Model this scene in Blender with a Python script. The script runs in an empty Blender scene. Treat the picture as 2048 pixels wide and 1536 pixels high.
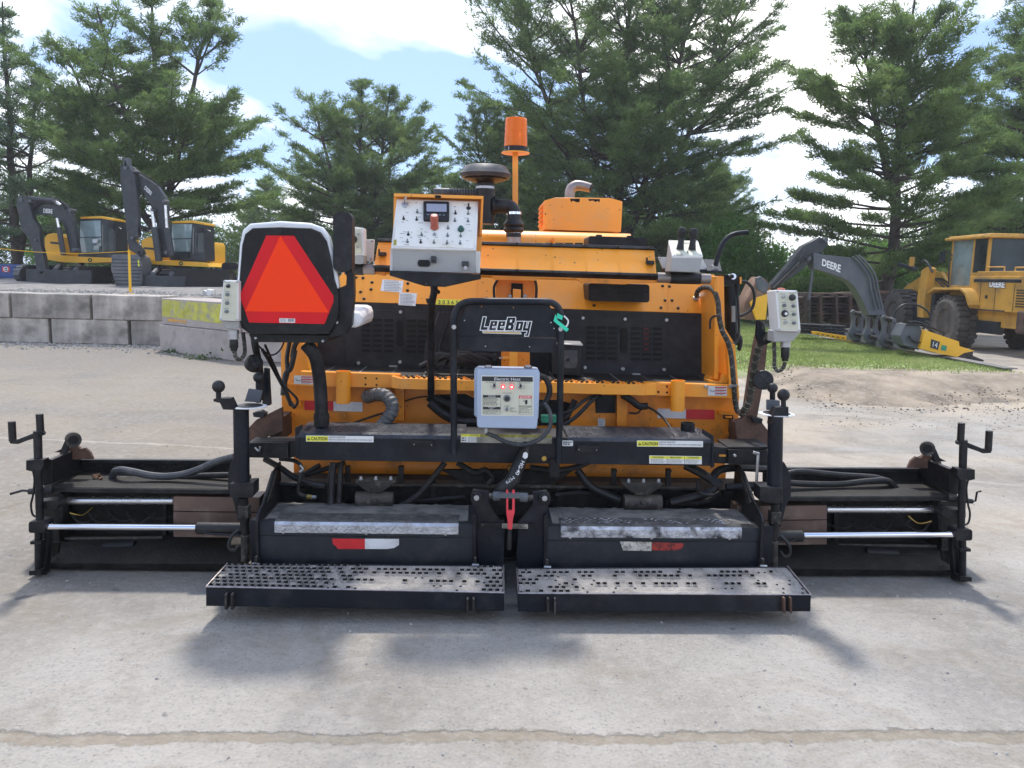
import bpy, bmesh, math, random
import numpy as np
from mathutils import Vector, Matrix
from mathutils.geometry import tessellate_polygon
R = math.radians
SC = bpy.context.scene
COL = SC.collection
# ---------------------------------------------------------------- camera
FPX = 1593.0                       # focal length in photo pixels (2048 wide)
PITCH, ROLL, CAMH = R(7.7), R(1.3), 1.55
cam_d = bpy.data.cameras.new('camera'); cam = bpy.data.objects.new('camera', cam_d); COL.objects.link(cam)
cam_d.sensor_width = 36.0; cam_d.lens = 36.0 * FPX / 2048.0
cam_d.clip_start = 0.05; cam_d.clip_end = 2000
CP = Vector((0, 0, CAMH))
fwd = Vector((0, math.cos(PITCH), -math.sin(PITCH)))
r0 = Vector((1, 0, 0)); u0 = r0.cross(fwd)
rt = r0 * math.cos(ROLL) + u0 * math.sin(ROLL)
up = u0 * math.cos(ROLL) - r0 * math.sin(ROLL)
M = Matrix((rt, up, -fwd)).transposed().to_4x4(); M.translation = CP
cam.matrix_world = M
SC.camera = cam
SC.view_settings.view_transform = 'Standard'; SC.view_settings.look = 'None'
SC.view_settings.exposure = 0.92; SC.view_settings.gamma = 1.0
SC.cycles.max_bounces = 6; SC.cycles.transparent_max_bounces = 6
# ---------------------------------------------------------------- sun and sky
SUN_EL = R(60); SUN_AZ = math.atan2(-0.12, 1.0)     # compass angle from +Y, towards +X
sv = Vector((math.sin(SUN_AZ) * math.cos(SUN_EL), math.cos(SUN_AZ) * math.cos(SUN_EL), math.sin(SUN_EL)))
sd = bpy.data.lights.new('sun', 'SUN'); sd.energy = 2.3; sd.angle = R(4.5); sd.color = (1, .96, .90)
so = bpy.data.objects.new('sun', sd); COL.objects.link(so); so.location = (0, 0, 30)
so.rotation_euler = sv.to_track_quat('Z', 'Y').to_euler()
W = bpy.data.worlds.new('World'); SC.world = W; W.use_nodes = True
nt = W.node_tree; nt.nodes.clear(); N = nt.nodes.new; Lk = nt.links.new
out = N('ShaderNodeOutputWorld'); bg = N('ShaderNodeBackground'); bg.inputs[1].default_value = 0.15
sky = N('ShaderNodeTexSky'); sky.sky_type = 'NISHITA'; sky.sun_disc = False
sky.sun_elevation = SUN_EL; sky.sun_rotation = SUN_AZ; sky.air_density = 1.0; sky.dust_density = 0.6; sky.ozone_density = 2.0
tc = N('ShaderNodeTexCoord'); sp = N('ShaderNodeSeparateXYZ'); Lk(tc.outputs['Generated'], sp.inputs[0])
def wmath(op, a, b=None, c=None):
    n = N('ShaderNodeMath'); n.operation = op
    for i, v in enumerate((a, b, c)):
        if v is None: continue
        if isinstance(v, (int, float)): n.inputs[i].default_value = v
        else: Lk(v, n.inputs[i])
    return n.outputs[0]
dz = wmath('MAXIMUM', wmath('ADD', sp.outputs[2], 0.30), 0.05)
cx = wmath('DIVIDE', sp.outputs[0], dz); cy = wmath('DIVIDE', sp.outputs[1], dz)
cb = N('ShaderNodeCombineXYZ'); Lk(cx, cb.inputs[0]); Lk(cy, cb.inputs[1]); cb.inputs[2].default_value = 3.1
n1 = N('ShaderNodeTexNoise'); n1.inputs['Scale'].default_value = 1.15; n1.inputs['Detail'].default_value = 7; n1.inputs['Roughness'].default_value = .5
n1.inputs['Distortion'].default_value = .25
mp = N('ShaderNodeMapping'); mp.inputs['Location'].default_value = (2.2, 5.2, 0); Lk(cb.outputs[0], mp.inputs[0]); Lk(mp.outputs[0], n1.inputs['Vector'])
rp = N('ShaderNodeValToRGB'); rp.color_ramp.elements[0].position = .46; rp.color_ramp.elements[1].position = .60
rp.color_ramp.elements[0].color = (0, 0, 0, 1); rp.color_ramp.elements[1].color = (1, 1, 1, 1)
Lk(n1.outputs[0], rp.inputs[0])
n2 = N('ShaderNodeTexNoise'); n2.inputs['Scale'].default_value = 2.2; n2.inputs['Detail'].default_value = 4; Lk(mp.outputs[0], n2.inputs['Vector'])
rp2 = N('ShaderNodeValToRGB'); e = rp2.color_ramp.elements
e[0].position = .36; e[0].color = (4.6, 4.8, 5.2, 1); e[1].position = .62; e[1].color = (11.6, 11.4, 11.0, 1)
Lk(n2.outputs[0], rp2.inputs[0])
sk = N('ShaderNodeMix'); sk.data_type = 'RGBA'; sk.blend_type = 'MIX'
sb = N('ShaderNodeMix'); sb.data_type = 'RGBA'; sb.inputs[0].default_value = .72; Lk(sky.outputs[0], sb.inputs[6]); sb.inputs[7].default_value = (1.35, 2.1, 3.9, 1)
Lk(rp.outputs[0], sk.inputs[0]); Lk(sb.outputs[2], sk.inputs[6]); Lk(rp2.outputs[0], sk.inputs[7])
Lk(sk.outputs[2], bg.inputs[0]); Lk(bg.outputs[0], out.inputs[0])

# ---------------------------------------------------------------- frames: photo pixel + distance -> point
class Frame:
    def __init__(s, yaw=0.0, piv=(0, 0, 0)):
        s.R = Matrix.Rotation(yaw, 3, 'Z'); s.p = Vector(piv); s.yaw = yaw
        s.Ri = s.R.transposed(); s.o = s.Ri @ (CP - s.p) + s.p
    def ray(s, px, py):
        d = rt * ((px - 1024) / FPX) + up * ((768 - py) / FPX) + fwd
        return s.Ri @ d
    def world(s, k): return s.R @ (Vector(k) - s.p) + s.p
KF = Frame(R(2.3), (0, 4, 0)); WF = Frame()
class PL:
    """A plane in a frame: y = const, or through three (px,py,y) points."""
    def __init__(s, F, y=None, pts=None):
        s.F = F
        if pts is None: s.p = Vector((0, y, 0)); s.n = Vector((0, -1, 0))
        else:
            q = [PL(F, c).at(a, b) for a, b, c in pts]
            s.p = q[0]; s.n = (q[1] - q[0]).cross(q[2] - q[0]).normalized()
            if s.n.dot(q[0] - F.o) > 0: s.n = -s.n
    def at(s, px, py, off=0.0):
        d = s.F.ray(px, py); p = s.p + s.n * off
        return s.F.o + d * ((p - s.F.o).dot(s.n) / d.dot(s.n))
def K(y): return PL(KF, y)
def Wp(y): return PL(WF, y)
def gnd(px, py, z=0.0):
    d = WF.ray(px, py); return CP + d * ((z - CAMH) / d.z)

# ---------------------------------------------------------------- materials
MATS = {}
def mat(name, col, rough=.5, metal=0., var=.12, scale=6., dust=None, dustamt=0., dscale=9., bump=0., bscale=60., spec=.5, emit=None, trans=0., coat=0., updust=0., dthr=.5, streak=False, specks=0.):
    m = bpy.data.materials.new(name); m.use_nodes = True; t = m.node_tree; b = t.nodes['Principled BSDF']
    N = t.nodes.new; L = t.links.new
    b.inputs['Roughness'].default_value = rough; b.inputs['Metallic'].default_value = metal
    b.inputs['Specular IOR Level'].default_value = spec; b.inputs['Coat Weight'].default_value = coat
    c = Vector(col[:3])
    tc = N('ShaderNodeTexCoord'); n = N('ShaderNodeTexNoise'); n.inputs['Scale'].default_value = scale; n.inputs['Detail'].default_value = 5
    if streak:
        mpn = N('ShaderNodeMapping'); mpn.inputs['Scale'].default_value = (1, 1, .12); L(tc.outputs['Object'], mpn.inputs[0]); L(mpn.outputs[0], n.inputs[0])
    else: L(tc.outputs['Object'], n.inputs['Vector'])
    r = N('ShaderNodeValToRGB'); r.color_ramp.elements[0].position = .3; r.color_ramp.elements[1].position = .7
    r.color_ramp.elements[0].color = (*(c * (1 - var)), 1); r.color_ramp.elements[1].color = (*[min(1, v) for v in c * (1 + var)], 1)
    L(n.outputs[0], r.inputs[0]); cout = r.outputs[0]
    if dust is not None:
        n2 = N('ShaderNodeTexNoise'); n2.inputs['Scale'].default_value = dscale; n2.inputs['Detail'].default_value = 8; n2.inputs['Roughness'].default_value = .65
        L(tc.outputs['Object'], n2.inputs['Vector'])
        r2 = N('ShaderNodeValToRGB'); r2.color_ramp.elements[0].position = dthr; r2.color_ramp.elements[1].position = dthr + .2
        r2.color_ramp.elements[0].color = (0, 0, 0, 1); r2.color_ramp.elements[1].color = (1, 1, 1, 1)
        L(n2.outputs[0], r2.inputs[0])
        f = N('ShaderNodeMath'); f.operation = 'MULTIPLY'; f.inputs[1].default_value = dustamt; L(r2.outputs[0], f.inputs[0]); fo = f.outputs[0]
        if updust:
            g = N('ShaderNodeNewGeometry'); s = N('ShaderNodeSeparateXYZ'); L(g.outputs['Normal'], s.inputs[0])
            q = N('ShaderNodeMath'); q.operation = 'MULTIPLY_ADD'; q.use_clamp = True
            mm = N('ShaderNodeMath'); mm.operation = 'MAXIMUM'; mm.inputs[1].default_value = 0; L(s.outputs[2], mm.inputs[0])
            L(mm.outputs[0], q.inputs[0]); q.inputs[1].default_value = updust; L(fo, q.inputs[2]); fo = q.outputs[0]
        mx = N('ShaderNodeMix'); mx.data_type = 'RGBA'; L(fo, mx.inputs[0]); L(cout, mx.inputs[6]); mx.inputs[7].default_value = (*dust, 1)
        cout = mx.outputs[2]
        rr = N('ShaderNodeMath'); rr.operation = 'MULTIPLY_ADD'; rr.use_clamp = True; L(fo, rr.inputs[0]); rr.inputs[1].default_value = .85 - rough; rr.inputs[2].default_value = rough
        L(rr.outputs[0], b.inputs['Roughness'])
    if specks:
        for sc_, th, cl in ((38, .16, (.05, .035, .02)), (95, .13, (.04, .03, .02))):
            v = N('ShaderNodeTexVoronoi'); v.inputs['Scale'].default_value = sc_; v.inputs['Randomness'].default_value = 1; L(tc.outputs['Object'], v.inputs['Vector'])
            nn = N('ShaderNodeTexNoise'); nn.inputs['Scale'].default_value = 3.5; nn.inputs['Detail'].default_value = 4; L(tc.outputs['Object'], nn.inputs['Vector'])
            q1 = N('ShaderNodeMath'); q1.operation = 'MULTIPLY'; L(nn.outputs[0], q1.inputs[0]); q1.inputs[1].default_value = th * 2
            q2 = N('ShaderNodeMath'); q2.operation = 'LESS_THAN'; L(v.outputs['Distance'], q2.inputs[0]); L(q1.outputs[0], q2.inputs[1])
            s3 = N('ShaderNodeSeparateColor'); L(v.outputs['Color'], s3.inputs[0]); q4 = N('ShaderNodeMath'); q4.operation = 'LESS_THAN'; L(s3.outputs[0], q4.inputs[0]); q4.inputs[1].default_value = specks * .35
            q3 = N('ShaderNodeMath'); q3.operation = 'MULTIPLY'; L(q2.outputs[0], q3.inputs[0]); L(q4.outputs[0], q3.inputs[1]); q5 = N('ShaderNodeMath'); q5.operation = 'MULTIPLY'; L(q3.outputs[0], q5.inputs[0]); q5.inputs[1].default_value = .75
            mxs = N('ShaderNodeMix'); mxs.data_type = 'RGBA'; L(q5.outputs[0], mxs.inputs[0]); L(cout, mxs.inputs[6]); mxs.inputs[7].default_value = (*cl, 1); cout = mxs.outputs[2]
    if streak:
        oi = N('ShaderNodeObjectInfo'); hv = N('ShaderNodeHueSaturation'); mr = N('ShaderNodeMapRange'); L(oi.outputs['Random'], mr.inputs[0]); mr.inputs[3].default_value = .74; mr.inputs[4].default_value = 1.22; L(mr.outputs[0], hv.inputs['Value']); L(cout, hv.inputs['Color']); cout = hv.outputs[0]
    L(cout, b.inputs['Base Color'])
    if bump:
        n3 = N('ShaderNodeTexNoise'); n3.inputs['Scale'].default_value = bscale; n3.inputs['Detail'].default_value = 4; L(tc.outputs['Object'], n3.inputs['Vector'])
        bp = N('ShaderNodeBump'); bp.inputs['Strength'].default_value = bump; bp.inputs['Distance'].default_value = .01
        L(n3.outputs[0], bp.inputs['Height']); L(bp.outputs[0], b.inputs['Normal'])
    if emit: b.inputs['Emission Color'].default_value = (*emit[:3], 1); b.inputs['Emission Strength'].default_value = emit[3]
    if trans: b.inputs['Transmission Weight'].default_value = trans; b.inputs['IOR'].default_value = 1.25
    MATS[name] = m; return m
DUST = (.33, .30, .26); GR = (.12, .11, .10)
mat('orange', (.92, .345, .022), .38, var=.07, scale=4, specks=.35, dust=(.55, .40, .22), dustamt=.28, dscale=5, coat=.15, bump=.05, bscale=12)
mat('orange_dirty', (.78, .25, .012), .42, var=.16, specks=.75, scale=6, dust=(.12, .07, .03), dustamt=.55, dscale=7, dthr=.54, bump=.05, bscale=15)
mat('black_paint', (.0058, .007, .0095), .42, var=.35, scale=14, spec=.27, dust=(.12, .11, .10), dustamt=.14, dscale=14, updust=.14, bump=.12, bscale=60, dthr=.45)
mat('black_blue', (.0055, .0080, .0135), .40, var=.4, scale=9, spec=.27, dust=(.13, .12, .11), dustamt=.16, dscale=8, updust=.22, bump=.1, bscale=50)
mat('black_tex', (.027, .028, .031), .5, var=.3, scale=20, spec=.3, dust=(.06, .057, .055), dustamt=.25, dscale=10, updust=.12, bump=.35, bscale=170)
mat('grimy_shaded', (.009, .008, .0075), .6, var=.5, scale=12, spec=.25, dust=(.07, .062, .05), dustamt=.3, dscale=16, updust=.22, bump=.6, bscale=70)  # grime, with the shade inside the screed extensions darkened into the colour
mat('cast_dirty', (.026, .024, .021), .62, var=.4, scale=20, spec=.3, dust=(.20, .18, .15), dustamt=.45, dscale=25, updust=.45, bump=.5, bscale=90)
mat('void', (.006, .006, .006), .8, var=.3)  # near-black that paints the darkness of slots and holes
mat('rubber', (.011, .011, .012), .46, var=.3, scale=25, spec=.35, dust=(.10, .095, .085), dustamt=.22, dscale=20, updust=.10, bump=.2)
mat('rubber_grey', (.035, .038, .044), .5, var=.2, scale=25, dust=(.2, .19, .17), dustamt=.3, dscale=18)
mat('crinkle', (.10, .098, .095), .5, var=.35, scale=40, bump=1.0, bscale=45)
mat('chrome', (.82, .82, .86), .10, metal=1., var=.05, scale=4, dust=(.35, .33, .3), dustamt=.10, dscale=16)
mat('chrome_dusty', (.72, .71, .70), .24, metal=.9, var=.1, scale=5, dust=(.38, .34, .30), dustamt=.55, dscale=12)
mat('steel', (.42, .42, .43), .35, metal=.8, var=.15, scale=20)
mat('tread', (.50, .50, .52), .38, metal=.75, var=.2, scale=18, dust=(.22, .20, .18), dustamt=.7, dscale=14, bump=.5, bscale=80)
mat('tread_dirty', (.50, .50, .52), .40, metal=.6, var=.3, scale=22, dust=(.04, .036, .032), dustamt=.95, dscale=14, bump=.6, bscale=80, dthr=.44)
mat('rusty', (.085, .045, .03), .7, var=.4, scale=9, dust=(.19, .10, .065), dustamt=.6, dscale=12, bump=.4, bscale=60)
mat('slide_brown', (.105, .062, .046), .45, var=.25, scale=7, dust=(.27, .20, .15), dustamt=.5, dscale=10, bump=.1)
mat('tread_black', (.030, .034, .044), .33, metal=.35, var=.4, scale=30, dust=(.14, .13, .12), dustamt=.4, dscale=18, bump=.5, bscale=90)
mat('dim_red', (.10, .012, .010), .6)
mat('tread_top', (.085, .082, .078), .6, metal=.2, var=.4, scale=22, dust=(.24, .225, .20), dustamt=.6, dscale=16, bump=.6, bscale=70)
mat('grip', (.25, .228, .205), .75, var=.35, scale=18, dust=(.36, .33, .295), dustamt=.75, dscale=7, bump=1.0, bscale=55, dthr=.42)
mat('grip_rim', (.22, .21, .20), .45, metal=.4, var=.4, scale=40, dust=(.30, .27, .24), dustamt=.6, dscale=20)
mat('grip_metal', (.07, .068, .065), .5, metal=.5, var=.4, scale=20, dust=(.3, .275, .25), dustamt=.6, dscale=9, bump=.7, bscale=50, dthr=.46)
mat('edge_bare', (.48, .42, .40), .35, metal=.8, var=.3, scale=30)
mat('cover_dust', (.12, .115, .105), .8, var=.3, scale=12, dust=(.26, .24, .21), dustamt=.75, dscale=6, bump=.8, bscale=55, dthr=.40)
mat('box_white', (.72, .71, .68), .42, var=.05, scale=5, dust=(.5, .46, .38), dustamt=.35, dscale=6)
mat('panel_white', (.78, .765, .70), .45, var=.05, scale=6, dust=(.58, .50, .36), dustamt=.45, dscale=9)
mat('box_grey', (.34, .335, .32), .5, var=.07, scale=6, bump=.15, bscale=220)
mat('box_bluegrey', (.37, .44, .55), .38, var=.06, scale=6, dust=(.3, .3, .3), dustamt=.25, dscale=9)
mat('cream', (.60, .59, .46), .5, var=.04, dust=(.45, .42, .32), dustamt=.3, dscale=15)
mat('seat_white', (.80, .80, .80), .42, var=.04)
mat('shell', (.009, .0085, .009), .45, spec=.3, var=.3, scale=14, bump=.4, bscale=220, dust=(.08, .075, .07), dustamt=.35, dscale=9)
mat('smv_red', (.66, .008, .014), .4, var=.05, scale=5, spec=.25)
mat('smv_orange', (1.0, .058, .012), .5, var=.03, scale=5, spec=.12)
mat('tape_red', (.62, .02, .025), .4, var=.12, scale=14, dust=(.08, .05, .04), dustamt=.3, dscale=14)
mat('tape_white', (.66, .66, .66), .4, var=.08, scale=14, dust=(.3, .25, .2), dustamt=.35, dscale=10)
mat('tape_red_worn', (.36, .03, .02), .6, var=.4, scale=24, dust=(.02, .02, .02), dustamt=1, dscale=34, dthr=.44)
mat('tape_white_worn', (.50, .47, .40), .6, var=.3, scale=24, dust=(.02, .02, .02), dustamt=1, dscale=34, dthr=.48)
mat('decal_white', (.72, .72, .70), .45, var=.04)
mat('decal_dirty', (.42, .40, .33), .6, var=.25, scale=20, dust=(.10, .09, .06), dustamt=.8, dscale=14, dthr=.42)
mat('decal_yellow', (.78, .74, .05), .45, var=.08)
mat('decal_yellow_dirty', (.40, .36, .05), .6, var=.3, scale=20, dust=(.10, .09, .06), dustamt=.8, dscale=14, dthr=.42)
mat('ink', (.02, .02, .022), .5, var=.05)
mat('ink_grey', (.24, .24, .22), .5, var=.1)
mat('ink_white', (.80, .80, .80), .45, var=.03)
mat('ink_red', (.60, .04, .04), .45, var=.03)
mat('gold', (.55, .36, .09), .4, var=.08)
mat('knob_black', (.02, .021, .024), .35, var=.15)
mat('knob_grey', (.16, .18, .19), .35, var=.15)
mat('knob_green', (.03, .10, .08), .3)
mat('knob_red', (.42, .10, .06), .5, var=.15, scale=40, dust=(.5, .25, .18), dustamt=.4, dscale=30)
mat('screen', (.30, .31, .38), .15, var=.03)
mat('lamp_red', (.9, .03, .03), .25, emit=(1, .05, .05, 0.9))
mat('lamp_core', (1, .8, .75), .25, emit=(1, .75, .7, 2.5))
mat('amber', (1.0, .21, .004), .22, var=.05, trans=.30, coat=.3)
mat('amber_dark', (.72, .07, .002), .2, var=.05, trans=.2)
mat('green_tape', (.03, .62, .38), .4, var=.05)
mat('green_clip', (.02, .26, .15), .5, var=.2, scale=30)
mat('handle_red', (.70, .045, .06), .45, var=.1, scale=20)
mat('exhaust', (.30, .26, .24), .42, metal=.7, var=.2, scale=12, dust=(.35, .26, .22), dustamt=.4, dscale=10)
mat('brass', (.45, .30, .08), .35, metal=.9)
mat('cable', (.03, .028, .02), .7, var=.3, scale=10)
mat('leaf_dead', (.16, .08, .04), .8, var=.2)
mat('concrete', (.43, .385, .335), .85, var=.40, scale=2.4, dust=(.17, .155, .13), dustamt=.85, dscale=2.2, dthr=.46, bump=.7, bscale=22, streak=True)
mat('concrete_smooth', (.40, .345, .31), .85, var=.22, scale=2, dust=(.21, .19, .165), dustamt=.7, dscale=4, bump=.6, bscale=26)  # pinker, less mottled concrete for the projecting wall
mat('yellow_worn', (.50, .48, .07), .7, var=.25, scale=5, dust=(.33, .31, .28), dustamt=1, dscale=5.5, dthr=.49, bump=.5, bscale=30)
mat('orange_worn', (.60, .30, .05), .7, var=.2, scale=5, dust=(.33, .31, .28), dustamt=1, dscale=8, dthr=.5, bump=.5, bscale=30)
mat('post_yellow', (.80, .46, .02), .5, var=.1)
mat('machine_yellow', (.85, .44, .02), .42, var=.1, scale=3, dust=(.3, .2, .1), dustamt=.25, dscale=3)
mat('loader_yellow', (.50, .27, .04), .6, var=.2, scale=1.6, specks=.6, dust=(.20, .13, .07), dustamt=.8, dscale=2.4, bump=.1, bscale=9)
mat('machine_black', (.020, .024, .031), .38, var=.25, scale=3, dust=(.11, .105, .10), dustamt=.35, dscale=4)
mat('attach_grey', (.085, .095, .112), .5, var=.2, scale=3, dust=(.16, .14, .12), dustamt=.5, dscale=3)
mat('bucket_grey', (.10, .105, .115), .55, var=.3, scale=3, dust=(.2, .18, .16), dustamt=.4, dscale=4)
mat('glass', (.030, .042, .044), .10, var=.6, scale=1.2, spec=.45)
mat('glass_light', (.22, .29, .29), .08, var=.5, scale=1.5, spec=.8, coat=.5)
mat('tyre', (.075, .066, .058), .85, var=.25, scale=6, dust=(.17, .14, .11), dustamt=.6, dscale=5, bump=.4, bscale=25)
mat('rim', (.075, .05, .035), .7, var=.3, scale=6)
mat('blue_truck', (.02, .06, .22), .4, var=.1)
mat('scrap', (.045, .027, .022), .8, var=.4, scale=3, dust=(.18, .09, .06), dustamt=.6, dscale=4)
mat('bucket_rust', (.16, .085, .05), .75, var=.3, scale=3, dust=(.28, .20, .14), dustamt=.6, dscale=3)
mat('steel_beam', (.16, .15, .14), .7, var=.2, scale=2, dust=(.22, .17, .13), dustamt=.5, dscale=3)
mat('bark', (.060, .046, .036), .9, var=.35, scale=5, bump=.6, bscale=18)
mat('bark_lit', (.11, .088, .07), .9, var=.35, scale=5, bump=.6, bscale=18)
mat('stone', (.36, .34, .31), .9, var=.3, scale=9)

def leafmat(name, c1, c2, c3):
    m = bpy.data.materials.new(name); m.use_nodes = True; t = m.node_tree; t.nodes.clear(); N = t.nodes.new; L = t.links.new
    o = N('ShaderNodeOutputMaterial'); mx = N('ShaderNodeMixShader'); mx.inputs[0].default_value = .55
    d = N('ShaderNodeBsdfPrincipled'); d.inputs['Roughness'].default_value = .55; d.inputs['Specular IOR Level'].default_value = .35
    tr = N('ShaderNodeBsdfTranslucent')
    tc = N('ShaderNodeTexCoord'); n = N('ShaderNodeTexNoise'); n.inputs['Scale'].default_value = .9; n.inputs['Detail'].default_value = 6
    n.inputs['Roughness'].default_value = .7
    L(tc.outputs['Object'], n.inputs['Vector']); r = N('ShaderNodeValToRGB')
    r.color_ramp.elements[0].position = .32; r.color_ramp.elements[0].color = (*c1, 1)
    r.color_ramp.elements[1].position = .68; r.color_ramp.elements[1].color = (*c3, 1)
    q = r.color_ramp.elements.new(.5); q.color = (*c2, 1)
    L(n.outputs[0], r.inputs[0]); L(r.outputs[0], d.inputs['Base Color']); L(r.outputs[0], tr.inputs[0])
    L(d.outputs[0], mx.inputs[1]); L(tr.outputs[0], mx.inputs[2]); L(mx.outputs[0], o.inputs[0]); MATS[name] = m
leafmat('needles', (.080, .135, .045), (.135, .215, .062), (.220, .315, .098))
leafmat('needles_blue', (.082, .136, .068), (.132, .205, .098), (.205, .295, .138))
leafmat('needles_warm', (.090, .148, .048), (.152, .235, .068), (.245, .335, .108))
leafmat('leaves', (.06, .13, .025), (.10, .22, .04), (.17, .34, .06))
leafmat('leaves_dark', (.05, .088, .03), (.085, .14, .045), (.135, .21, .06))
leafmat('grass_blade', (.17, .22, .075), (.25, .31, .10), (.36, .38, .17))

# ---------------------------------------------------------------- mesh builder
ORG = [Vector((0, 0, 0)), None]      # origin in the current frame
def smooth_path(pts, sub=6):
    P = [Vector(p) for p in pts]
    if len(P) < 3: return P
    o = []
    for i in range(len(P) - 1):
        a = P[max(i - 1, 0)]; b = P[i]; c = P[i + 1]; d = P[min(i + 2, len(P) - 1)]
        for k in range(sub):
            t = k / sub
            o.append(.5 * ((2 * b) + (c - a) * t + (2 * a - 5 * b + 4 * c - d) * t * t + (3 * b - a - 3 * c + d) * t ** 3))
    o.append(P[-1]); return o
class MB:
    def __init__(s): s.v = []; s.f = []; s.m = []; s.ms = []
    def mi(s, n):
        if n not in s.ms: s.ms.append(n)
        return s.ms.index(n)
    def add(s, vs, fs, m):
        b = len(s.v); s.v += [tuple(v) for v in vs]; s.f += [tuple(b + i for i in f) for f in fs]; k = s.mi(m); s.m += [k] * len(fs); return s
    def loft(s, A, B, m):
        n = len(A); A = [Vector(a) for a in A]; B = [Vector(b) for b in B]
        tri = tessellate_polygon([A]); fs = []
        nn = Vector((0, 0, 0))
        for i in range(n): nn += A[i].cross(A[(i + 1) % n])
        flip = nn.dot(B[0] - A[0]) > 0
        for t in tri:
            a, b, c = t; q = (A[b] - A[a]).cross(A[c] - A[a])
            if q.dot(B[0] - A[0]) > 0: a, c = c, a
            fs.append((a, b, c)); fs.append((c + n, b + n, a + n))
        for i in range(n):
            j = (i + 1) % n
            fs.append((i, i + n, j + n, j) if not flip else (i, j, j + n, i + n))
        # orient the sides outwards
        return s.add(A + B, fs, m)
    def ext(s, pl, poly, d0, d1, m):
        """photo-pixel polygon on plane pl, from d0 to d1 behind the plane (negative = towards camera)"""
        A = [pl.at(x, y) for x, y in poly]
        return s.loft([a - pl.n * d0 for a in A], [a - pl.n * d1 for a in A], m)
    def rect(s, pl, x0, y0, x1, y1, d0, d1, m, sl=.022):
        d = sl * (x1 - x0)
        return s.ext(pl, [(x0, y0), (x1, y0 + d), (x1, y1 + d), (x0, y1)], d0, d1, m)
    def rrect(s, pl, x0, y0, x1, y1, r, d0, d1, m, sl=.022, n=4):
        p = []
        for cx, cy, a0 in ((x1 - r, y0 + r, -90), (x1 - r, y1 - r, 0), (x0 + r, y1 - r, 90), (x0 + r, y0 + r, 180)):
            for k in range(n + 1):
                a = R(a0 + 90 * k / n); X = cx + r * math.cos(a); p.append((X, cy + r * math.sin(a) + sl * (X - x0)))
        return s.ext(pl, p, d0, d1, m)
    def disc(s, pl, x, y, r, d0, d1, m, n=14, r2=None):
        """cylinder on a plane; r in photo px"""
        c = pl.at(x, y); rr = (pl.at(x + r, y) - c).length
        rb = rr if r2 is None else (pl.at(x + r2, y) - c).length
        return s.cyl(c - pl.n * d0, c - pl.n * d1, rb, rr, m, n)
    def box(s, a, b, m):
        (x0, y0, z0), (x1, y1, z1) = a, b
        return s.loft([(x0, y0, z0), (x1, y0, z0), (x1, y0, z1), (x0, y0, z1)], [(x0, y1, z0), (x1, y1, z0), (x1, y1, z1), (x0, y1, z1)], m)
    def obox(s, c, sx, sy, sz, rot, m):
        Rm = rot if isinstance(rot, Matrix) else Matrix.Rotation(rot, 3, 'Z')
        c = Vector(c); q = lambda x, y, z: c + Rm @ Vector((x * sx / 2, y * sy / 2, z * sz / 2))
        return s.loft([q(-1, -1, -1), q(1, -1, -1), q(1, -1, 1), q(-1, -1, 1)], [q(-1, 1, -1), q(1, 1, -1), q(1, 1, 1), q(-1, 1, 1)], m)
    def tube(s, pts, r, m, n=10, sub=6, sm=True, caps=True):
        P = smooth_path(pts, sub) if sm else [Vector(p) for p in pts]
        rs = [r] * len(P) if isinstance(r, (int, float)) else [np.interp(i / (len(P) - 1), np.linspace(0, 1, len(r)), r) for i in range(len(P))]
        T = [(P[min(i + 1, len(P) - 1)] - P[max(i - 1, 0)]).normalized() for i in range(len(P))]
        u = T[0].orthogonal().normalized(); vs = []
        for i, p in enumerate(P):
            u = (u - T[i] * u.dot(T[i])); u = u.normalized() if u.length > 1e-6 else T[i].orthogonal().normalized()
            w = T[i].cross(u)
            for k in range(n):
                a = 2 * math.pi * k / n; vs.append(p + (u * math.cos(a) + w * math.sin(a)) * rs[i])
        fs = [(i * n + k, i * n + (k + 1) % n, (i + 1) * n + (k + 1) % n, (i + 1) * n + k) for i in range(len(P) - 1) for k in range(n)]
        if caps: fs += [tuple(range(n - 1, -1, -1)), tuple((len(P) - 1) * n + k for k in range(n))]
        return s.add(vs, fs, m)
    def cyl(s, a, b, ra, rb, m, n=16): return s.tube([a, b], [ra, rb], m, n=n, sm=False)
    def lathe(s, o, ax, prof, m, n=28):
        """prof: list of (radius, height along ax)"""
        o = Vector(o); ax = Vector(ax).normalized(); u = ax.orthogonal().normalized(); w = ax.cross(u); vs = []
        for r, h in prof:
            for k in range(n):
                a = 2 * math.pi * k / n; vs.append(o + ax * h + (u * math.cos(a) + w * math.sin(a)) * max(r, 1e-5))
        fs = [(i * n + k, i * n + (k + 1) % n, (i + 1) * n + (k + 1) % n, (i + 1) * n + k) for i in range(len(prof) - 1) for k in range(n)]
        fs += [tuple(range(n - 1, -1, -1)), tuple((len(prof) - 1) * n + k for k in range(n))]
        return s.add(vs, fs, m)
    def sphere(s, c, r, m, n=16):
        return s.lathe(Vector(c), (0, 0, 1), [(r * math.sin(math.pi * i / 10), -r * math.cos(math.pi * i / 10)) for i in range(11)], m, n)
    def text(s, pl, txt, quad, m, off=.0015, shear=0, bold=0, flat=True):
        """lettering on a plane: quad = 4 photo px corners (tl,tr,br,bl)"""
        vs, fs = glyphs(txt, shear, bold)
        tl, tr, br, bl = [pl.at(x, y, off) for x, y in quad]
        o = []
        for a, b in vs: o.append((bl * (1 - a) + br * a) * (1 - b) + (tl * (1 - a) + tr * a) * b)
        return s.add(o, fs, m)
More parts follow.
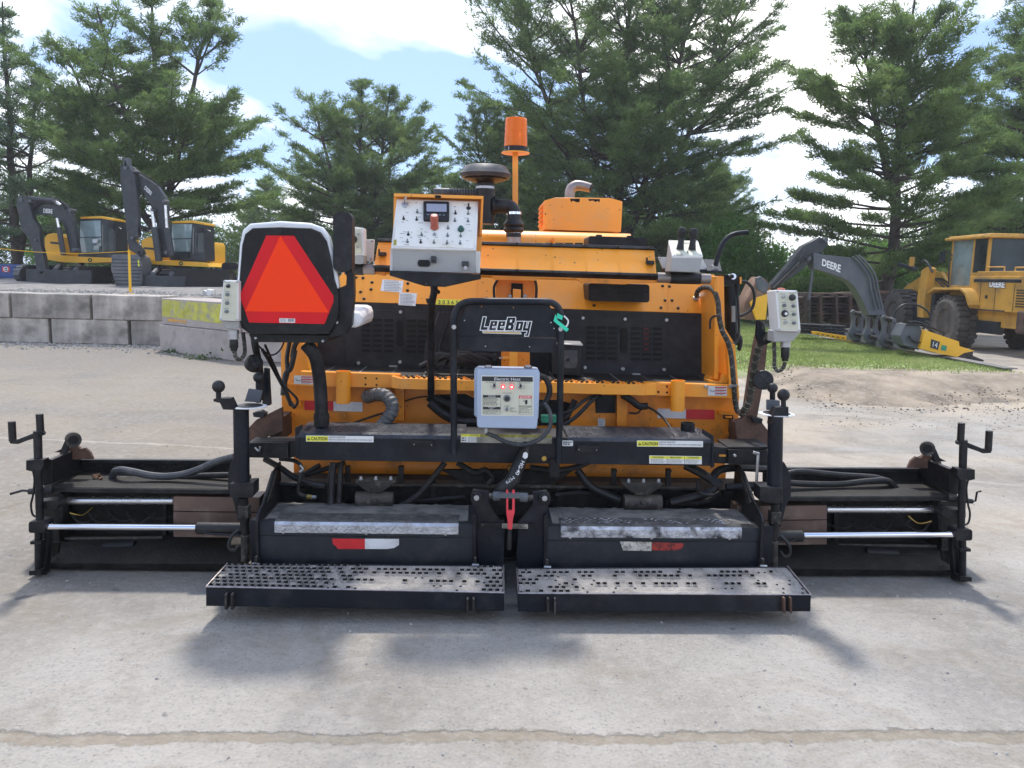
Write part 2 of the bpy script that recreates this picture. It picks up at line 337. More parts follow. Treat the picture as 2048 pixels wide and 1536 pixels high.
    def txt(s, pl, t, x0, y0, x1, y1, m, off=.0015, sl=.022, **k):
        d = sl * (x1 - x0)
        return s.text(pl, t, [(x0, y0), (x1, y0 + d), (x1, y1 + d), (x0, y1)], m, off, **k)
    def link(s, name, parent=None, bev=.002, sharp=35, frame=None):
        me = bpy.data.meshes.new(name); o0 = ORG[0]
        me.from_pydata([(v[0] - o0.x, v[1] - o0.y, v[2] - o0.z) for v in s.v], [], s.f)
        for n in s.ms: me.materials.append(MATS[n])
        me.polygons.foreach_set('material_index', s.m)
        bm = bmesh.new(); bm.from_mesh(me); bmesh.ops.recalc_face_normals(bm, faces=bm.faces); bm.to_mesh(me); bm.free()
        me.polygons.foreach_set('use_smooth', [True] * len(me.polygons)); me.set_sharp_from_angle(angle=R(sharp)); me.update()
        o = bpy.data.objects.new(name, me); COL.objects.link(o)
        if parent is not None: o.parent = parent
        if bev:
            b = o.modifiers.new('bevel', 'BEVEL'); b.width = bev; b.segments = 2; b.limit_method = 'ANGLE'; b.angle_limit = R(40); b.use_clamp_overlap = True
        return o
_G = {}
def glyphs(t, shear=0, bold=0):
    k = (t, shear, bold)
    if k in _G: return _G[k]
    c = bpy.data.curves.new('t', 'FONT'); c.body = t; c.shear = shear; c.offset = bold; c.resolution_u = 3; c.fill_mode = 'FRONT'
    o = bpy.data.objects.new('t', c); COL.objects.link(o); dg = bpy.context.evaluated_depsgraph_get()
    me = bpy.data.meshes.new_from_object(o.evaluated_get(dg))
    v = np.array([x.co[:2] for x in me.vertices]); f = [tuple(p.vertices) for p in me.polygons]
    bpy.data.objects.remove(o); bpy.data.curves.remove(c); bpy.data.meshes.remove(me)
    mn = v.min(0); mxx = v.max(0); v = (v - mn) / np.maximum(mxx - mn, 1e-6)
    _G[k] = ([tuple(map(float, a)) for a in v], f); return _G[k]
def root(name, label, cat, loc, group=None, yaw=0., frame=None):
    """an Empty at the thing's base; loc is in the frame the meshes are built in"""
    o = bpy.data.objects.new(name, None); COL.objects.link(o); o.empty_display_size = .2
    o.location = frame.world(loc) if frame else Vector(loc); o.rotation_euler = (0, 0, frame.yaw if frame else yaw)
    tag(o, label, cat, group); ORG[0] = Vector(loc); return o
def tag(o, label=None, cat=None, group=None, kind=None):
    for k, v in (('label', label), ('category', cat), ('group', group), ('kind', kind)):
        if v: o[k] = v
    return o
def lone(mb, name, label, cat, loc, group=None, bev=.002, kind=None, sharp=35):
    ORG[0] = Vector(loc); o = mb.link(name, None, bev, sharp); o.location = Vector(loc); return tag(o, label, cat, group, kind)
def tint(txtlines, mb, pl, x0, y0, x1, y1, m='ink_grey', seed=0, gap=.55, off=.0012, sl=.022):
    """rows of small unreadable print, as the photo shows it: thin word bars"""
    rn = random.Random(seed); h = (y1 - y0) / txtlines
    for i in range(txtlines):
        x = x0 + rn.uniform(0, 1.0); xe = x1 - rn.uniform(0, (x1 - x0) * .25)
        while x < xe - 1:
            w = min(rn.uniform(2.0, 5.5), xe - x)
            yy = y0 + i * h + sl * (x - x0)
            A = [pl.at(a, b, off) for a, b in ((x, yy), (x + w, yy + sl * w), (x + w, yy + sl * w + h * (1 - gap)), (x, yy + h * (1 - gap)))]
            mb.add(A, [(3, 2, 1, 0)], m); x += w + rn.uniform(.7, 1.4)
# ================================================================= GROUND AND TERRACE
def ground_mat():
    m = bpy.data.materials.new('yard_ground'); m.use_nodes = True; t = m.node_tree; b = t.nodes['Principled BSDF']; N = t.nodes.new; L = t.links.new
    b.inputs['Roughness'].default_value = .9; b.inputs['Specular IOR Level'].default_value = .25
    tc = N('ShaderNodeTexCoord'); P = tc.outputs['Object']
    def noise(s, d=5, rough=.55, vec=None, dist=0):
        n = N('ShaderNodeTexNoise'); n.inputs['Scale'].default_value = s; n.inputs['Detail'].default_value = d; n.inputs['Roughness'].default_value = rough
        n.inputs['Distortion'].default_value = dist; L(vec or P, n.inputs['Vector']); return n.outputs[0]
    def ramp(x, a, b_, c0=(0, 0, 0), c1=(1, 1, 1)):
        r = N('ShaderNodeValToRGB'); r.color_ramp.elements[0].position = a; r.color_ramp.elements[1].position = b_
        r.color_ramp.elements[0].color = (*c0, 1); r.color_ramp.elements[1].color = (*c1, 1); L(x, r.inputs[0]); return r.outputs[0]
    def mix(f, a, b_, bt='MIX'):
        x = N('ShaderNodeMix'); x.data_type = 'RGBA'; x.blend_type = bt
        if isinstance(f, float): x.inputs[0].default_value = f
        else: L(f, x.inputs[0])
        for i, v in ((6, a), (7, b_)):
            if isinstance(v, tuple): x.inputs[i].default_value = (*v, 1)
            else: L(v, x.inputs[i])
        return x.outputs[2]
    def mth(op, a, b_=None, c=None, clamp=False):
        n = N('ShaderNodeMath'); n.operation = op; n.use_clamp = clamp
        for i, v in enumerate((a, b_, c)):
            if v is None: continue
            if isinstance(v, (int, float)): n.inputs[i].default_value = v
            else: L(v, n.inputs[i])
        return n.outputs[0]
    mpv = N('ShaderNodeMapping'); mpv.inputs['Scale'].default_value = (.22, 1, 1); L(P, mpv.inputs[0])
    vor = N('ShaderNodeTexVoronoi'); vor.inputs['Scale'].default_value = 62; L(P, vor.inputs['Vector'])
    vor2 = N('ShaderNodeTexVoronoi'); vor2.inputs['Scale'].default_value = 130; L(P, vor2.inputs['Vector'])
    base = mix(ramp(noise(1.1, 6), .35, .68), (.230, .216, .192), (.340, .322, .292))
    # aggregate: grey and tan stones showing through
    sc = N('ShaderNodeSeparateColor'); L(vor.outputs['Color'], sc.inputs[0])
    stone = mix(ramp(sc.outputs[0], .2, .9), (.15, .148, .145), (.36, .335, .305))
    near = ramp(vor.outputs['Distance'], .30, .42, (1, 1, 1), (0, 0, 0))
    base = mix(mth('MULTIPLY', near, .5), base, stone)
    sc2 = N('ShaderNodeSeparateColor'); L(vor2.outputs['Color'], sc2.inputs[0])
    base = mix(mth('MULTIPLY', ramp(sc2.outputs[1], .35, .95), .22), base, (.42, .40, .37))
    # sand dust, dragged in long bands across the yard
    g = N('ShaderNodeSeparateXYZ'); L(P, g.inputs[0]); X, Y = g.outputs[0], g.outputs[1]
    far = ramp(mth('DIVIDE', Y, 30.0), .12, .24)
    sand = ramp(noise(.55, 7, .6, mpv.outputs[0], .6), .40, .60)
    base = mix(mth('MULTIPLY', sand, mth('MULTIPLY_ADD', far, .72, .12)), base, (.42, .345, .255))
    base = mix(mth('MULTIPLY', ramp(noise(.9, 8, .65, mpv.outputs[0], 1.0), .56, .66), mth('MULTIPLY_ADD', far, .55, .05)), base, (.165, .146, .125))
    # worn left corner: browner fine gravel
    lm = ramp(mth('ADD', mth('MULTIPLY', X, -.20), mth('MULTIPLY_ADD', Y, .10, mth('MULTIPLY', noise(1.6, 4), .35))), .80, .98)
    base = mix(mth('MULTIPLY', lm, .8), base, (.20, .175, .145))
    # yard beyond, under the wall: loose dark grit
    gr = ramp(mth('DIVIDE', mth('ADD', Y, mth('MULTIPLY', noise(.7, 4), 2.2)), 40.0), .30, .345)
    lx = ramp(mth('DIVIDE', mth('ADD', X, 12.0), 20.0), .30, .52, (1, 1, 1), (0, 0, 0))
    base = mix(mth('MULTIPLY', mth('MULTIPLY', gr, lx), .5), base, (.17, .15, .13))
    # filled cracks
    def crack(val, w, colr, amt):
        nonlocal base
        k = ramp(mth('ABSOLUTE', val), w * .6, w, (1, 1, 1), (0, 0, 0))
        base = mix(mth('MULTIPLY', k, amt), base, colr); return k
    wob = mth('MULTIPLY', mth('SUBTRACT', noise(2.2, 6, .7), .5), .30)
    wob2 = mth('MULTIPLY', mth('SUBTRACT', noise(14, 6, .8), .5), .16)
    k1 = crack(mth('ADD', mth('SUBTRACT', mth('MULTIPLY_ADD', X, -.045, Y), 2.515), mth('MULTIPLY', mth('ADD', wob, wob2), .5)), .036, (.225, .19, .14), .8)
    k1b = crack(mth('ADD', mth('SUBTRACT', mth('MULTIPLY_ADD', X, -.045, Y), 2.547), mth('MULTIPLY', mth('ADD', wob, wob2), .5)), .008, (.12, .11, .095), .25)
    k2 = crack(mth('ADD', mth('SUBTRACT', mth('MULTIPLY_ADD', Y, -.62, X), -6.35), wob), .022, (.15, .13, .11), .55)
    k3 = crack(mth('ADD', mth('SUBTRACT', mth('MULTIPLY_ADD', X, .10, Y), 6.6), wob), .03, (.50, .46, .40), .4)
    # tyre marks, stains and drips
    for (sl_, off_, w_, cl_, am_) in ((.55, 4.2, .16, (.30, .272, .235), .45), (.55, 4.75, .14, (.125, .115, .10), .30), (-.35, 5.7, .20, (.36, .325, .28), .35), (-.8, 7.6, .16, (.14, .127, .11), .28), (1.6, 6.4, .22, (.27, .24, .20), .5)):
        wl_ = mth('MULTIPLY', mth('SUBTRACT', noise(.9, 4, .6), .5), .55)
        kk = ramp(mth('ABSOLUTE', mth('ADD', mth('SUBTRACT', mth('MULTIPLY_ADD', X, sl_, Y), off_), wl_)), w_ * .3, w_, (1, 1, 1), (0, 0, 0))
        base = mix(mth('MULTIPLY', mth('MULTIPLY', kk, ramp(noise(7, 6, .7), .38, .62)), am_), base, cl_)
    base = mix(mth('MULTIPLY', ramp(noise(.75, 5, .55, None, .8), .50, .66), .55), base, (.155, .146, .135))
    base = mix(mth('MULTIPLY', ramp(noise(1.9, 7, .7, None, .5), .50, .62), .42), base, (.205, .170, .125))
    base = mix(mth('MULTIPLY', ramp(noise(16, 6, .7), .48, .68), .35), base, (.40, .37, .325))
    base = mix(mth('MULTIPLY', ramp(noise(34, 4, .6), .56, .70), .32), base, (.16, .148, .13))
    base = mix(mth('MULTIPLY', ramp(noise(5.5, 3, .5), .715, .74), .6), base, (.07, .065, .06))
    # wheel rub and scuffs
    mp2 = N('ShaderNodeMapping'); mp2.inputs['Rotation'].default_value = (0, 0, .65); mp2.inputs['Scale'].default_value = (4, .35, 1); L(P, mp2.inputs[0])
    base = mix(mth('MULTIPLY', ramp(noise(2.2, 5, .6, mp2.outputs[0]), .60, .72), .30), base, (.33, .305, .27))
    base = mix(mth('MULTIPLY', ramp(noise(3.0, 3, .6), .70, .76), .5), base, (.20, .165, .125))
    L(base, b.inputs['Base Color'])
    h = mth('ADD', mth('MULTIPLY', vor.outputs['Distance'], -.35), mth('ADD', mth('MULTIPLY', noise(28, 5), .9), mth('MULTIPLY', k1, -.8)))
    bp = N('ShaderNodeBump'); bp.inputs['Strength'].default_value = .65; bp.inputs['Distance'].default_value = .012; L(h, bp.inputs['Height']); L(bp.outputs[0], b.inputs['Normal'])
    MATS['ground'] = m
ground_mat()
m = MB(); m.add([(-400, -60, 0), (400, -60, 0), (400, 700, 0), (-400, 700, 0)], [(0, 1, 2, 3)], 'ground')
lone(m, 'ground', None, None, (0, 0, 0), kind='structure', bev=0)
mat('gravel', (.20, .185, .17), .95, var=.35, scale=3, dust=(.33, .30, .27), dustamt=.8, dscale=8, bump=1., bscale=30)
def hnoise(x, y, s=1.0):
    return (math.sin(x * 1.7 * s + 1.3) * math.cos(y * 1.3 * s + .4) + .5 * math.sin(x * 3.9 * s + y * 2.7 * s) + .25 * math.sin(x * 9.1 * s - y * 7.3 * s)) / 1.75
def sheet(name, xs, ys, hf, matname, kind='structure'):
    vs = [(x, y, hf(x, y)) for y in ys for x in xs]; n = len(xs)
    fs = [(j * n + i, j * n + i + 1, (j + 1) * n + i + 1, (j + 1) * n + i) for j in range(len(ys) - 1) for i in range(n - 1)]
    m = MB(); m.add(vs, fs, matname); return lone(m, name, None, None, (0, 0, 0), kind=kind, bev=0, sharp=80)
TZ = 1.0
sheet('terrace', [-60 + i * 1.0 for i in range(36)] + [-24 + i * .35 for i in range(59)], [16.5 + j * .5 for j in range(100)],
      lambda x, y: (TZ - .03 + .03 * hnoise(x, y) + min(.12, (y - 16.5) * .012)) * max(0, min(1, (-3.6 - x) / .9 + .0)), 'gravel')
# concrete block wall
rn = random.Random(5)
def block(px0, px1, D, row, label, m1='concrete', yaw=0., th=.9, grp='concrete blocks of the terrace wall', h=.50, z0=None, x0=None, L_=None, painted=False):
    z = row * .5 if z0 is None else z0
    if x0 is None:
        x0 = WF.o.x + Wp(D).at(px0, 640).x; L_ = Wp(D).at(px1, 640).x - x0
    bm = MB(); nx = max(3, int(L_ / .12)); c = Matrix.Rotation(yaw, 3, 'Z'); b = Vector((x0, D, z))
    q = lambda x, y, zz: c @ Vector((x, y, zz))
    g = .006; ch = .014
    prof = [(0, ch), (0, h - ch), (ch, h - g), (th, h - g), (th, 0), (ch, 0)]
    A = [q(g, a, zz) for a, zz in prof]; B = [q(L_ - g, a, zz) for a, zz in prof]
    # ends slightly chamfered
    A2 = [q(g + ch * .7, a * .97 + .012, .5 * h + (zz - .5 * h) * .96) for a, zz in prof]
    bm.loft([q(g + .02, a, zz) for a, zz in prof], [q(L_ - g - .02, a, zz) for a, zz in prof], m1)
    if painted:
        bm.loft([q(g + .03, -.003, h * .30), q(g + .03, -.003, h * .93), q(g + .03, .03, h - .008)], [q(L_ * .97, -.003, h * .22), q(L_ * .97, -.003, h * .9), q(L_ * .97, .03, h - .008)], 'yellow_worn')
        bm.loft([q(L_ * .08, -.005, h * .13), q(L_ * .08, -.005, h * .25), q(L_ * .08, .0, h * .25)], [q(L_ * .35, -.005, h * .13), q(L_ * .35, -.005, h * .22), q(L_ * .35, .0, h * .22)], 'orange_worn')
    ORG[0] = Vector((0, 0, 0)); o = bm.link('concrete_block', None, .012); o.location = b + Vector((0, rn.uniform(-.02, .02), 0)); return tag(o, label, 'concrete block', grp)
WD = 16.0
top = [(-160, 21, 'grey concrete block cut by the left picture edge in the upper row'), (22, 182, 'large grey concrete block in the upper row, left neighbour of the one under the post'), (183, 322, 'grey upper-row concrete block under the yellow post, touching the yellow painted block')]
bot = [(-90, 97, 'pale concrete block at the left end of the lower row with weeds at its foot'), (99, 256, 'long pitted concrete block in the middle of the lower row'), (258, 330, 'short lower concrete block in the corner beside the projecting wall')]
for a, b_, l in top:
    block(a, b_, WD, 1, 'grey concrete block cut by the left picture edge in the upper row' if l == 'x' else l)
for a, b_, l in bot:
    block(a, b_, WD + .02, 0, 'pale concrete block at the left end of the lower row with weeds at its foot' if l == 'x' else l)
ya = math.atan2(-1.5, 1.91)
p0 = gnd(320, 701)
block(0, 0, p0.y, 0, 'smooth pinkish concrete block carrying the yellow painted block', 'concrete_smooth', yaw=ya, x0=p0.x, L_=2.5)
block(0, 0, p0.y + .03, 1, 'concrete block with flaking yellow paint on top of the projecting wall', 'concrete_smooth', yaw=ya, x0=p0.x + .04, L_=2.6, painted=True)
d_ = Vector((math.cos(ya), math.sin(ya)))
block(0, 0, p0.y + d_.y * 2.5, 0, 'lower concrete block partly hidden behind the seat post of the paver', 'concrete_smooth', yaw=ya * .1, x0=p0.x + d_.x * 2.5, L_=2.2)
block(0, 0, p0.y + d_.y * 2.55, 1, 'upper concrete block hidden mostly behind the seat of the paver', 'concrete_smooth', yaw=ya * .1, x0=p0.x + .04 + d_.x * 2.6, L_=2.2)
# small stones along the wall
xmax_ = lambda y: 8.1 + (19.5 - y) * .042
mat('soil_clod', (.20, .165, .125), .95, var=.4, scale=6)
m = MB(); rn = random.Random(3)
def pebble(m, x, y, z, r, mt='stone'):
    a = rn.uniform(0, 6.28); k = [Vector((math.cos(a + i * 2.09) * r * rn.uniform(.7, 1.3), math.sin(a + i * 2.09) * r * rn.uniform(.7, 1.3), 0)) for i in range(3)]
    b = Vector((x, y, z)); t = Vector((rn.uniform(-.3, .3) * r, rn.uniform(-.3, .3) * r, r * rn.uniform(.5, 1.0)))
    m.add([b + q for q in k] + [b + t + q * .5 for q in k], [(3, 4, 5), (0, 1, 4, 3), (1, 2, 5, 4), (2, 0, 3, 5)], mt)
for i in range(1500):
    x = rn.uniform(-11.5, -5.2); y = 15.9 - abs(rn.gauss(0, .5)); 
    if x > -6.7: y -= (x + 6.7) * .8
    pebble(m, x, y, 0, rn.uniform(.008, .035))
for i in range(1300):
    x = rn.uniform(-11.5, -5.4); pebble(m, x, 16.9 + abs(rn.gauss(0, 1.6)), TZ - .02, rn.uniform(.01, .05))
for i in range(1500):
    y = rn.uniform(2.3, 12); x = rn.uniform(-.68, .68) * (y + .5); pebble(m, x, y, 0, rn.choice((.003, .004, .005, .008)))
for i in range(700):
    y = rn.uniform(8.6, 12.5); x = y * rn.uniform(.38, .66); pebble(m, x, y, .0, rn.uniform(.004, .016))
for i in range(1600):
    y = rn.uniform(9.8, 14.5); x = rn.uniform(3.8, min(8.2, xmax_(y))); pebble(m, x, y, .17 * max(0, min(1, (y - 10.3) / 1.6)), rn.uniform(.005, .022), 'soil_clod')
lone(m, 'pebbles', 'loose grey pebbles and grit scattered over the yard and along the wall', 'pebbles', (0, 0, 0), kind='stuff', bev=0)
# grass bank on the right
def xmax(y): return 8.22 + (19.5 - y) * .042
def ginside(x, y):
    # along the steel kerb on the far side, ragged dirt slope on the near side
    yn = 10.1 + .45 * math.sin(x * 1.1) + max(0, 5.2 - x) * .4       # near edge
    yf = 27.5
    return yn, yf
def gh(x, y):
    yn, yf = ginside(x, y); a = max(0, min(1, (y - yn) / 1.6)); b_ = max(0, min(1, (yf - y) / .5)); c = max(0, min(1, (x - 3.6) / 1.0)) * max(0, min(1, (xmax(y) - x) / .35))
    return (.19 * (a * a * (3 - 2 * a)) + .07 * a * max(0, 1 - abs(y - 11.9) / 1.3) + .03 * (hnoise(x, y, 1.2) * .25 + hnoise(x * 4, y * 4) * .2) * a) * b_ * c - .012
def soil_mat():
    m = mat('soil', (.25, .20, .145), .95, var=.45, scale=2.2, dust=(.34, .31, .27), dustamt=.7, dscale=14, bump=1., bscale=30)
    t = m.node_tree; N = t.nodes.new; L = t.links.new; b = t.nodes['Principled BSDF']; src = b.inputs['Base Color'].links[0].from_socket
    tc = N('ShaderNodeTexCoord'); s = N('ShaderNodeSeparateXYZ'); L(tc.outputs['Object'], s.inputs[0])
    n = N('ShaderNodeTexNoise'); n.inputs['Scale'].default_value = 1.3; n.inputs['Detail'].default_value = 7; L(tc.outputs['Object'], n.inputs['Vector'])
    a = N('ShaderNodeMath'); a.operation = 'MULTIPLY_ADD'; L(n.outputs[0], a.inputs[0]); a.inputs[1].default_value = 2.6; L(s.outputs[1], a.inputs[2])
    r = N('ShaderNodeMapRange'); L(a.outputs[0], r.inputs[0]); r.inputs[1].default_value = 13.9; r.inputs[2].default_value = 15.0
    x = N('ShaderNodeMix'); x.data_type = 'RGBA'; L(r.outputs[0], x.inputs[0]); L(src, x.inputs[6]); x.inputs[7].default_value = (.22, .29, .085, 1); L(x.outputs[2], b.inputs['Base Color'])
soil_mat()
sheet('grass_bank', [3.4 + i * .12 for i in range(52)], [9.2 + j * .18 for j in range(104)], gh, 'soil')
def blades(n, seed, name):
    rg = np.random.default_rng(seed); x = rg.uniform(3.9, 9.0, n); y = 9.9 + 17.4 * rg.uniform(0, 1, n) ** 1.3
    keep = []
    for i in range(n):
        yn, yf = ginside(x[i], y[i]); e = y[i] + 2.6 * (.5 + .16 * hnoise(x[i] * 1.2, y[i] * 1.2))
        keep.append(x[i] < xmax(y[i]) - .15 and y[i] > yn + .4 and y[i] < yf - .25 and e > 13.0 + rg.uniform(0, 1) ** .5 * 2.3 and rg.random() < .35 + .65 * min(1, max(0, e - 13.4) / 1.5))
    k = np.array(keep); x, y = x[k], y[k]; n = len(x); z = np.array([gh(a, b_) for a, b_ in zip(x, y)])
    a = rg.uniform(0, 6.28, n); h = rg.uniform(.02, .055, n) ; w = rg.uniform(.006, .012, n); lean = rg.uniform(-.03, .03, (n, 2))
    V = np.zeros((n, 3, 3)); V[:, 0] = np.c_[x - np.cos(a) * w, y - np.sin(a) * w, z]; V[:, 1] = np.c_[x + np.cos(a) * w, y + np.sin(a) * w, z]
    V[:, 2] = np.c_[x + lean[:, 0], y + lean[:, 1], z + h]
    return raw_tris(name, V.reshape(-1, 3), 'grass_blade')
def raw_tris(name, V, matname, parent=None):
    n = len(V) // 3; me = bpy.data.meshes.new(name); me.vertices.add(len(V)); me.vertices.foreach_set('co', V.astype(np.float32).ravel())
    me.loops.add(len(V)); me.loops.foreach_set('vertex_index', np.arange(len(V), dtype=np.int32))
    me.polygons.add(n); me.polygons.foreach_set('loop_start', np.arange(0, len(V), 3, dtype=np.int32)); me.polygons.foreach_set('loop_total', np.full(n, 3, dtype=np.int32))
    me.materials.append(MATS[matname]); me.update(calc_edges=True)
    o = bpy.data.objects.new(name, me); COL.objects.link(o)
    if parent is not None: o.parent = parent
    return o
g = blades(90000, 4, 'grass'); tag(g, 'short mown green grass on the bank right of the paver', 'grass', kind='stuff')
# weeds at the foot of the wall
def weed(name, px, py, size, n, label, z=0.0, mt='leaves', D=None):
    p = gnd(px, py, z); rg = np.random.default_rng(int(px)); b = rg.normal(0, 1, (n, 3)) * np.array([size, size * .35, size * .28]); b[:, 2] = np.abs(b[:, 2])
    V = np.repeat(b, 3, 0) + rg.normal(0, .018, (n * 3, 3)); o = raw_tris(name, V, 'leaves_dark'); o.location = p; return tag(o, label, 'weeds', 'weeds along the wall')
weed('weed_clump', 38, 680, .10, 160, 'low green weeds at the foot of the leftmost lower wall block')
weed('weed_clump', 350, 706, .12, 160, 'green weed tuft under the left corner of the yellow painted block')
weed('weed_clump', 405, 719, .17, 130, 'strip of weeds at the foot of the nearer wall, left of the seat')
weed('weed_clump', 290, 690, .10, 100, 'sparse weeds in the corner between the two wall parts')
# ================================================================= TREES
def frustum(V, F, a, b_, ra, rb, n=7):
    a = np.array(a); b_ = np.array(b_); t = b_ - a; t = t / max(np.linalg.norm(t), 1e-6)
    u = np.cross(t, [0, 0, 1.]) if abs(t[2]) < .95 else np.cross(t, [1., 0, 0]); u /= np.linalg.norm(u); w = np.cross(t, u); k = len(V)
    for c, r in ((a, ra), (b_, rb)):
        for i in range(n):
            an = 2 * math.pi * i / n; V.append(c + (u * math.cos(an) + w * math.sin(an)) * r)
    F += [(k + i, k + (i + 1) % n, k + n + (i + 1) % n, k + n + i) for i in range(n)]
def polyl(V, F, P, r0_, r1_, n=7):
    m_ = len(P)
    for i in range(m_ - 1): frustum(V, F, P[i], P[i + 1], r0_ + (r1_ - r0_) * i / (m_ - 1), r0_ + (r1_ - r0_) * (i + 1) / (m_ - 1), n)
def pine(seed, H, base, clear, prof, stems, dens=1.0, needles='needles', bark='bark', tr=.22, size=1.0, step=.42, azbias=None):
    """stems: list of (lean_x, lean_y, start_height, top_fraction); prof: [(t, radius)] crown radius against height fraction"""
    rg = np.random.default_rng(seed); TV, TF = [], []; tp = []; td = []
    for (lx, ly, s0, tf) in stems:
        ht = H * tf; nseg = 8; P = []
        for i in range(nseg + 1):
            z = s0 + (ht - s0) * i / nseg; f = (z - s0) / max(H - s0, 1)
            P.append(np.array([lx * (f ** .8) * 2 + rg.normal(0, .05), ly * f * 2 + rg.normal(0, .05), z]))
        P[0] = np.array([0, 0, s0 if s0 > 0 else base]); main = s0 == 0
        polyl(TV, TF, P, tr * (1 if main else .65), .03, 9)
        zs = max(clear, s0 + .8)
        while zs < ht - .2:
            f = (zs - s0) / (ht - s0) * nseg; i = min(int(f), nseg - 1); c = P[i] + (P[i + 1] - P[i]) * (f - i)
            t = zs / H; rad = np.interp(t, [p[0] for p in prof], [p[1] for p in prof]) * (.92 if len(stems) > 1 else 1)
            top = (zs - s0) / (ht - s0); rad *= (1 if top < .75 else max(.18, 1 - (top - .75) * 3.0))
            nb = rg.integers(3, 6)
            for b_ in range(nb):
                az = rg.uniform(0, 6.283); L_ = rad * rg.uniform(.45, 1.22)
                if L_ < .3: L_ = .3
                el = math.radians(np.interp(t, [0, .35, .7, 1], [-6, 6, 26, 58]) + rg.normal(0, 8))
                d = np.array([math.cos(az) * math.cos(el), math.sin(az) * math.cos(el), math.sin(el)])
                q = [c]; nn = 6; dd = d.copy()
                for k in range(nn):
                    dd[2] += .045 + rg.normal(0, .04); dd[:2] += rg.normal(0, .06, 2); dd /= np.linalg.norm(dd); q.append(q[-1] + dd * L_ / nn)
                polyl(TV, TF, q, min(.05, .016 * L_ + .008), .006, 5)
                # twigs and tufts
                nt_ = int(max(5, L_ * 7.0 * dens)); side = np.array([-d[1], d[0], 0]); side /= max(np.linalg.norm(side), 1e-6)
                for k in range(nt_):
                    s = rg.uniform(.28, 1.0) ** .8; ff = s * nn; ii = min(int(ff), nn - 1); p = q[ii] + (q[ii + 1] - q[ii]) * (ff - ii)
                    ls = (.22 + .26 * L_ * (1.05 - s)) * rg.uniform(.6, 1.2); sg = 1 if k % 2 else -1
                    v = d * .75 + side * sg * rg.uniform(.4, 1.0); v[2] = rg.uniform(-.02, .35); v /= np.linalg.norm(v)
                    e_ = p + v * ls
                    if k % 3 == 0: frustum(TV, TF, p, e_, .008, .004, 3)
                    m_ = max(1, int(ls / .15))
                    for j in range(m_ + 1):
                        tp.append(p + v * ls * (j / m_ if m_ else 1) + rg.normal(0, .05, 3)); td.append(v + np.array([0, 0, .30]))
                tp.append(q[-1]); td.append(dd + np.array([0, 0, .3]))
            zs += step * rg.uniform(.55, 1.35) * (1 if rg.random() > .07 else 2.2)
        for j in range(5): tp.append(P[-1] - np.array([0, 0, j * .18])); td.append(np.array([0, 0, 1.]))
    tp = np.array(tp); td = np.array(td); K_ = 12; n = len(tp)
    p = np.repeat(tp, K_, 0) + rg.normal(0, .075 * size, (n * K_, 3)) * np.array([1, 1, .55])
    d = np.repeat(td, K_, 0); d /= np.linalg.norm(d, axis=1)[:, None]; d = d * .75 + rg.normal(0, .50, (n * K_, 3)); d[:, 2] += .12; d /= np.linalg.norm(d, axis=1)[:, None]
    s = np.cross(d, rg.normal(0, 1, (n * K_, 3))); s /= np.linalg.norm(s, axis=1)[:, None] + 1e-9
    print('tris', n * K_)
    ln = rg.uniform(.12, .22, n * K_)[:, None] * size; w = rg.uniform(.013, .026, n * K_)[:, None] * size
    V = np.empty((n * K_, 3, 3)); V[:, 0] = p - s * w; V[:, 1] = p + s * w; V[:, 2] = p + d * ln
    return TV, TF, V.reshape(-1, 3), needles, bark
def plant_tree(data, name, label, cat, loc, rot=0., sc=1., group=None, twin=None):
    TV, TF, V, nd, bk = data; ORG[0] = Vector((0, 0, 0))
    rt_ = root(name, label, cat, (0, 0, 0), group); rt_.location = loc; rt_.rotation_euler = (0, 0, rot); rt_.scale = (sc,) * 3
    if twin is None:
        me = bpy.data.meshes.new('trunk'); me.from_pydata([tuple(map(float, v)) for v in TV], [], TF); me.materials.append(MATS[bk])
        me.polygons.foreach_set('use_smooth', [True] * len(me.polygons)); t = bpy.data.objects.new('trunk', me); COL.objects.link(t); t.parent = rt_
        c = raw_tris('crown', V, nd, rt_)
    else:
        for ch in twin.children:
            c = ch.copy(); COL.objects.link(c); c.parent = rt_
    return rt_
def treeat(px, D): return Wp(D).at(px, 540).x
PG = 'tall white pines behind the yard'
def hpx(py, D, px=1024): return Wp(D).at(px, py).z
# far left pine (blue grey, airy)
t1 = plant_tree(pine(11, hpx(5, 31, 30), 0, 1.2, [(0, 3.0), (.3, 3.2), (.55, 2.0), (.8, 1.3), (1, .4)], [(0, 0, 0, 1), (.6, .3, 1.5, .80)], .7, 'needles_blue', step=.55),
    'pine_tree', 'grey-green airy pine at the far left edge, behind the ripper excavator', 'pine tree', (treeat(35, 31), 31, 0), 0, 1, PG)
t2 = plant_tree(pine(23, hpx(-25, 30, 330), 0, 1.6, [(0, 3.0), (.2, 4.4), (.45, 4.3), (.65, 3.3), (.85, 2.0), (1, .6)], [(0, 0, 0, 1.0), (-1.0, .2, 3.2, .93), (1.0, -.2, 3.4, .97), (-1.9, .3, 2.6, .78)], .95, 'needles', step=.50),
    'pine_tree', 'big dense pine with several leaders behind the two yellow excavators', 'pine tree', (treeat(325, 30), 30, 0), .4, 1, PG)
t3 = plant_tree(pine(31, hpx(155, 38, 725), 0, 1.4, [(0, 4.0), (.3, 4.3), (.55, 3.8), (.8, 2.4), (1, .6)], [(0, 0, 0, .98), (1.0, 0, 1.6, 1.0), (-1.4, .3, 1.8, .88), (1.9, .3, 1.8, .85)], .95, 'needles_warm', step=.46),
    'pine_tree', 'shorter round-topped pine between the seat and the air cleaner, sky above it', 'pine tree', (treeat(722, 38), 38, 0), 1.0, 1, PG)
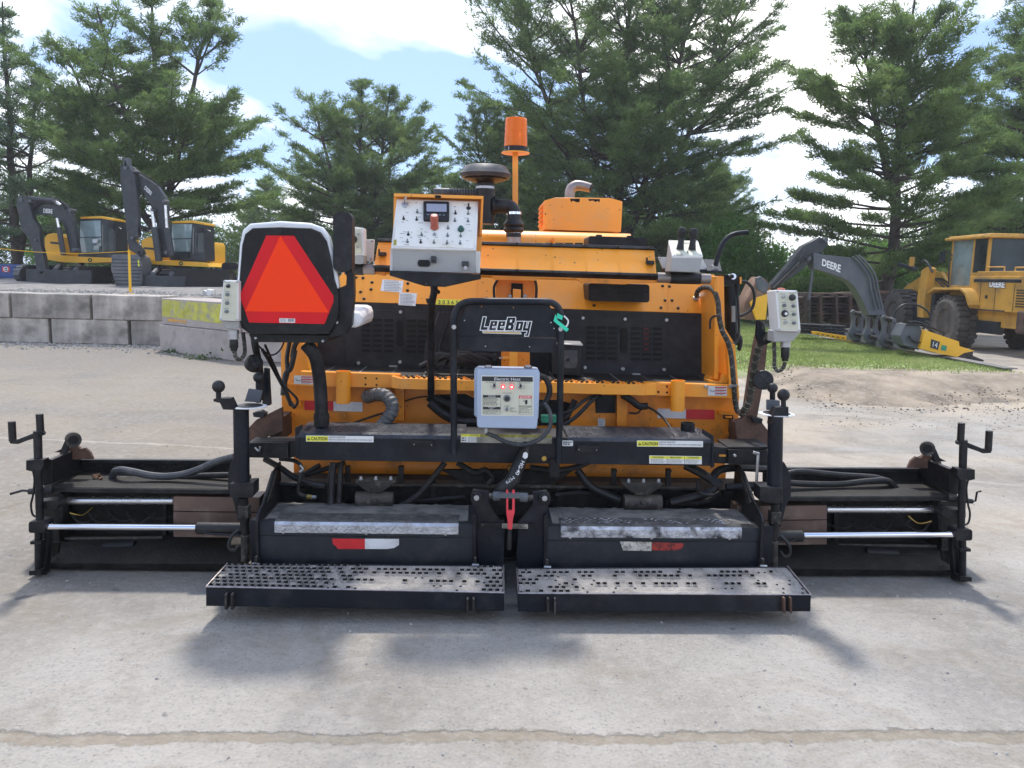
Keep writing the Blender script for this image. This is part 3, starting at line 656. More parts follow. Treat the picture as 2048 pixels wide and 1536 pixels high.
t4 = plant_tree(pine(47, hpx(-60, 33, 1240) + .8, 0, 1.2, [(0, 3.6), (.2, 4.9), (.45, 5.2), (.7, 4.2), (.9, 2.6), (1, 1)], [(0, 0, 0, 1.0), (-1.3, .2, 2.2, .98), (1.5, 0, 2.4, 1.0), (2.6, .3, 2.0, .95), (-2.6, .3, 2.4, .93)], .68, 'needles', 'bark', .26, step=.52),
    'pine_tree', 'tallest pine with a fan of bare trunks above the orange muffler box', 'pine tree', (treeat(1235, 33), 33, 0), 0, 1, PG)
t5 = plant_tree(pine(59, hpx(-5, 27, 1790), 0, 1.7, [(0, 3.4), (.25, 4.4), (.5, 3.8), (.75, 3.1), (.92, 2.1), (1, .8)], [(0, 0, 0, 1.0), (.9, 0, 4.2, .97)], 1.25, 'needles_warm', 'bark', .24),
    'pine_tree', 'pine with layered flat branches and a bare forked trunk left of the wheel loader cab', 'pine tree', (treeat(1780, 27), 27, 0), 2.2, 1, PG)
t6 = plant_tree(pine(67, hpx(-40, 31, 2040), 0, 1.8, [(0, 3.8), (.3, 4.6), (.6, 3.8), (.85, 2.4), (1, .8)], [(0, 0, 0, 1.0), (1.0, .3, 3.0, .9)], .9, 'needles'),
    'pine_tree', 'dark pine at the right picture edge behind the wheel loader', 'pine tree', (treeat(2040, 31), 31, 0), 0, 1, PG)
# second row, smaller in the picture
for (px, D, rot, sc, tw, lb) in ((540, 47, 2.0, .62, t2, 'far low pine filling the gap behind the seat back'),
                                 (905, 46, 3.0, .70, t3, 'far pine seen low between the console and the beacon'),
                                 (1020, 37, 4.0, .62, t4, 'dark pine standing right behind the beacon, left of the tallest pine'),
                                 (1420, 40, 1.1, .52, t4, 'small dark pine behind the twin joysticks'),
                                 (150, 46, 1.7, .66, t3, 'far pine low between the two left pines'),
                                 (1960, 44, 5.0, .60, t2, 'dark pine far behind the loader cab roof'),
                                 (2200, 33, .6, .95, t4, 'pine mostly outside the right picture edge')):
    plant_tree((0, 0, 0, 0, 0), 'pine_tree', lb, 'pine tree', (treeat(px, D), D, 0), rot, sc, PG, tw)
def bush_mesh(seed, n, lobes, leaf=.10):
    rg = np.random.default_rng(seed); P = []
    for (cx_, cy_, cz_, rx, ry, rz, w) in lobes:
        k = int(n * w); v = rg.normal(0, 1, (k, 3)); v /= np.linalg.norm(v, axis=1)[:, None]
        r = rg.uniform(.55, 1.0, k) ** .5 * (1 + .18 * np.sin(v[:, 0] * 9 + v[:, 2] * 7) + .12 * np.sin(v[:, 1] * 17 + v[:, 2] * 13)); P.append(np.c_[cx_ + v[:, 0] * rx * r, cy_ + v[:, 1] * ry * r, np.maximum(.02, cz_ + v[:, 2] * rz * r)])
    P = np.concatenate(P); P = np.repeat(P, 5, 0) + rg.normal(0, .12, (len(P) * 5, 3)); k = len(P)
    d = rg.normal(0, 1, (k, 3)); d /= np.linalg.norm(d, axis=1)[:, None]; s = np.cross(d, rg.normal(0, 1, (k, 3))); s /= np.linalg.norm(s, axis=1)[:, None]
    ln = rg.uniform(.6, 1.3, k)[:, None] * leaf
    V = np.empty((k, 3, 3)); V[:, 0] = P - s * ln * .45; V[:, 1] = P + s * ln * .45; V[:, 2] = P + d * ln
    return V.reshape(-1, 3)
def bush(name, px, D, w, h, seed, mt, label, n=2600, cat='bush', group='bushes under the pines'):
    rg = random.Random(seed); lobes = []
    for i in range(7):
        rx = w * rg.uniform(.22, .36); lobes.append((rg.uniform(-.42, .42) * w, rg.uniform(-.5, .5), h * rg.uniform(.25, .72), rx, rx * .8, h * rg.uniform(.22, .34), 1 / 7))
    rt_ = root(name, label, cat, (0, 0, 0), group); rt_.location = (treeat(px, D), D, 0)
    TV, TF = [], []
    for i in range(5):
        l = lobes[i]; polyl(TV, TF, [np.array([0, 0, 0.]), np.array([l[0] * .4, l[1] * .4, l[2] * .6]), np.array([l[0], l[1], l[2]])], .05, .015, 5)
    me = bpy.data.meshes.new('stems'); me.from_pydata([tuple(map(float, v)) for v in TV], [], TF); me.materials.append(MATS['bark']); t = bpy.data.objects.new('trunk', me); COL.objects.link(t); t.parent = rt_
    raw_tris('crown', bush_mesh(seed, n, lobes), mt, rt_); return rt_
for a in ((1500, 30, 3.0, 4.4, 1, 'leaves', 'bright green leafy tree right behind the black grab handle', 4200, 'tree'),
          (1400, 34, 5.0, 5.2, 9, 'leaves_dark', 'dark leafy bush behind the twin joystick box', 3500),
          (1600, 33, 3.2, 2.9, 2, 'leaves', 'light green bush behind the grey excavator stick', 3000),
          (1700, 31, 3.6, 3.3, 3, 'leaves', 'yellow-green undergrowth under the grey excavator boom', 3400),
          (1850, 34, 4.6, 4.2, 4, 'leaves_dark', 'dark undergrowth behind the loader lift arm', 3000),
          (2020, 36, 5.2, 4.6, 14, 'leaves_dark', 'dark undergrowth behind the loader engine cover', 3000),
          (1770, 38, 4.6, 4.4, 18, 'leaves_dark', 'dark undergrowth behind the foot of the grey boom', 3000),
          (20, 34, 4.2, 5.4, 5, 'leaves_dark', 'green undergrowth at the left edge behind the blue truck', 3200),
          (135, 38, 4.6, 4.6, 6, 'leaves', 'light green bush between the two excavator cabs', 3000),
          (290, 36, 4.6, 3.6, 15, 'leaves_dark', 'dark undergrowth right behind the taller excavator', 2800),
          (440, 36, 5.0, 4.4, 7, 'leaves_dark', 'dark undergrowth left of the seat', 3000),
          (545, 40, 5.4, 5.0, 16, 'leaves_dark', 'dark undergrowth hidden behind the seat back', 3000),
          (690, 42, 6.0, 4.8, 8, 'leaves_dark', 'dark bush behind the raised armrest', 3000),
          (860, 42, 5.6, 4.6, 10, 'leaves_dark', 'dark bush behind the control console', 3000),
          (1030, 40, 5.0, 4.4, 12, 'leaves_dark', 'dark bush behind the beacon post', 3000),
          (1180, 40, 5.6, 5.4, 13, 'leaves_dark', 'dark bush behind the exhaust pipe', 3000),
          (1290, 38, 5.6, 5.6, 17, 'leaves_dark', 'dark bush right of the orange muffler box', 3000)):
    bush('leafy_bush' if len(a) < 9 else 'leafy_tree', a[0], a[1], a[2], a[3], a[4], a[5], a[6], a[7], 'bush' if len(a) < 9 else 'tree')
# ================================================================= THE PAVER
PV = root('asphalt_paver', 'orange and black asphalt paver with two steps, control console and red triangle sign', 'paver', (0, 4.6, 0), frame=KF)
def L(name, m, parent=PV, bev=.002, lab=None):
    o = m.link(name, parent, bev)
    if lab: o['label'] = lab
    return o
def kx(px, py, y): return K(y).at(px, py)
def pts(l): return [kx(*a) for a in l]
def hose(name, l, rpx, mt='rubber', n=9, parent=PV, sub=6):
    p = pts(l); r = rpx / FPX * (l[0][2] + .1); m = MB(); m.tube(p, r, mt, n=n, sub=sub); return L(name, m, parent, 0)
# ---- hidden tractor body, tracks, hopper
m = MB(); a = kx(575, 800, 4.56); b = kx(1470, 800, 4.56)
m.box((a.x + .02, 4.60, .30), (b.x - .02, 7.2, .93), 'orange_dirty'); m.box((a.x + .06, 4.92, .93), (b.x - .02, 6.9, 1.30), 'orange'); L('tractor_body', m)
for s, nm in ((-1, 0), (1, 1)):
    cx_ = (a.x + .22) if s < 0 else (b.x - .22); m = MB(); pr = []
    for k in range(13): an = R(90 + 15 * k); pr.append((4.95 + .27 * math.cos(an), .29 + .27 * math.sin(an)))
    for k in range(13): an = R(270 + 15 * k); pr.append((6.9 + .27 * math.cos(an), .29 + .27 * math.sin(an)))
    m.loft([(cx_ - .18, y, z) for y, z in pr], [(cx_ + .18, y, z) for y, z in pr], 'rubber'); L('track', m, bev=.01)
m = MB(); m.box((a.x - .12, 7.25, .35), (b.x + .12, 8.9, .5), 'rusty'); m.box((a.x - .12, 7.25, .5), (a.x - .07, 8.9, .9), 'orange'); m.box((b.x + .07, 7.25, .5), (b.x + .12, 8.9, .9), 'orange'); L('hopper', m)
# ---- rear panel
m = MB(); m.ext(K(4.5), [(562, 768), (1478, 792), (1477, 905), (1440, 935), (605, 925), (566, 900)], 0, .1, 'orange_dirty')
m.tube([kx(603, 925, 4.53), kx(1441, 944, 4.53)], .105, 'orange_dirty', n=24, sm=False)
m.ext(K(4.44), [(789, 772), (808, 772), (808, 842), (789, 841)], 0, .06, 'orange_dirty'); m.ext(K(4.44), [(1234, 788), (1257, 789), (1252, 852), (1234, 852)], 0, .06, 'orange_dirty')
rear = L('rear_panel', m)
m = MB()
m.ext(K(4.492), [(858, 790), (930, 788), (955, 800), (1110, 800), (1140, 806), (1140, 850), (905, 855), (900, 845), (878, 818), (852, 800)], 0, .04, 'void')
m.ext(K(4.49), [(1190, 790), (1240, 792), (1238, 826), (1192, 826)], 0, .03, 'black_paint'); L('engine_bay_shade', m)  # flat black plates; the shade of the open bay is put into their colour
m = MB(); m.rect(K(4.494), 609, 801, 667, 820, 0, .003, 'tape_red', .025); m.rect(K(4.493), 667, 803, 725, 822, 0, .003, 'tape_white', .025); L('reflective_tape', m, rear, 0)
m = MB(); m.rect(K(4.494), 1315, 817, 1372, 836, 0, .003, 'tape_white', .02); m.rect(K(4.493), 1372, 818.5, 1429, 838, 0, .003, 'tape_red', .02); L('reflective_tape', m, rear, 0)
m = MB(); m.rect(K(4.494), 1196, 837, 1210, 852, 0, .003, 'decal_white'); tint(4, m, K(4.494), 1197, 838, 1209, 851, 'ink_grey', 4); L('decal', m, rear, 0)
m = MB(); m.rect(K(4.46), 1438, 823, 1470, 829, 0, .04, 'orange_dirty'); m.rect(K(4.45), 1447, 830, 1467, 838, 0, .012, 'black_paint'); m.rect(K(4.445), 1451, 832, 1464, 836, -.002, .012, 'orange_dirty'); L('latch', m, rear)
m = MB()
for (x, y) in ((690, 832), (1347, 850), (585, 830), (1455, 868)): m.disc(K(4.49), x, y, 4, -.008, .01, 'orange_dirty', 10)
m.rect(K(4.49), 585, 800, 604, 812, -.02, .01, 'orange_dirty'); L('bolt_heads', m, rear)
# ---- deck with beam
m = MB(); A = kx(600, 743, 4.44); B = kx(1478, 769, 4.44)
m.loft([(A.x, 4.46, A.z - .012), (B.x - .02, 4.46, B.z - .012), (B.x - .02, 4.9, B.z - .012), (A.x, 4.9, A.z - .012)][::-1],
       [(A.x, 4.46, A.z - .03), (B.x - .02, 4.46, B.z - .03), (B.x - .02, 4.9, B.z - .03), (A.x, 4.9, A.z - .03)][::-1], 'grimy_shaded')
for i in range(13):
    x = A.x + (B.x - A.x) * (i + .6) / 13.2; z = A.z + (B.z - A.z) * (i + .6) / 13.2 - .011
    m.loft([(x, 4.47, z), (x + .012, 4.47, z), (x + .012, 4.88, z), (x, 4.88, z)], [(x, 4.47, z - .004), (x + .012, 4.47, z - .004), (x + .012, 4.88, z - .004), (x, 4.88, z - .004)], 'steel' if i % 2 else 'cast_dirty')
deck = L('deck', m)
m = MB(); m.ext(K(4.42), [(600, 743), (800, 749), (800, 776), (600, 772)], 0, .06, 'orange'); m.ext(K(4.42), [(1290, 765), (1478, 771), (1478, 797), (1290, 790)], 0, .06, 'orange')
m.ext(K(4.36), [(800, 757), (1290, 770), (1290, 791), (800, 778)], 0, .07, 'orange')
tl, tr = kx(800, 757, 4.36), kx(1290, 770, 4.36)
m.loft([tl, tr, tr + Vector((.0, .10, .003)), tl + Vector((0, .10, .003))], [q - Vector((0, 0, .006)) for q in (tl, tr, tr + Vector((0, .10, .003)), tl + Vector((0, .10, .003)))], 'orange')
m.ext(K(4.36), [(783, 752), (800, 757), (800, 778), (783, 776)], 0, .06, 'orange'); m.ext(K(4.36), [(1290, 770), (1312, 767), (1312, 790), (1290, 791)], 0, .06, 'orange')
for (x, y) in ((726, 756), (748, 757), (726, 769), (748, 770)): m.disc(K(4.418), x + 5, y, 2.2, -.001, .01, 'void', 8)
for (x, y) in ((1298, 772), (1334, 773), (1298, 784), (1334, 785), (1317, 784)): m.disc(K(4.418), x, y, 2.4, -.001, .01, 'void', 8)
beam = L('deck_beam', m)
m = MB(); nG = 46
for i in range(nG):
    for j in range(2):
        c = tl + (tr - tl) * ((i + .5 + .5 * j) / (nG + .5)) + Vector((0, .028 + .045 * j, .004))
        m.lathe(c, (0, 0, 1), [(.009, -.002), (.0085, .006), (.005, .006)], 'void' if (i + j) % 3 else 'orange_dirty', 6)
L('tread_holes', m, beam, 0)
for x, y0, y1 in ((687, 742, 806), (1356, 761, 821)):
    m = MB(); c0 = kx(x, y0, 4.385); c1 = kx(x - 1, y1, 4.385); r_ = 14.2 / FPX * 4.45
    m.lathe(c1, (c0 - c1), [(r_, 0), (r_, (c0 - c1).length), (r_ * .86, (c0 - c1).length), (r_ * .86, (c0 - c1).length - .03)], 'orange', 28); L('socket_tube', m, bev=0)
def warn_decal(x0, y0, x1, y1, sc_, parent):
    m = MB(); p = K(4.416); m.rect(p, x0, y0, x1, y1, 0, .003, 'decal_white')
    w = (x1 - x0) * .36; X = x0 + w
    for k in range(3):
        yy = y0 + 1.6 + k * (y1 - y0 - 2) / 3; m.rect(p, X, yy, x1 - 1.5, yy + 2.2, -.0008, .001, 'ink_red'); tint(1, m, p, X, yy + 3, x1 - 2, yy + 6, 'ink_grey', k, .6, .001)
    for k in range(4): m.tube([p.at(x0 + 3 + k * 2.2, y0 + 6 + k * 2, .0014), p.at(x0 + 7 + k * 2.4, y0 + 12 - k, .0014)], .0010, 'ink', n=4, sm=False)
    return L('warning_decal', m, parent, 0)
warn_decal(588, 751, 627, 768, 1, beam); warn_decal(1416, 772, 1454, 791, 1, beam)
m = MB(); m.disc(K(4.42), 1411, 773, 3.6, -.014, .01, 'steel', 12); m.disc(K(4.42), 1460, 773, 3.6, -.014, .01, 'steel', 12); m.rect(K(4.40), 1462, 769, 1476, 774, 0, .01, 'steel'); L('cable_clamp', m, beam)
# ---- engine hood
m = MB(); m.ext(K(4.88), [(635, 601), (1427, 626), (1427, 766), (635, 745)], 0, .05, 'black_tex')
m.ext(K(4.872), [(690, 618), (905, 624), (905, 742), (690, 737)], 0, .01, 'black_tex'); m.ext(K(4.872), [(1130, 632), (1334, 637), (1334, 752), (1130, 748)], 0, .01, 'black_tex')
lower = L('engine_screen', m)
def slots(cols, r0_, r1_, oval, n=7):
    for ci, cx_ in enumerate(cols):
        m = MB()
        for j in range(n):
            y = r0_ + (r1_ - r0_) * j / (n - 1) + (cx_ - cols[0]) * .02
            m.rrect(K(4.868), cx_ - 10, y - 3.7, cx_ + 10, y + 3.7, 3, -.0005, .004, 'black_tex', .0)
            m.rrect(K(4.8645), cx_ - 9.2, y - 3.0, cx_ + 9.2, y + 3.0, 2.6, 0, .004, 'void' if not (1285 < cx_ < 1300 and j < 5) else 'void', .0)
            if 1285 < cx_ < 1300 and j < 5: m.rect(K(4.8642), cx_ - 6, y - 2, cx_ + 5, y + 2, 0, .004, 'dim_red')
        L('vent_column', m, lower, 0)
    m = MB(); m.rrect(K(4.8645), oval[0] - 7, oval[1], oval[0] + 7, oval[2], 7, 0, .004, 'void', 0); L('vent_slot', m, lower, 0)
slots([732, 755, 778, 823, 845, 868], 640, 701, (800, 640, 694)); slots([1181, 1203, 1225, 1271, 1293, 1315], 655, 716, (1248, 655, 706))
m = MB()
for (x, y) in ((717, 726), (800, 724), (885, 628), (801, 624), (1166, 636), (1250, 638), (1333, 640), (1246, 738), (1328, 739), (1170, 735), (1245, 738)): m.disc(K(4.868), x, y, 3.4, -.008, .006, 'steel', 10)
for (x, y) in ((1273, 747), (786, 731)): m.rect(K(4.86), x - 8, y, x + 8, y + 3, 0, .02, 'steel')
L('bolt_heads', m, lower)
SL = PL(KF, pts=[(640, 602, 4.875), (1427, 627, 4.875), (1427, 553, 5.02)])
m = MB(); m.ext(SL, [(640, 601), (1427, 627), (1429, 549), (700, 528)], 0, .04, 'orange'); hood = L('hood_slope', m)
m = MB()
for (x, y) in ((712, 555), (726, 556), (744, 565), (742, 579), (721, 584), (728, 598), (815.6, 567), (815, 581), (1325, 572), (1339, 573), (1330, 601), (1344, 601), (1322, 615.5), (1356, 616.5), (1188, 611)):
    c = SL.at(x, y, 0); m.lathe(c, SL.n, [(.0095, -.004), (.0095, .004), (.006, .009), (.002, .0105)], 'cast_dirty', 12)
L('bolt_heads', m, hood, 0)
m = MB(); 
for (x, y0, y1) in ((954, 556, 611), (1335, 566, 624), (709, 548, 604)): m.ext(SL, [(x, y0), (x + 1.3, y0), (x + 1.3, y1), (x, y1)], -.001, .002, 'orange_dirty')
L('panel_seam', m, hood, 0)
m = MB(); m.ext(SL, [(765, 559), (807, 562), (804, 585), (761, 582)], -.0015, .001, 'decal_white'); tint(7, m, SL, 768, 561, 804, 583, 'ink_grey', 1, .6, .003); L('decal', m, hood, 0)
m = MB(); m.ext(SL, [(799, 585), (834, 587), (831, 612), (797, 610)], -.0015, .001, 'decal_white'); tint(8, m, SL, 800, 588, 831, 610, 'ink_grey', 2, .6, .003); L('decal', m, hood, 0)
m = MB(); m.ext(SL, [(875, 598), (930, 600), (930, 611), (871, 609)], -.0015, .001, 'decal_yellow')
for i, ch in enumerate('30365'): m.text(SL, ch, [(876 + i * 8.9, 600.3 + i * .2), (881 + i * 8.9, 600.5 + i * .2), (881 + i * 8.9, 608 + i * .2), (876 + i * 8.9, 607.8 + i * .2)], 'ink', .003, bold=.01)
L('number_decal', m, hood, 0)
# hood top and muffler box
m = MB(); a1 = kx(962, 458, 5.32); b1 = kx(1263, 466, 5.32); a0 = kx(690, 528, 5.04); b0 = kx(1429, 549, 5.04)
m.loft([(a0.x, 5.04, a0.z - .2), (b0.x, 5.04, b0.z - .2), (b0.x, 5.04, b0.z), (a0.x, 5.04, a0.z)], [(a0.x, 6.9, a0.z - .2), (b0.x, 6.9, b0.z - .2), (b0.x, 6.9, b0.z), (a0.x, 6.9, a0.z)], 'orange')
prof = [(5.26, -.25), (5.27, -.07), (5.30, -.03), (5.34, -.005), (5.40, 0), (6.9, 0), (6.9, -.25)]
m.loft([(a1.x - .30, y, a1.z + z) for y, z in prof], [(b1.x, y, b1.z + z) for y, z in prof], 'orange'); L('engine_hood', m, bev=.006)
m = MB()
for (x, y) in ((1105, 480), (1245, 481)): m.disc(K(5.26), x, y, 4, -.01, .01, 'orange_dirty', 10)
for k in range(9): m.rrect(K(5.262), 1010 + k * 20, 485.5, 1026 + k * 20, 489, 1.7, -.003, .01, 'void')
L('hood_slots', m)
m = MB(); m.ext(K(5.5), [(1089, 401), (1111, 395), (1221, 396), (1245, 403), (1242, 464), (1088, 459)], 0, .48, 'orange')
for (x0, y0, x1) in ((1140, 397, 1160), (1176, 398, 1200)):
    r2_ = random.Random(x0); m.ext(K(5.498), [(x0, y0), (x1, y0 + .3)] + [(x1 - (x1 - x0) * k / 6 - 1, y0 + 2.5 + r2_.uniform(0, 5.5)) for k in range(6)], 0, .004, 'grimy_shaded')
mb_ = L('muffler_box', m, bev=.008)
m = MB(); q = kx(1088, 430, 5.5)
for k in range(5): m.box((q.x - .012, 5.60, q.z - .06 + k * .03), (q.x + .01, 5.9, q.z - .045 + k * .03), 'orange_dirty')
m.disc(K(5.498), 1091, 428, 1.5, -.004, .004, 'void', 8); L('louvres', m, mb_)
m = MB(); m.tube(pts([(1139, 402, 5.65), (1139.5, 388, 5.65), (1143, 377, 5.65), (1153, 371, 5.65), (1166, 372, 5.64), (1182, 376, 5.62)]), [.036, .036, .036, .035, .034, .031], 'exhaust', n=18); m.tube([kx(1180, 375.6, 5.618), kx(1183, 376.4, 5.615)], .027, 'void', n=14, sm=False); L('exhaust_pipe', m, bev=0)
# ---- air cleaner
m = MB(); c = kx(971, 352, 5.15); z0 = c.z; f_ = 1 / FPX * 5.15
m.lathe((c.x, 5.15, c.z), (0, 0, 1), [(.125, -.016), (.152, -.012), (.160, .006), (.163, .010), (.150, .026), (.128, .058), (.118, .062), (.02, .068)], 'rubber_grey', 40)
m.lathe((c.x, 5.15, c.z), (0, 0, 1), [(.055, -.075), (.06, -.045), (.135, -.022), (.125, -.012), (.05, -.012)], 'rubber', 32)
ac = L('air_cleaner', m, bev=0)
m = MB(); m.cyl(kx(970, 362, 5.15), kx(970, 378, 5.15), .058, .056, 'rubber', 22); m.cyl(kx(970, 373, 5.15), kx(970, 378, 5.15), .0595, .0595, 'steel', 22)
m.cyl(kx(970, 378, 5.15), kx(969, 448, 5.15), .062, .060, 'rubber', 24); m.tube(pts([(985, 413, 5.15), (1004, 412, 5.15), (1020, 414, 5.15), (1028, 424, 5.15), (1028, 436, 5.15)]), .043, 'rubber', n=18); m.cyl(kx(985, 412, 5.15), kx(990, 412, 5.15), .062, .062, 'rubber', 20); L('intake_housing', m, ac, 0)
m = MB(); o_ = kx(1028, 436, 5.15); m.lathe(o_, (0, 0, -1), [(.045, -.01), (.047, 0), (.047, .012), (.052, .02), (.062, .030), (.066, .042), (.060, .053), (.056, .056), (.062, .062), (.067, .073), (.06, .085), (.048, .095), (.048, .12), (.03, .12)], 'rubber', 26)
m.cyl(kx(1028, 424, 5.15), kx(1028, 429, 5.15), .0485, .0485, 'chrome', 24); m.cyl(kx(1028, 461, 5.15), kx(1028, 466, 5.15), .0505, .0505, 'chrome', 24); L('intake_bellows', m, ac, 0)
m = MB(); m.cyl(kx(1028, 462, 5.15), kx(1028, 500, 5.15), .045, .045, 'exhaust', 22); L('intake_pipe', m, ac, 0)
m = MB(); h0 = kx(867, 384, 5.15); h1 = kx(955, 386, 5.15); nn = 18
prof = [(.02, 0), (.024, .004), (.026, .01), (.026, .10)] + [(.0265 if k % 2 else .021, .105 + k * .0085) for k in range(21)] + [(.024, (h1 - h0).length)]
m.lathe(h0, h1 - h0, prof, 'rubber_grey', 20); L('intake_horn', m, ac, 0)
# ---- beacon
m = MB(); m.rect(K(5.27), 1025, 306, 1036, 470, 0, .012, 'orange', .0); bp_ = L('beacon_post', m)
c = kx(1031, 306, 5.28); q = 1 / FPX * 5.32
m = MB(); m.lathe(c, (0, 0, 1), [(27 * q, -.004), (27 * q, .003), (20 * q, .003)], 'orange', 32)
m.lathe(c, (0, 0, 1), [(24 * q, .003), (25 * q, .008), (22.5 * q, .016), (22.5 * q, .036), (21 * q, .038), (10 * q, .038)], 'rubber', 32)
for an in (0, 2, 4.1): m.cyl(c + Vector((24 * q * math.cos(an), 24 * q * math.sin(an), .004)), c + Vector((24 * q * math.cos(an), 24 * q * math.sin(an), .03)), .003, .003, 'steel', 6)
bc = L('beacon', m, bev=0)
m = MB(); prof = []
H_ = .170
for k in range(31):
    t = k / 30; rr = (22.2 - 1.6 * t) * q + (.0008 if k % 2 else 0) - (.001 if 14 < k < 17 else 0); prof.append((rr, .038 + t * H_))
prof += [(19.5 * q, .038 + H_ + .006), (17 * q, .038 + H_ + .008), (.001, .038 + H_ + .008)]
m.lathe(c, (0, 0, 1), prof, 'amber', 40); L('beacon_lens', m, bc, 0)
m = MB(); m.lathe(c, (0, 0, 1), [(.018, .038), (.018, .06), (.05, .08), (.052, .10), (.02, .12), (.01, .16)], 'amber_dark', 20); L('beacon_reflector', m, bc, 0)
# ---- console beam (sliding track)
CB = PL(KF, pts=[(747, 535, 4.36), (1314, 553, 4.36), (1308, 499, 4.47)])
m = MB(); m.ext(CB, [(757, 482), (1308, 499), (1314, 553), (747, 535)], 0, .06, 'orange')
m.ext(K(4.38), [(749, 538), (1314, 556), (1314, 566), (1262, 567), (1250, 569), (1165, 566), (1152, 558), (1078, 557), (1070, 562), (990, 560), (982, 552), (770, 545), (770, 552), (750, 548)], 0, .05, 'orange_dirty')
tb = L('console_beam', m)
m = MB(); m.ext(CB, [(756, 479), (1306, 495.5), (1308, 501), (757, 484.5)], -.012, .03, 'black_paint'); m.ext(CB, [(747, 532), (1313, 549.5), (1315, 554.5), (747, 537)], -.012, .03, 'black_paint'); L('beam_trim', m, tb)
m = MB()
for x in (1033, 1102, 1169, 1235, 1299): m.disc(PL(KF, 4.45), x, 485 + (x - 960) * .032, 2.6, -.02, .01, 'cast_dirty', 10)
for x in (961, 1033, 1102, 1171, 1240, 1306): m.disc(PL(KF, 4.345), x, 538.5 + (x - 961) * .031, 2.6, -.012, .01, 'cast_dirty', 10)
L('bolt_heads', m, tb, 0)
for (x, y) in ((757, 504), (1293, 521)):
    m = MB(); p = PL(KF, 4.39); m.rrect(p, x, y, x + 15, y + 8, 2, -.012, .03, 'cast_dirty'); m.rect(p, x, y - 6, x + 2, y + 1, -.012, .02, 'cast_dirty'); m.disc(p, x + 10, y + 4, 1.8, -.015, .01, 'rusty', 8); L('latch', m, tb)
m = MB(); m.rrect(K(4.60), 1177, 472, 1294, 500, 5, 0, .22, 'black_paint', .03); m.rrect(K(4.59), 1193, 469, 1204, 475, 1.5, 0, .03, 'black_paint', .03); m.rrect(K(4.59), 1255, 471, 1266, 477, 1.5, 0, .03, 'black_paint', .03); L('tool_tray', m, bev=.008)
m = MB(); m.rrect(K(4.72), 1177, 566, 1299, 602, 6, 0, .3, 'shell', .025); m.rrect(K(4.71), 1180, 579, 1296, 583, 1.5, 0, .02, 'black_paint', .025); L('storage_box', m, bev=.01)
# support column
m = MB(); p = K(4.52); m.ext(p, [(992, 555), (1071, 558), (1070, 605), (1060, 610), (1060, 742), (1003, 740), (1003, 610), (992, 600)], .02, .1, 'orange_dirty')
m.ext(p, [(1023, 566), (1046, 567), (1045, 640), (1022, 640)], 0, .04, 'void'); m.ext(K(4.50), [(1026, 578), (1042, 579), (1041, 620), (1025, 620)], 0, .02, 'orange')
m.ext(K(4.42), [(1019, 700), (1035, 700), (1035, 742), (1019, 742)], 0, .04, 'orange'); m.cyl(kx(1006, 716, 4.44), kx(1020, 716, 4.44), .011, .011, 'orange', 12); m.cyl(kx(998, 716, 4.44), kx(1007, 716, 4.44), .006, .006, 'steel', 10)
m.ext(K(4.43), [(985, 709), (992, 706), (993, 722), (986, 725)], 0, .03, 'black_paint'); m.disc(p, 1050, 592, 4, -.006, .01, 'steel', 8); m.disc(p, 1020, 592, 4, -.006, .01, 'steel', 8)
m.tube(pts([(995, 560, 4.5), (988, 575, 4.5), (989, 600, 4.5)]), .008, 'rubber', n=8); m.tube(pts([(1070, 560, 4.5), (1073, 575, 4.5), (1072, 600, 4.5)]), .008, 'rubber', n=8)
L('support_column', m)
m = MB(); m.ext(K(4.6), [(1103, 688), (1162, 691), (1162, 752), (1103, 748)], 0, .16, 'black_paint'); m.ext(K(4.585), [(1128, 700), (1155, 700), (1155, 730), (1149, 737), (1128, 737)], 0, .02, 'rubber_grey'); m.disc(K(4.58), 1136, 720, 3.4, -.001, .02, 'void', 12)
m.loft([kx(1128, 687, 4.58), kx(1166, 689, 4.58), kx(1160, 682, 4.72), kx(1128, 681, 4.72)], [v - Vector((0, 0, .008)) for v in pts([(1128, 687, 4.58), (1166, 689, 4.58), (1160, 682, 4.72), (1128, 681, 4.72)])], 'steel')
L('relay_box', m)
m = MB(); r2_ = random.Random(8)
for i in range(9): m.tube(pts([(840 + i * 11, 735 + r2_.uniform(-4, 4), 4.6), (870 + i * 9, 712 + r2_.uniform(-8, 8), 4.6), (905 + i * 9, 716 + r2_.uniform(-6, 8), 4.58), (945 + i * 6, 730 + r2_.uniform(-6, 8), 4.6), (985, 738, 4.62)]), .016, 'rubber', n=7)
for i in range(5): m.tube(pts([(852 + i * 5, 742, 4.62), (855 + i * 6, 690, 4.66), (872 + i * 5, 650, 4.68), (880 + i * 6, 625, 4.7)]), .013, 'rubber', n=7)
L('cable_bundle', m, bev=0)
# ---- control console
CF = PL(KF, pts=[(781.6, 496, 4.00), (952, 500.6, 4.00), (957, 402, 4.16)])
m = MB(); m.ext(K(4.20), [(788, 386.5), (967, 392), (963, 500), (958, 548), (955, 549), (784, 540)], 0, .02, 'orange'); m.ext(K(4.12), [(788, 386.5), (967, 392), (966, 398), (787.5, 392.5)], 0, .09, 'orange'); m.ext(K(4.12), [(963, 396), (967, 396), (963, 470), (959, 470)], 0, .08, 'orange_dirty')
m.rrect(K(4.115), 870, 390.5, 882, 395.5, 2, -.003, .02, 'grimy_shaded', .03); con = L('control_console', m)
m = MB(); m.ext(CF, [(793.8, 397.5), (957, 402), (952, 500.6), (781.6, 496)], 0, .09, 'box_white'); m.ext(K(4.03), [(781, 496), (786, 497), (786, 546), (779.5, 541)], 0, .12, 'box_white'); m.ext(K(4.05), [(951, 502), (961, 503), (960, 547), (951, 547)], 0, .12, 'box_white')
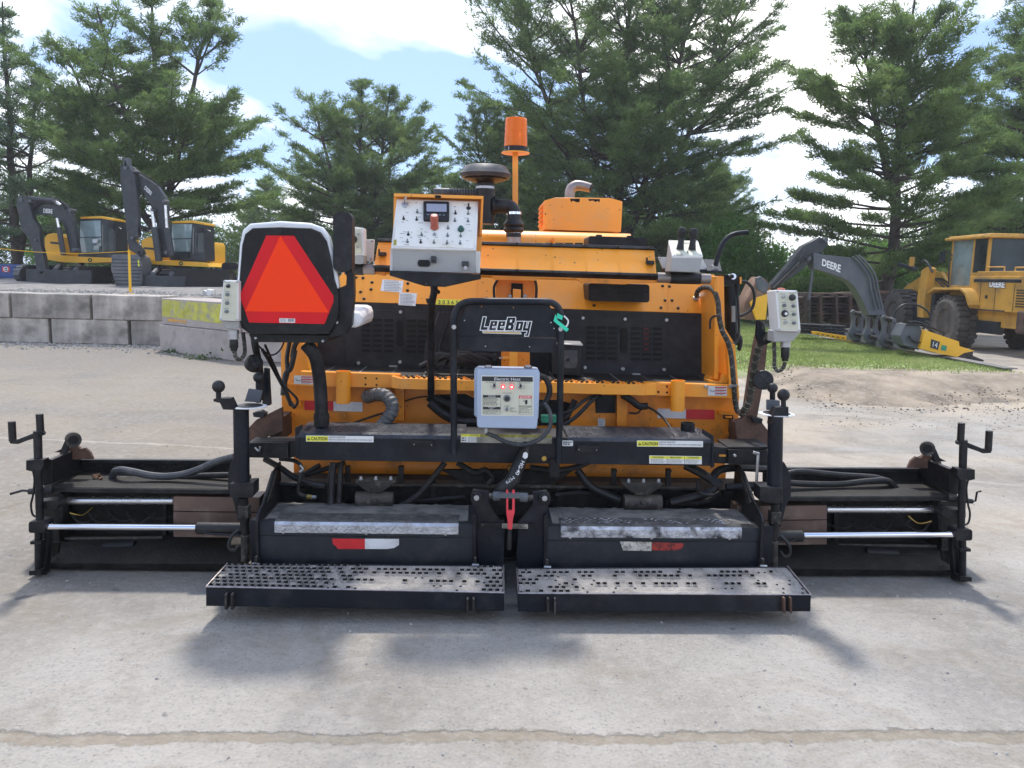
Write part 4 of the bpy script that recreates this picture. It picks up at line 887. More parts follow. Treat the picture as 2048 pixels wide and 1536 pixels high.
cbx = L('console_case', m, con, .004)
m = MB(); m.ext(CF, [(797, 401), (951.5, 405), (947, 497), (788.5, 492.5)], -.003, .003, 'panel_white'); L('control_panel', m, con, 0)
m = MB(); m.ext(K(4.015), [(784.5, 499.5), (952, 503), (950.5, 546.5), (786.5, 541)], 0, .16, 'box_grey'); m.ext(K(4.01), [(781.6, 495), (952.2, 499.5), (952, 503.5), (782, 499)], 0, .06, 'box_grey')
m.rrect(K(4.012), 835.5, 519.5, 860, 533, 5, -.003, .03, 'void'); m.rrect(K(4.0), 861.5, 512, 873, 526.5, 3, -.012, .03, 'rubber_grey'); m.disc(K(3.99), 867, 522, 3, -.003, .01, 'void', 10); m.rect(K(4.0), 924, 522.5, 937.5, 533, -.003, .03, 'knob_black'); m.disc(K(3.995), 931, 536, 4, -.006, .03, 'steel', 10); L('console_front', m, con, .004)
m = MB(); m.ext(K(3.985), [(779, 541), (962, 549), (962, 558), (890, 574), (850, 572.5), (779, 551)], 0, .2, 'black_paint'); m.disc(K(3.98), 853, 569, 3.2, -.005, .01, 'cast_dirty', 8); m.disc(K(3.98), 885, 569, 3.2, -.005, .01, 'cast_dirty', 8); L('console_tray', m, con)
m = MB(); m.rrect(CF, 847, 406.5, 898.5, 444, 3, -.018, .003, 'rubber', .02); m.rrect(CF, 851.5, 411, 895.5, 429.5, 1.5, -.020, .003, 'black_paint', .02)
m.rrect(CF, 853.5, 412.5, 893.5, 428, 1, -.0215, .003, 'screen', .02)
for k in range(5): m.disc(CF, 856.5 + k * 7.8, 433.2 + k * .25, 2.4, -.021, .003, 'steel', 8); m.disc(CF, 856.5 + k * 7.8, 432.6 + k * .25, 1.6, -.023, .003, 'knob_black', 8)
L('display', m, con, 0)
def toggle(m, pl, x, y, s=1.0, boot='knob_black', base=2.6, up_=5.0):
    c = pl.at(x, y); n = pl.n; r = base / FPX * 4.1 * s
    m.lathe(c, n, [(r * 1.25, -.001), (r * 1.2, .004), (r * .8, .006), (r * .7, .012), (r * .38, .016)], boot, 12)
    t = n * .012 * s + Vector((0, 0, .007 * s)); m.cyl(c + n * .006, c + n * .006 + t, .0022 * s, .0034 * s, boot, 8)
m = MB()
for x, y in ((862, 410), (855, 505), (687, 495), (1350, 425), (1343, 520), (1513, 430), (1510, 525), (1255, 615), (747, 695), (917, 700), (1250, 712), (1417, 715), (737, 790), (906, 795), (1075, 800), (1243, 805), (1411, 810)):
    toggle(m, CF, 700 + x / 6.4, 360 + (y + 8) / 6.4, .95, 'knob_grey' if (x * 7) % 3 else 'knob_black')
toggle(m, CF, 700 + 1518 / 6.4, 360 + 365 / 6.4, 1.5, 'knob_black')
L('toggle_switches', m, con, 0)
m = MB(); c = CF.at(869, 456); d = (CF.n * .9 + Vector((0, 0, .75))).normalized(); m.lathe(c, d, [(.021, 0), (.021, .008), (.019, .010), (.019, .040), (.0205, .046), (.0205, .062), (.017, .070), (.008, .072)], 'knob_red', 24); L('red_push_knob', m, con, 0)
m = MB(); c = CF.at(922, 460); m.lathe(c, CF.n, [(.017, 0), (.017, .006), (.012, .008), (.014, .016), (.010, .026), (.004, .028)], 'knob_green', 20); L('green_knob', m, con, 0)
m = MB(); c = CF.at(869, 470); m.lathe(c, CF.n, [(.009, 0), (.009, .006), (.006, .007)], 'steel', 12); m.cyl(c, c + CF.n * .02, .0025, .0035, 'steel', 8)
c = CF.at(810, 411); m.lathe(c, CF.n, [(.018, 0), (.018, .006), (.013, .009), (.012, .014)], 'steel', 20); m.cyl(c + CF.n * .01, c + CF.n * .03 + Vector((.006, 0, .028)), .004, .006, 'chrome', 8); L('key_switch', m, con, 0)
m = MB(); r2_ = random.Random(12)
for i in range(46):
    x = r2_.uniform(795, 940); y = r2_.uniform(404, 490)
    if 845 < x < 905 and y < 460: continue
    tint(1, m, CF, x, y, x + r2_.uniform(5, 12), y + 2.2, 'ink_grey', i, .5, .0042)
m.ext(CF, [(788, 480), (793.5, 480), (793, 491), (787, 491)], -.0035, .001, 'decal_yellow_dirty'); L('panel_print', m, con, 0)
m = MB(); m.tube(pts([(868, 570, 4.1), (868, 585, 4.1), (864, 605, 4.12), (862, 640, 4.2), (862, 735, 4.3), (862, 790, 4.35)]), .019, 'black_paint', n=12); m.tube(pts([(868, 577, 4.1), (878, 585, 4.07)]), .010, 'black_paint', n=8, sm=False)
m.ext(K(4.1), [(851, 597), (872, 598), (870, 604), (866, 608), (854, 607)], 0, .03, 'black_paint'); L('console_post', m, con)
# ---- joystick boxes
def joybox(pt_, pf, base, tube_, wrap, sticks, lab):
    TP = PL(KF, pts=[(pt_[3][0], pt_[3][1], 4.24), (pt_[2][0], pt_[2][1], 4.24), (pt_[1][0], pt_[1][1], 4.42)])
    m = MB(); m.ext(TP, pt_, 0, .02, 'box_white'); 
    A = [TP.at(*q) for q in pt_]; fz = [K(4.245).at(*q) for q in pf]
    m.loft([A[0] - TP.n * .01, A[1] - TP.n * .01, A[2] - TP.n * .01, A[3] - TP.n * .01], [fz[3] + Vector((0, .14, 0)), fz[2] + Vector((0, .14, 0)), fz[2], fz[3]], 'box_grey'); o = L('joystick_box', m, PV, .004)
    m = MB(); m.ext(TP, [((a * .92 + cx_ * .08), (b * .92 + cy_ * .08)) for (a, b), (cx_, cy_) in [(q, (sum(p[0] for p in pt_) / 4, sum(p[1] for p in pt_) / 4)) for q in pt_]], -.002, .002, 'cream')
    for q in pt_:
        cx_, cy_ = sum(p[0] for p in pt_) / 4, sum(p[1] for p in pt_) / 4; m.disc(TP, q[0] * .88 + cx_ * .12, q[1] * .88 + cy_ * .12, 1.8, -.004, .002, 'steel', 8)
    m.disc(TP, 1375, 506, 2, -.012, .002, 'steel', 8); tint(2, m, TP, 1352, 507, 1368, 511, 'ink', 3, .5, .003); m.txt(TP, 'Remote', 1368, 484, 1384, 488, 'ink', .003, 0); L('joystick_panel', m, o, 0)
    m = MB(); m.ext(K(4.44), base, 0, .012, 'box_white'); m.ext(K(4.432), [(base[3][0], base[3][1] - 2), (base[2][0], base[2][1] - 2), (base[2][0], base[2][1] + 5), (base[3][0], base[3][1] + 5)], -.02, .03, 'black_blue')
    for q in base: m.disc(K(4.438), q[0] * .93 + .07 * sum(b[0] for b in base) / 4, q[1] * .85 + .15 * sum(b[1] for b in base) / 4, 2.2, -.006, .01, 'steel', 8)
    L('mounting_plate', m, o)
    m = MB(); m.tube([kx(tube_[0], tube_[1], 4.38), kx(tube_[2], tube_[1] + 3, 4.38)], .028, 'exhaust', n=18, sm=False); m.tube([kx(wrap[0], tube_[1], 4.38), kx(wrap[1], tube_[1] + 1.5, 4.38)], .034, 'rubber', n=18, sm=False); L('pivot_tube', m, o, 0)
    for (x, y, x2, y2) in sticks:
        m = MB(); a = TP.at(x, y); b = K(a.y + .005).at(x2, y2); d = (b - a).normalized(); ln = (b - a).length
        m.lathe(a, d, [(.021, 0), (.0195, .01), (.0185, .02), (.0165, .03), (.0155, ln * .52), (.013, ln * .54), (.014, ln * .56), (.0175, ln * .62), (.022, ln * .8), (.0225, ln * .95), (.018, ln * 1.05), (.008, ln * 1.08)], 'rubber', 18); L('joystick', m, o, 0)
    return o
joybox([(1337, 480), (1396, 481), (1406, 512), (1345, 512)], [(1345, 512), (1406, 512), (1399, 545), (1341, 543)], [(1316, 514), (1405, 516), (1417, 541), (1326, 539)], (1314, 555, 1420), (1340, 1400), ((1360, 499, 1365, 458), (1384, 500, 1388, 460)), 'right')
m = MB(); m.ext(K(4.30), [(700, 453), (727, 456), (729, 512), (702, 511)], .0, .10, 'box_white'); m.ext(K(4.296), [(702, 456), (722, 457), (724, 508), (704, 508)], 0, .006, 'cream'); m.ext(K(4.295), [(703, 511), (728, 512), (728, 527), (716, 528), (703, 527)], 0, .1, 'box_grey')
m.ext(K(4.4), [(727, 479), (749, 479), (747, 524), (729, 522)], 0, .012, 'box_white'); jb = L('joystick_box', m, PV, .004)
m = MB(); m.disc(K(4.29), 717, 468, 2, -.012, .01, 'steel', 8); m.disc(K(4.29), 715, 494, 2, -.012, .01, 'steel', 8); m.lathe(kx(707, 479, 4.28), (0, -1, 0), [(.018, -.02), (.016, .0), (.022, .01), (.02, .03)], 'rubber', 14); m.disc(K(4.39), 744, 482, 2.4, -.01, .01, 'steel', 8); m.disc(K(4.39), 742, 518, 2.4, -.01, .01, 'steel', 8); L('knobs', m, jb, 0)
m = MB(); m.tube([kx(690, 537, 4.38), kx(750, 539, 4.38)], .028, 'exhaust', n=18, sm=False); m.tube([kx(690, 537, 4.38), kx(727, 538, 4.38)], .033, 'rubber', n=18, sm=False); L('pivot_tube', m, jb, 0)
# grab handle
m = MB(); m.tube(pts([(1431, 532, 4.42), (1436, 512, 4.42), (1443, 492, 4.42), (1454, 477, 4.42), (1470, 468, 4.42), (1497, 464.5, 4.42)]), .0135, 'black_blue', n=14); m.loft(pts([(1414, 541, 4.40), (1444, 542, 4.40), (1438, 519, 4.55), (1408, 518, 4.55)]), [v - Vector((0, 0, .01)) for v in pts([(1414, 541, 4.40), (1444, 542, 4.40), (1438, 519, 4.55), (1408, 518, 4.55)])], 'black_blue'); m.disc(K(4.41), 1425, 532, 2.5, -.01, .01, 'steel', 8); L('grab_handle', m)
# ---- side fins and hydraulics
m = MB(); m.ext(K(4.66), [(1429, 552), (1448, 553), (1449, 655), (1470, 688), (1474, 770), (1417, 764), (1417, 757), (1429, 748)], 0, .10, 'orange'); m.ext(K(4.60), [(1429, 553), (1437, 553), (1437, 758), (1429, 758)], 0, .30, 'orange'); m.ext(K(4.58), [(1445, 748), (1456, 750), (1456, 766), (1417, 766), (1417, 760), (1440, 764)], 0, .1, 'orange')
m.ext(K(4.55), [(1454, 688), (1470, 688), (1479, 797), (1460, 797)], 0, .05, 'orange'); L('side_fin', m)
m = MB(); m.ext(K(4.66), [(562, 690), (575, 640), (592, 630), (612, 690), (622, 742), (614, 742), (603, 750), (600, 772), (562, 772)], 0, .10, 'orange'); m.ext(K(4.60), [(603, 688), (611, 688), (617, 735), (622, 742), (604, 750)], 0, .3, 'orange'); L('side_fin', m)
m = MB(); m.rect(K(4.70), 1447, 549, 1480, 570, 0, .12, 'black_paint', 0); m.disc(K(4.68), 1463, 553, 6, -.035, .02, 'chrome', 18); m.disc(K(4.65), 1463, 553, 4.2, -.012, .02, 'rubber', 16)
m.cyl(kx(1460, 572, 4.72), kx(1464, 690, 4.72), .038, .036, 'black_paint', 20); m.cyl(kx(1474, 568, 4.7), kx(1474, 590, 4.7), .016, .014, 'black_paint', 12); m.tube(pts([(1464, 690, 4.72), (1474, 670, 4.7), (1481, 680, 4.7), (1479, 695, 4.7), (1476, 700, 4.7)]), .014, 'rubber', n=8); hy = L('lift_cylinder', m, bev=.003)
m = MB(); m.ext(K(4.66), [(1464, 612), (1471, 612), (1471, 644), (1464, 644)], 0, .02, 'ink_grey'); m.rect(K(4.69), 1480, 554, 1483, 568, 0, .08, 'orange', 0); L('cylinder_tag', m, hy, 0)
hose('hydraulic_hose', [(1481, 563, 4.7), (1494, 565, 4.7), (1505, 577, 4.7), (1509, 595, 4.7), (1505, 615, 4.7), (1494, 626, 4.7), (1478, 633, 4.7)], 3.0)
hose('hydraulic_hose', [(1475, 590, 4.68), (1477, 625, 4.66), (1478, 660, 4.66), (1475, 680, 4.64), (1467, 688, 4.62), (1458, 686, 4.6)], 2.4)
hose('hydraulic_hose', [(1443, 635, 4.62), (1430, 632, 4.6), (1421, 640, 4.6), (1420, 658, 4.6)], 2.2)
m = MB(); c = SL.at(1392, 598); m.lathe(c, (SL.n + Vector((.15, 0, .4))), [(.020, 0), (.020, .01), (.017, .012), (.017, .025), (.019, .026), (.019, .036), (.012, .037)], 'steel', 18); L('cable_connector', m, bev=0)
def braid(name, l, rpx, parent=PV):
    p = smooth_path(pts(l), 7); r = rpx / FPX * (l[0][2] + .1); m = MB(); m.tube(p, r, 'cable', n=9, sm=False)
    for s in (1, -1):
        q = []
        for i in range(len(p) * 2 - 1):
            a = p[i // 2] if i % 2 == 0 else (p[i // 2] + p[i // 2 + 1]) / 2; t = (p[min(i // 2 + 1, len(p) - 1)] - p[max(i // 2 - 1, 0)]).normalized(); u = t.orthogonal().normalized(); w = t.cross(u); an = i * .9 * s
            q.append(a + (u * math.cos(an) + w * math.sin(an)) * (r * 1.0))
        m.tube(q, r * .10, 'decal_dirty', n=3, sm=False)
    return L(name, m, parent, 0)
braid('braided_cable', [(1393, 592, 4.86), (1395, 583, 4.82), (1404, 576, 4.78), (1417, 575, 4.7), (1429, 584, 4.62), (1436, 605, 4.56), (1438, 630, 4.53), (1444, 660, 4.52), (1456, 685, 4.50), (1463, 715, 4.48), (1467, 760, 4.42), (1470, 800, 4.42), (1475, 822, 4.4), (1484, 826, 4.35)], 4.8)
# left side hoses
for l, r in (([(588, 640, 4.5), (580, 680, 4.5), (574, 715, 4.48), (575, 745, 4.45), (570, 770, 4.42), (578, 800, 4.4), (590, 815, 4.38)], 4.2), ([(590, 700, 4.48), (582, 735, 4.46), (571, 750, 4.44), (566, 790, 4.4)], 5.2),
             ([(525, 700, 4.2), (540, 725, 4.3), (556, 755, 4.35), (572, 785, 4.36), (582, 812, 4.36)], 3.6), ([(530, 690, 4.2), (548, 730, 4.3), (566, 768, 4.34), (592, 795, 4.36), (594, 808, 4.36), (586, 816, 4.36)], 2.6), ([(515, 690, 4.15), (540, 710, 4.2), (560, 700, 4.3), (572, 672, 4.4)], 1.8),
             ([(600, 645, 4.5), (606, 665, 4.5), (590, 690, 4.48), (585, 715, 4.48)], 5.0)): hose('cable_bundle', l, r)
# tow arms (rusty)
m = MB(); m.ext(K(4.25), [(1470, 845), (1500, 828), (1520, 840), (1537, 862), (1537, 900), (1500, 889), (1474, 878)], 0, .04, 'rusty'); m.ext(K(4.22), [(1503, 834), (1526, 838), (1524, 848), (1507, 845)], 0, .06, 'black_paint')
m.ext(K(4.25), [(1512, 672), (1520, 664), (1537, 668), (1528, 760), (1514, 838), (1486, 836), (1500, 740)], 0, .035, 'rusty'); m.box((kx(1480, 850, 4.3).x, 4.29, kx(1480, 895, 4.3).z), (kx(1505, 850, 4.3).x, 6.9, kx(1480, 850, 4.3).z), 'rusty'); L('tow_arm', m)
m = MB(); m.ext(K(4.25), [(497, 856), (512, 840), (563, 815), (566, 862), (520, 880), (497, 890)], 0, .04, 'rusty'); m.ext(K(4.22), [(505, 826), (520, 822), (531, 828), (526, 836), (507, 834)], 0, .06, 'black_paint'); m.ext(K(4.25), [(528, 735), (537, 738), (541, 810), (524, 815)], 0, .03, 'black_blue'); m.box((kx(540, 850, 4.3).x, 4.29, kx(540, 880, 4.3).z), (kx(566, 850, 4.3).x, 6.9, kx(540, 835, 4.3).z), 'rusty'); L('tow_arm', m)
# crinkled duct, post tube, socket
m = MB(); P_ = smooth_path(pts([(733, 794, 4.43), (752, 789, 4.38), (770, 791, 4.34), (783, 804, 4.30), (784, 822, 4.28), (773, 840, 4.27), (757, 858, 4.26)]), 8); rr = [(.036 + .003 * math.sin(i * 1.9)) for i in range(len(P_))]; m.tube(P_, rr, 'crinkle', n=18, sm=False); L('exhaust_duct', m, bev=0)
m = MB(); m.tube(pts([(612, 688, 4.02), (630, 712, 4.04), (638, 750, 4.07), (642, 800, 4.08), (643, 852, 4.08)]), .034, 'black_paint', n=18); m.cyl(kx(643, 827, 4.08), kx(643, 852, 4.08), .039, .039, 'black_paint', 20); m.cyl(kx(643, 833, 4.08), kx(643, 836, 4.08), .041, .041, 'black_paint', 20); L('seat_post', m, bev=0)
m = MB(); c = kx(1375, 862, 4.15); m.lathe(c, (0, 0, 1), [(.037, 0), (.037, .045), (.033, .045), (.033, .01)], 'black_paint', 24); L('post_socket', m, bev=0)
# hoses crossing the rear panel
for l, r in (([(1105, 830, 4.35), (1140, 822, 4.35), (1170, 800, 4.38), (1195, 790, 4.42)], 3.5), ([(1112, 858, 4.3), (1150, 835, 4.33), (1185, 800, 4.38), (1200, 790, 4.42)], 4.2), ([(1245, 790, 4.40), (1262, 800, 4.40), (1278, 812, 4.40), (1295, 812, 4.40)], 7),
             ([(1290, 812, 4.40), (1310, 822, 4.36), (1330, 840, 4.3), (1345, 862, 4.2)], 2.4), ([(1258, 826, 4.42), (1275, 826, 4.4), (1285, 815, 4.4)], 2), ([(690, 852, 4.3), (730, 838, 4.35), (770, 825, 4.38)], 2.2), ([(810, 802, 4.46), (835, 795, 4.44), (855, 793, 4.46)], 1.5), ([(1240, 560, 4.7), (1242, 585, 4.7)], 1),
             ([(860, 805, 4.42), (890, 830, 4.40), (930, 845, 4.38), (990, 840, 4.4)], 9), ([(870, 795, 4.44), (910, 812, 4.42), (950, 825, 4.4)], 8), ([(1150, 800, 4.42), (1135, 830, 4.4), (1120, 845, 4.35)], 6)): hose('hydraulic_hose', l, r)
# ---- seat with triangle sign
m = MB(); shell = [(478, 640), (477, 575), (484, 490), (490, 468), (505, 456), (560, 454), (622, 456), (640, 464), (652, 482), (660, 515), (668, 560), (676, 585), (676, 635), (660, 668), (500, 668)]
m.ext(K(3.90), shell, 0, .03, 'shell'); seat = L('seat', m, PV, .006)
m = MB(); cush = [(474, 560), (479, 490), (485, 460), (500, 447), (560, 442), (620, 446), (644, 454), (658, 472), (668, 510), (678, 573), (660, 640), (490, 640)]
A = [kx(x, y, 3.93) for x, y in cush]; c = sum(A, Vector()) / len(A); B = [c + (a - c) * 1.0 + Vector((0, .05, 0)) for a in A]; C_ = [c + (a - c) * .93 + Vector((0, .10, 0)) for a in A]
m.loft(A, B, 'seat_white'); m.loft(B, C_, 'seat_white'); L('back_cushion', m, seat, .012)
m = MB(); a = kx(700, 618, 4.05); b = kx(727, 655, 4.05); m.loft([(kx(500, 650, 4.05).x, 4.0, a.z - .01), (b.x, 4.0, a.z - .01), (b.x, 4.0, b.z), (kx(500, 650, 4.05).x, 4.0, b.z)], [(kx(500, 650, 4.05).x, 4.45, a.z + .01), (b.x, 4.45, a.z + .01), (b.x, 4.45, b.z), (kx(500, 650, 4.05).x, 4.45, b.z)], 'seat_white'); L('seat_cushion', m, seat, .035)
m = MB(); p = K(3.897); m.ext(p, [(532.5, 471), (588, 471.5), (667, 592), (667, 603), (649, 648), (498, 645), (481, 596), (481, 588)], 0, .004, 'smv_red'); m.ext(K(3.8955), [(560.6, 471.7), (658, 625), (490, 622.7)], 0, .004, 'smv_orange')
m.rrect(K(3.894), 558.5, 636.5, 590, 645, 1, 0, .003, 'decal_white'); tint(3, m, K(3.894), 560, 638, 573, 644, 'ink_grey', 3, .5, .001)
for k in range(9): m.ext(K(3.8935), [(576 + k * 1.4, 637.6), (576.7 + k * 1.4, 637.6), (576.7 + k * 1.4, 643.5), (576 + k * 1.4, 643.5)], 0, .001, 'ink')
L('triangle_sign', m, seat, 0)
m = MB(); m.ext(K(3.93), [(462, 568), (470, 575), (483, 588), (484, 618), (493, 648), (500, 668), (478, 652), (466, 635)], 0, .05, 'black_paint'); L('seat_bracket', m, seat); m = MB(); m.ext(K(3.93), [(674, 578), (692, 570), (694, 544), (707, 545), (708, 590), (703, 650), (690, 668), (655, 676), (668, 655), (676, 630)], 0, .06, 'black_paint')
m.disc(K(3.925), 674, 645, 3, -.006, .01, 'steel', 8); m.disc(K(3.925), 480, 642, 2.4, -.006, .01, 'steel', 8); m.disc(K(3.895), 560, 465, 2, -.004, .01, 'cast_dirty', 8); m.disc(K(3.895), 655, 556, 2.4, -.004, .01, 'cast_dirty', 8); L('seat_bracket', m, seat)
m = MB(); m.rrect(K(3.92), 666, 423, 704, 544, 15, 0, .09, 'rubber', 0, 6); m.ext(K(3.94), [(690, 535), (704, 538), (708, 560), (694, 560)], 0, .05, 'black_paint'); L('armrest', m, seat, .015)
m = MB(); m.rrect(K(4.0), 443, 525, 476, 540, 7, 0, .2, 'rubber', 0, 6); m.tube(pts([(459, 540, 4.1), (462, 550, 4.1), (464, 570, 4.05)]), .008, 'cast_dirty', n=8); L('armrest', m, seat, .008)
m = MB(); m.ext(K(3.95), [(497, 668), (660, 671), (652, 686), (505, 684)], 0, .4, 'black_paint'); m.disc(K(3.94), 512, 676, 3, -.01, .01, 'steel', 8); m.disc(K(3.94), 646, 682, 3, -.01, .01, 'steel', 8); L('seat_base', m, seat)
hose('cable_bundle', [(508, 670, 4.1), (510, 690, 4.1), (516, 720, 4.15), (520, 745, 4.2), (522, 800, 4.2)], 7)
# ---- pendant control boxes
def pendant(fp, side, bot, knobs, conn, lab, y=3.86, mirror=False):
    FP = K(y); m = MB(); m.ext(FP, fp, 0, .02, 'box_white')
    dx = .0
    A = [FP.at(*q) + Vector((0, .012, 0)) for q in fp]; B = [a + Vector((dx, .11, -.006)) for a in A]; m.loft(A, B, 'box_white'); m.ext(K(y + .02), bot, 0, .09, 'box_grey'); o = L('pendant_box', m, PV, .005, lab)
    cx_ = sum(q[0] for q in fp) / 4; cy_ = sum(q[1] for q in fp) / 4; m = MB(); m.ext(FP, [(x * .80 + cx_ * .20, yy * .92 + cy_ * .08) for x, yy in fp], -.002, .002, 'cream')
    for q in fp: m.disc(FP, q[0] * .86 + cx_ * .14, q[1] * .93 + cy_ * .07, 2.2, -.004, .003, 'steel', 8)
    for (x, yy, r, mt) in knobs: tint(1, m, FP, x - 6, yy - r - 3.4, x + 6, yy - r - 1.4, 'ink_grey', int(x), .4, .003)
    L('pendant_panel', m, o, 0); m = MB()
    for (x, yy, r, mt) in knobs:
        c = FP.at(x, yy); q = r / FPX * y; m.lathe(c, (0, -1, 0), [(q * 1.1, 0), (q * 1.1, .004), (q * .9, .005), (q * .85, .018), (q * .5, .020)], mt, 14)
        if r > 5 and mt == 'knob_black' and yy > 600: m.lathe(c, (0, -1, 0), [(q * .45, .020), (q * .45, .022), (q * .3, .022)], 'ink_white', 10)
        if r < 4: m.cyl(c - Vector((0, .016, 0)), c + Vector((0, -.028, .008)), .0022, .0032, 'steel', 8)
    L('pendant_knobs', m, o, 0)
    m = MB(); (x0, y0), (x1, y1) = conn; a = kx(x0, y0, y + .06); b = kx(x1, y1, y + .06); ln = (b - a).length
    m.lathe(a, b - a, [(.026, -.01), (.026, .012), (.023, .014), (.023, .024), (.026, .025), (.026, .034), (.02, .036)], 'steel', 20); m.lathe(a, b - a, [(.019, .034), (.021, .05), (.021, ln * .8), (.016, ln * .9), (.015, ln)], 'rubber', 16); L('connector_grip', m, o, 0)
    return o
pr = pendant([(1551, 580), (1595, 581), (1602, 664), (1557, 662)], -1, [(1548, 661), (1602, 664), (1586, 683), (1547, 684)], ((1566, 594, 3.2, 'steel'), (1584, 595, 6.2, 'knob_black'), (1567.5, 611, 3.4, 'knob_grey'), (1586, 612, 3.4, 'knob_grey'), (1569, 627, 6.6, 'knob_black'), (1587, 628.5, 3.4, 'knob_grey'), (1570, 645, 3.2, 'steel'), (1587, 646, 3.2, 'knob_grey')), ((1571, 680), (1570, 722)), 'pale pendant control box on the right with a red knob on top')
m = MB(); m.lathe(kx(1562, 583, 3.92), (0, 0, 1), [(.019, 0), (.019, .012), (.016, .016), (.006, .018)], 'knob_red', 18); L('stop_knob', m, pr, 0)
braid('braided_cable', [(1548, 684, 3.94), (1549, 715, 3.94), (1549, 733, 3.94), (1556, 742, 3.93), (1566, 736, 3.92), (1570, 724, 3.92)], 3.8)
pendant([(447, 560), (477, 561), (477, 643), (438, 641)], 1, [(440, 641), (477, 643), (478, 656), (452, 658)], ((457, 572, 3.6, 'knob_black'), (455.5, 589, 3.4, 'knob_grey'), (455, 606, 3.4, 'knob_grey'), (454, 623, 3.4, 'knob_grey')), ((467, 664), (468, 702)), 'pale pendant control box on the left half hidden by the seat bracket')
braid('braided_cable', [(468, 702, 3.92), (472, 715, 3.92), (481, 718, 3.94), (489, 708, 3.95), (489, 690, 3.97), (486, 665, 3.98)], 3.8)
m = MB(); m.ext(K(4.0), [(1513, 672), (1516, 640), (1524, 650), (1528, 664), (1545, 664), (1545, 684), (1530, 690), (1520, 690)], 0, .03, 'black_blue'); L('pendant_bracket', m)
braid('braided_cable', [(1540, 670, 4.0), (1524, 682, 4.02), (1515, 706, 4.06), (1508, 740, 4.1), (1503, 775, 4.14), (1498, 805, 4.16), (1488, 820, 4.2), (1483, 828, 4.3)], 7.0)
hose('hydraulic_hose', [(1517, 640, 4.04), (1526, 650, 4.03), (1529, 664, 4.02), (1522, 674, 4.02)], 2)
# rubber rollers seen beside the posts
for (x, y, r, ax) in ((1527, 760, 20, Vector((-.25, -1, .10))), (510, 722, 17, Vector((.55, -.7, .8)))):
    m = MB(); c = kx(x, y, 4.05); q = r / FPX * 4.1; ax.normalize()
    m.lathe(c, ax, [(q * .7, -.05), (q, -.04), (q, -.005), (q * .94, 0), (q * .05, .002)], 'rubber', 30); u = ax.orthogonal().normalized(); w = ax.cross(u)
    for s in range(4):
        for k in range(3):
            rr = q * (.35 + .2 * k); a0 = s * math.pi / 2 + .25; m.tube([c + ax * .003 + (u * math.cos(a0 + t * .28) + w * math.sin(a0 + t * .28)) * rr * (1 - .16 * abs(t - 2)) for t in range(5)], .0016, 'rubber_grey', n=5)
    L('rubber_foot', m, bev=0)
# ---- walkway beam across the screed
m = MB(); zt0 = kx(594, 868, 3.95); zt1 = kx(1426, 880, 3.95)
m.ext(K(3.95), [(594, 868), (1426, 880), (1425, 932), (597, 920)], 0, .02, 'black_blue'); m.ext(K(3.97), [(594, 868), (1426, 880), (1425, 932), (597, 920)], 0, .26, 'black_blue'); wb = L('walkway_beam', m)
m = MB(); cols, rows_ = 110, 9; V_ = []; F_ = []; prof_y = [3.944, 3.944, 3.950, 3.962, 4.0, 4.06, 4.12, 4.18, 4.24]; prof_z = [-.016, -.010, .002, .008, .009, .009, .009, .009, .009]
xa, xb = zt0.x - .002, zt1.x + .002
for j in range(rows_):
    for i in range(cols + 1):
        t = i / cols; V_.append((xa + (xb - xa) * t, prof_y[j], zt0.z + (zt1.z - zt0.z) * t + prof_z[j]))
for j in range(rows_ - 1):
    for i in range(cols): F_.append((j * (cols + 1) + i, j * (cols + 1) + i + 1, (j + 1) * (cols + 1) + i + 1, (j + 1) * (cols + 1) + i))
gaps = [k for k in range(len(F_)) if 920 < 594 + 832 * ((k % cols) / cols) < 1130 and k // cols < 9]
m.add(V_, [f for k, f in enumerate(F_) if k not in set(gaps)], 'tread_black')
def lozenges(m, P0, ux, uy, nrm, lx, ly, pitch, mt, h=.0022, jit=None):
    """raised bars of diamond plate on a small patch: P0 corner, ux/uy unit vectors"""
    i = 0; y = pitch * .5
    while y < ly - pitch * .2:
        x = pitch * (.5 if i % 2 else 0) + pitch * .4; j = 0
        while x < lx - pitch * .3:
            if jit is None or jit(x, y):
                d = (ux + uy).normalized() if (i + j) % 2 else (ux - uy).normalized(); e = d.cross(nrm); c = P0 + ux * x + uy * y
                a, b_ = pitch * .42, pitch * .11; q = [c - d * a, c - e * b_, c + d * a, c + e * b_]; t = c + nrm * h
                m.add(q + [t + d * a * .5, t - d * a * .5], [(0, 1, 5), (1, 2, 4), (1, 4, 5), (2, 3, 4), (3, 0, 5), (3, 5, 4)], mt)
            x += pitch; j += 1
        y += pitch * .55; i += 1
ux = (zt1 - zt0).normalized()
for (f0, f1) in ((0, .39), (.645, 1)):
    P0 = zt0 + (zt1 - zt0) * f0 + Vector((0, .02, .0092)); lx = (zt1 - zt0).length * (f1 - f0); lozenges(m, P0, ux, Vector((0, 1, 0)), Vector((0, 0, 1)), lx, .22, .032, 'tread_black')
    pass
L('tread_plate', m, wb, 0)
m = MB(); m.ext(K(3.94), [(1405, 858), (1428, 872), (1429, 934), (1422, 936), (1424, 880), (1405, 868)], 0, .012, 'black_blue'); L('end_cap', m, wb); m = MB(); m.ext(K(3.945), [(590, 856), (605, 849), (604, 858), (598, 864), (598, 918), (591, 916)], 0, .012, 'black_blue'); L('end_cap', m, wb)
for (x, y) in ((823, 880), (1153, 890)): m = MB(); m.rrect(K(3.94), x, y, x + 45, y + 14, 2, -.012, .012, 'black_paint'); m.disc(K(3.926), x + 5, y + 9, 1.2, -.003, .01, 'steel', 6); m.disc(K(3.926), x + 40, y + 10, 1.2, -.003, .01, 'steel', 6); L('marker_light', m, wb)
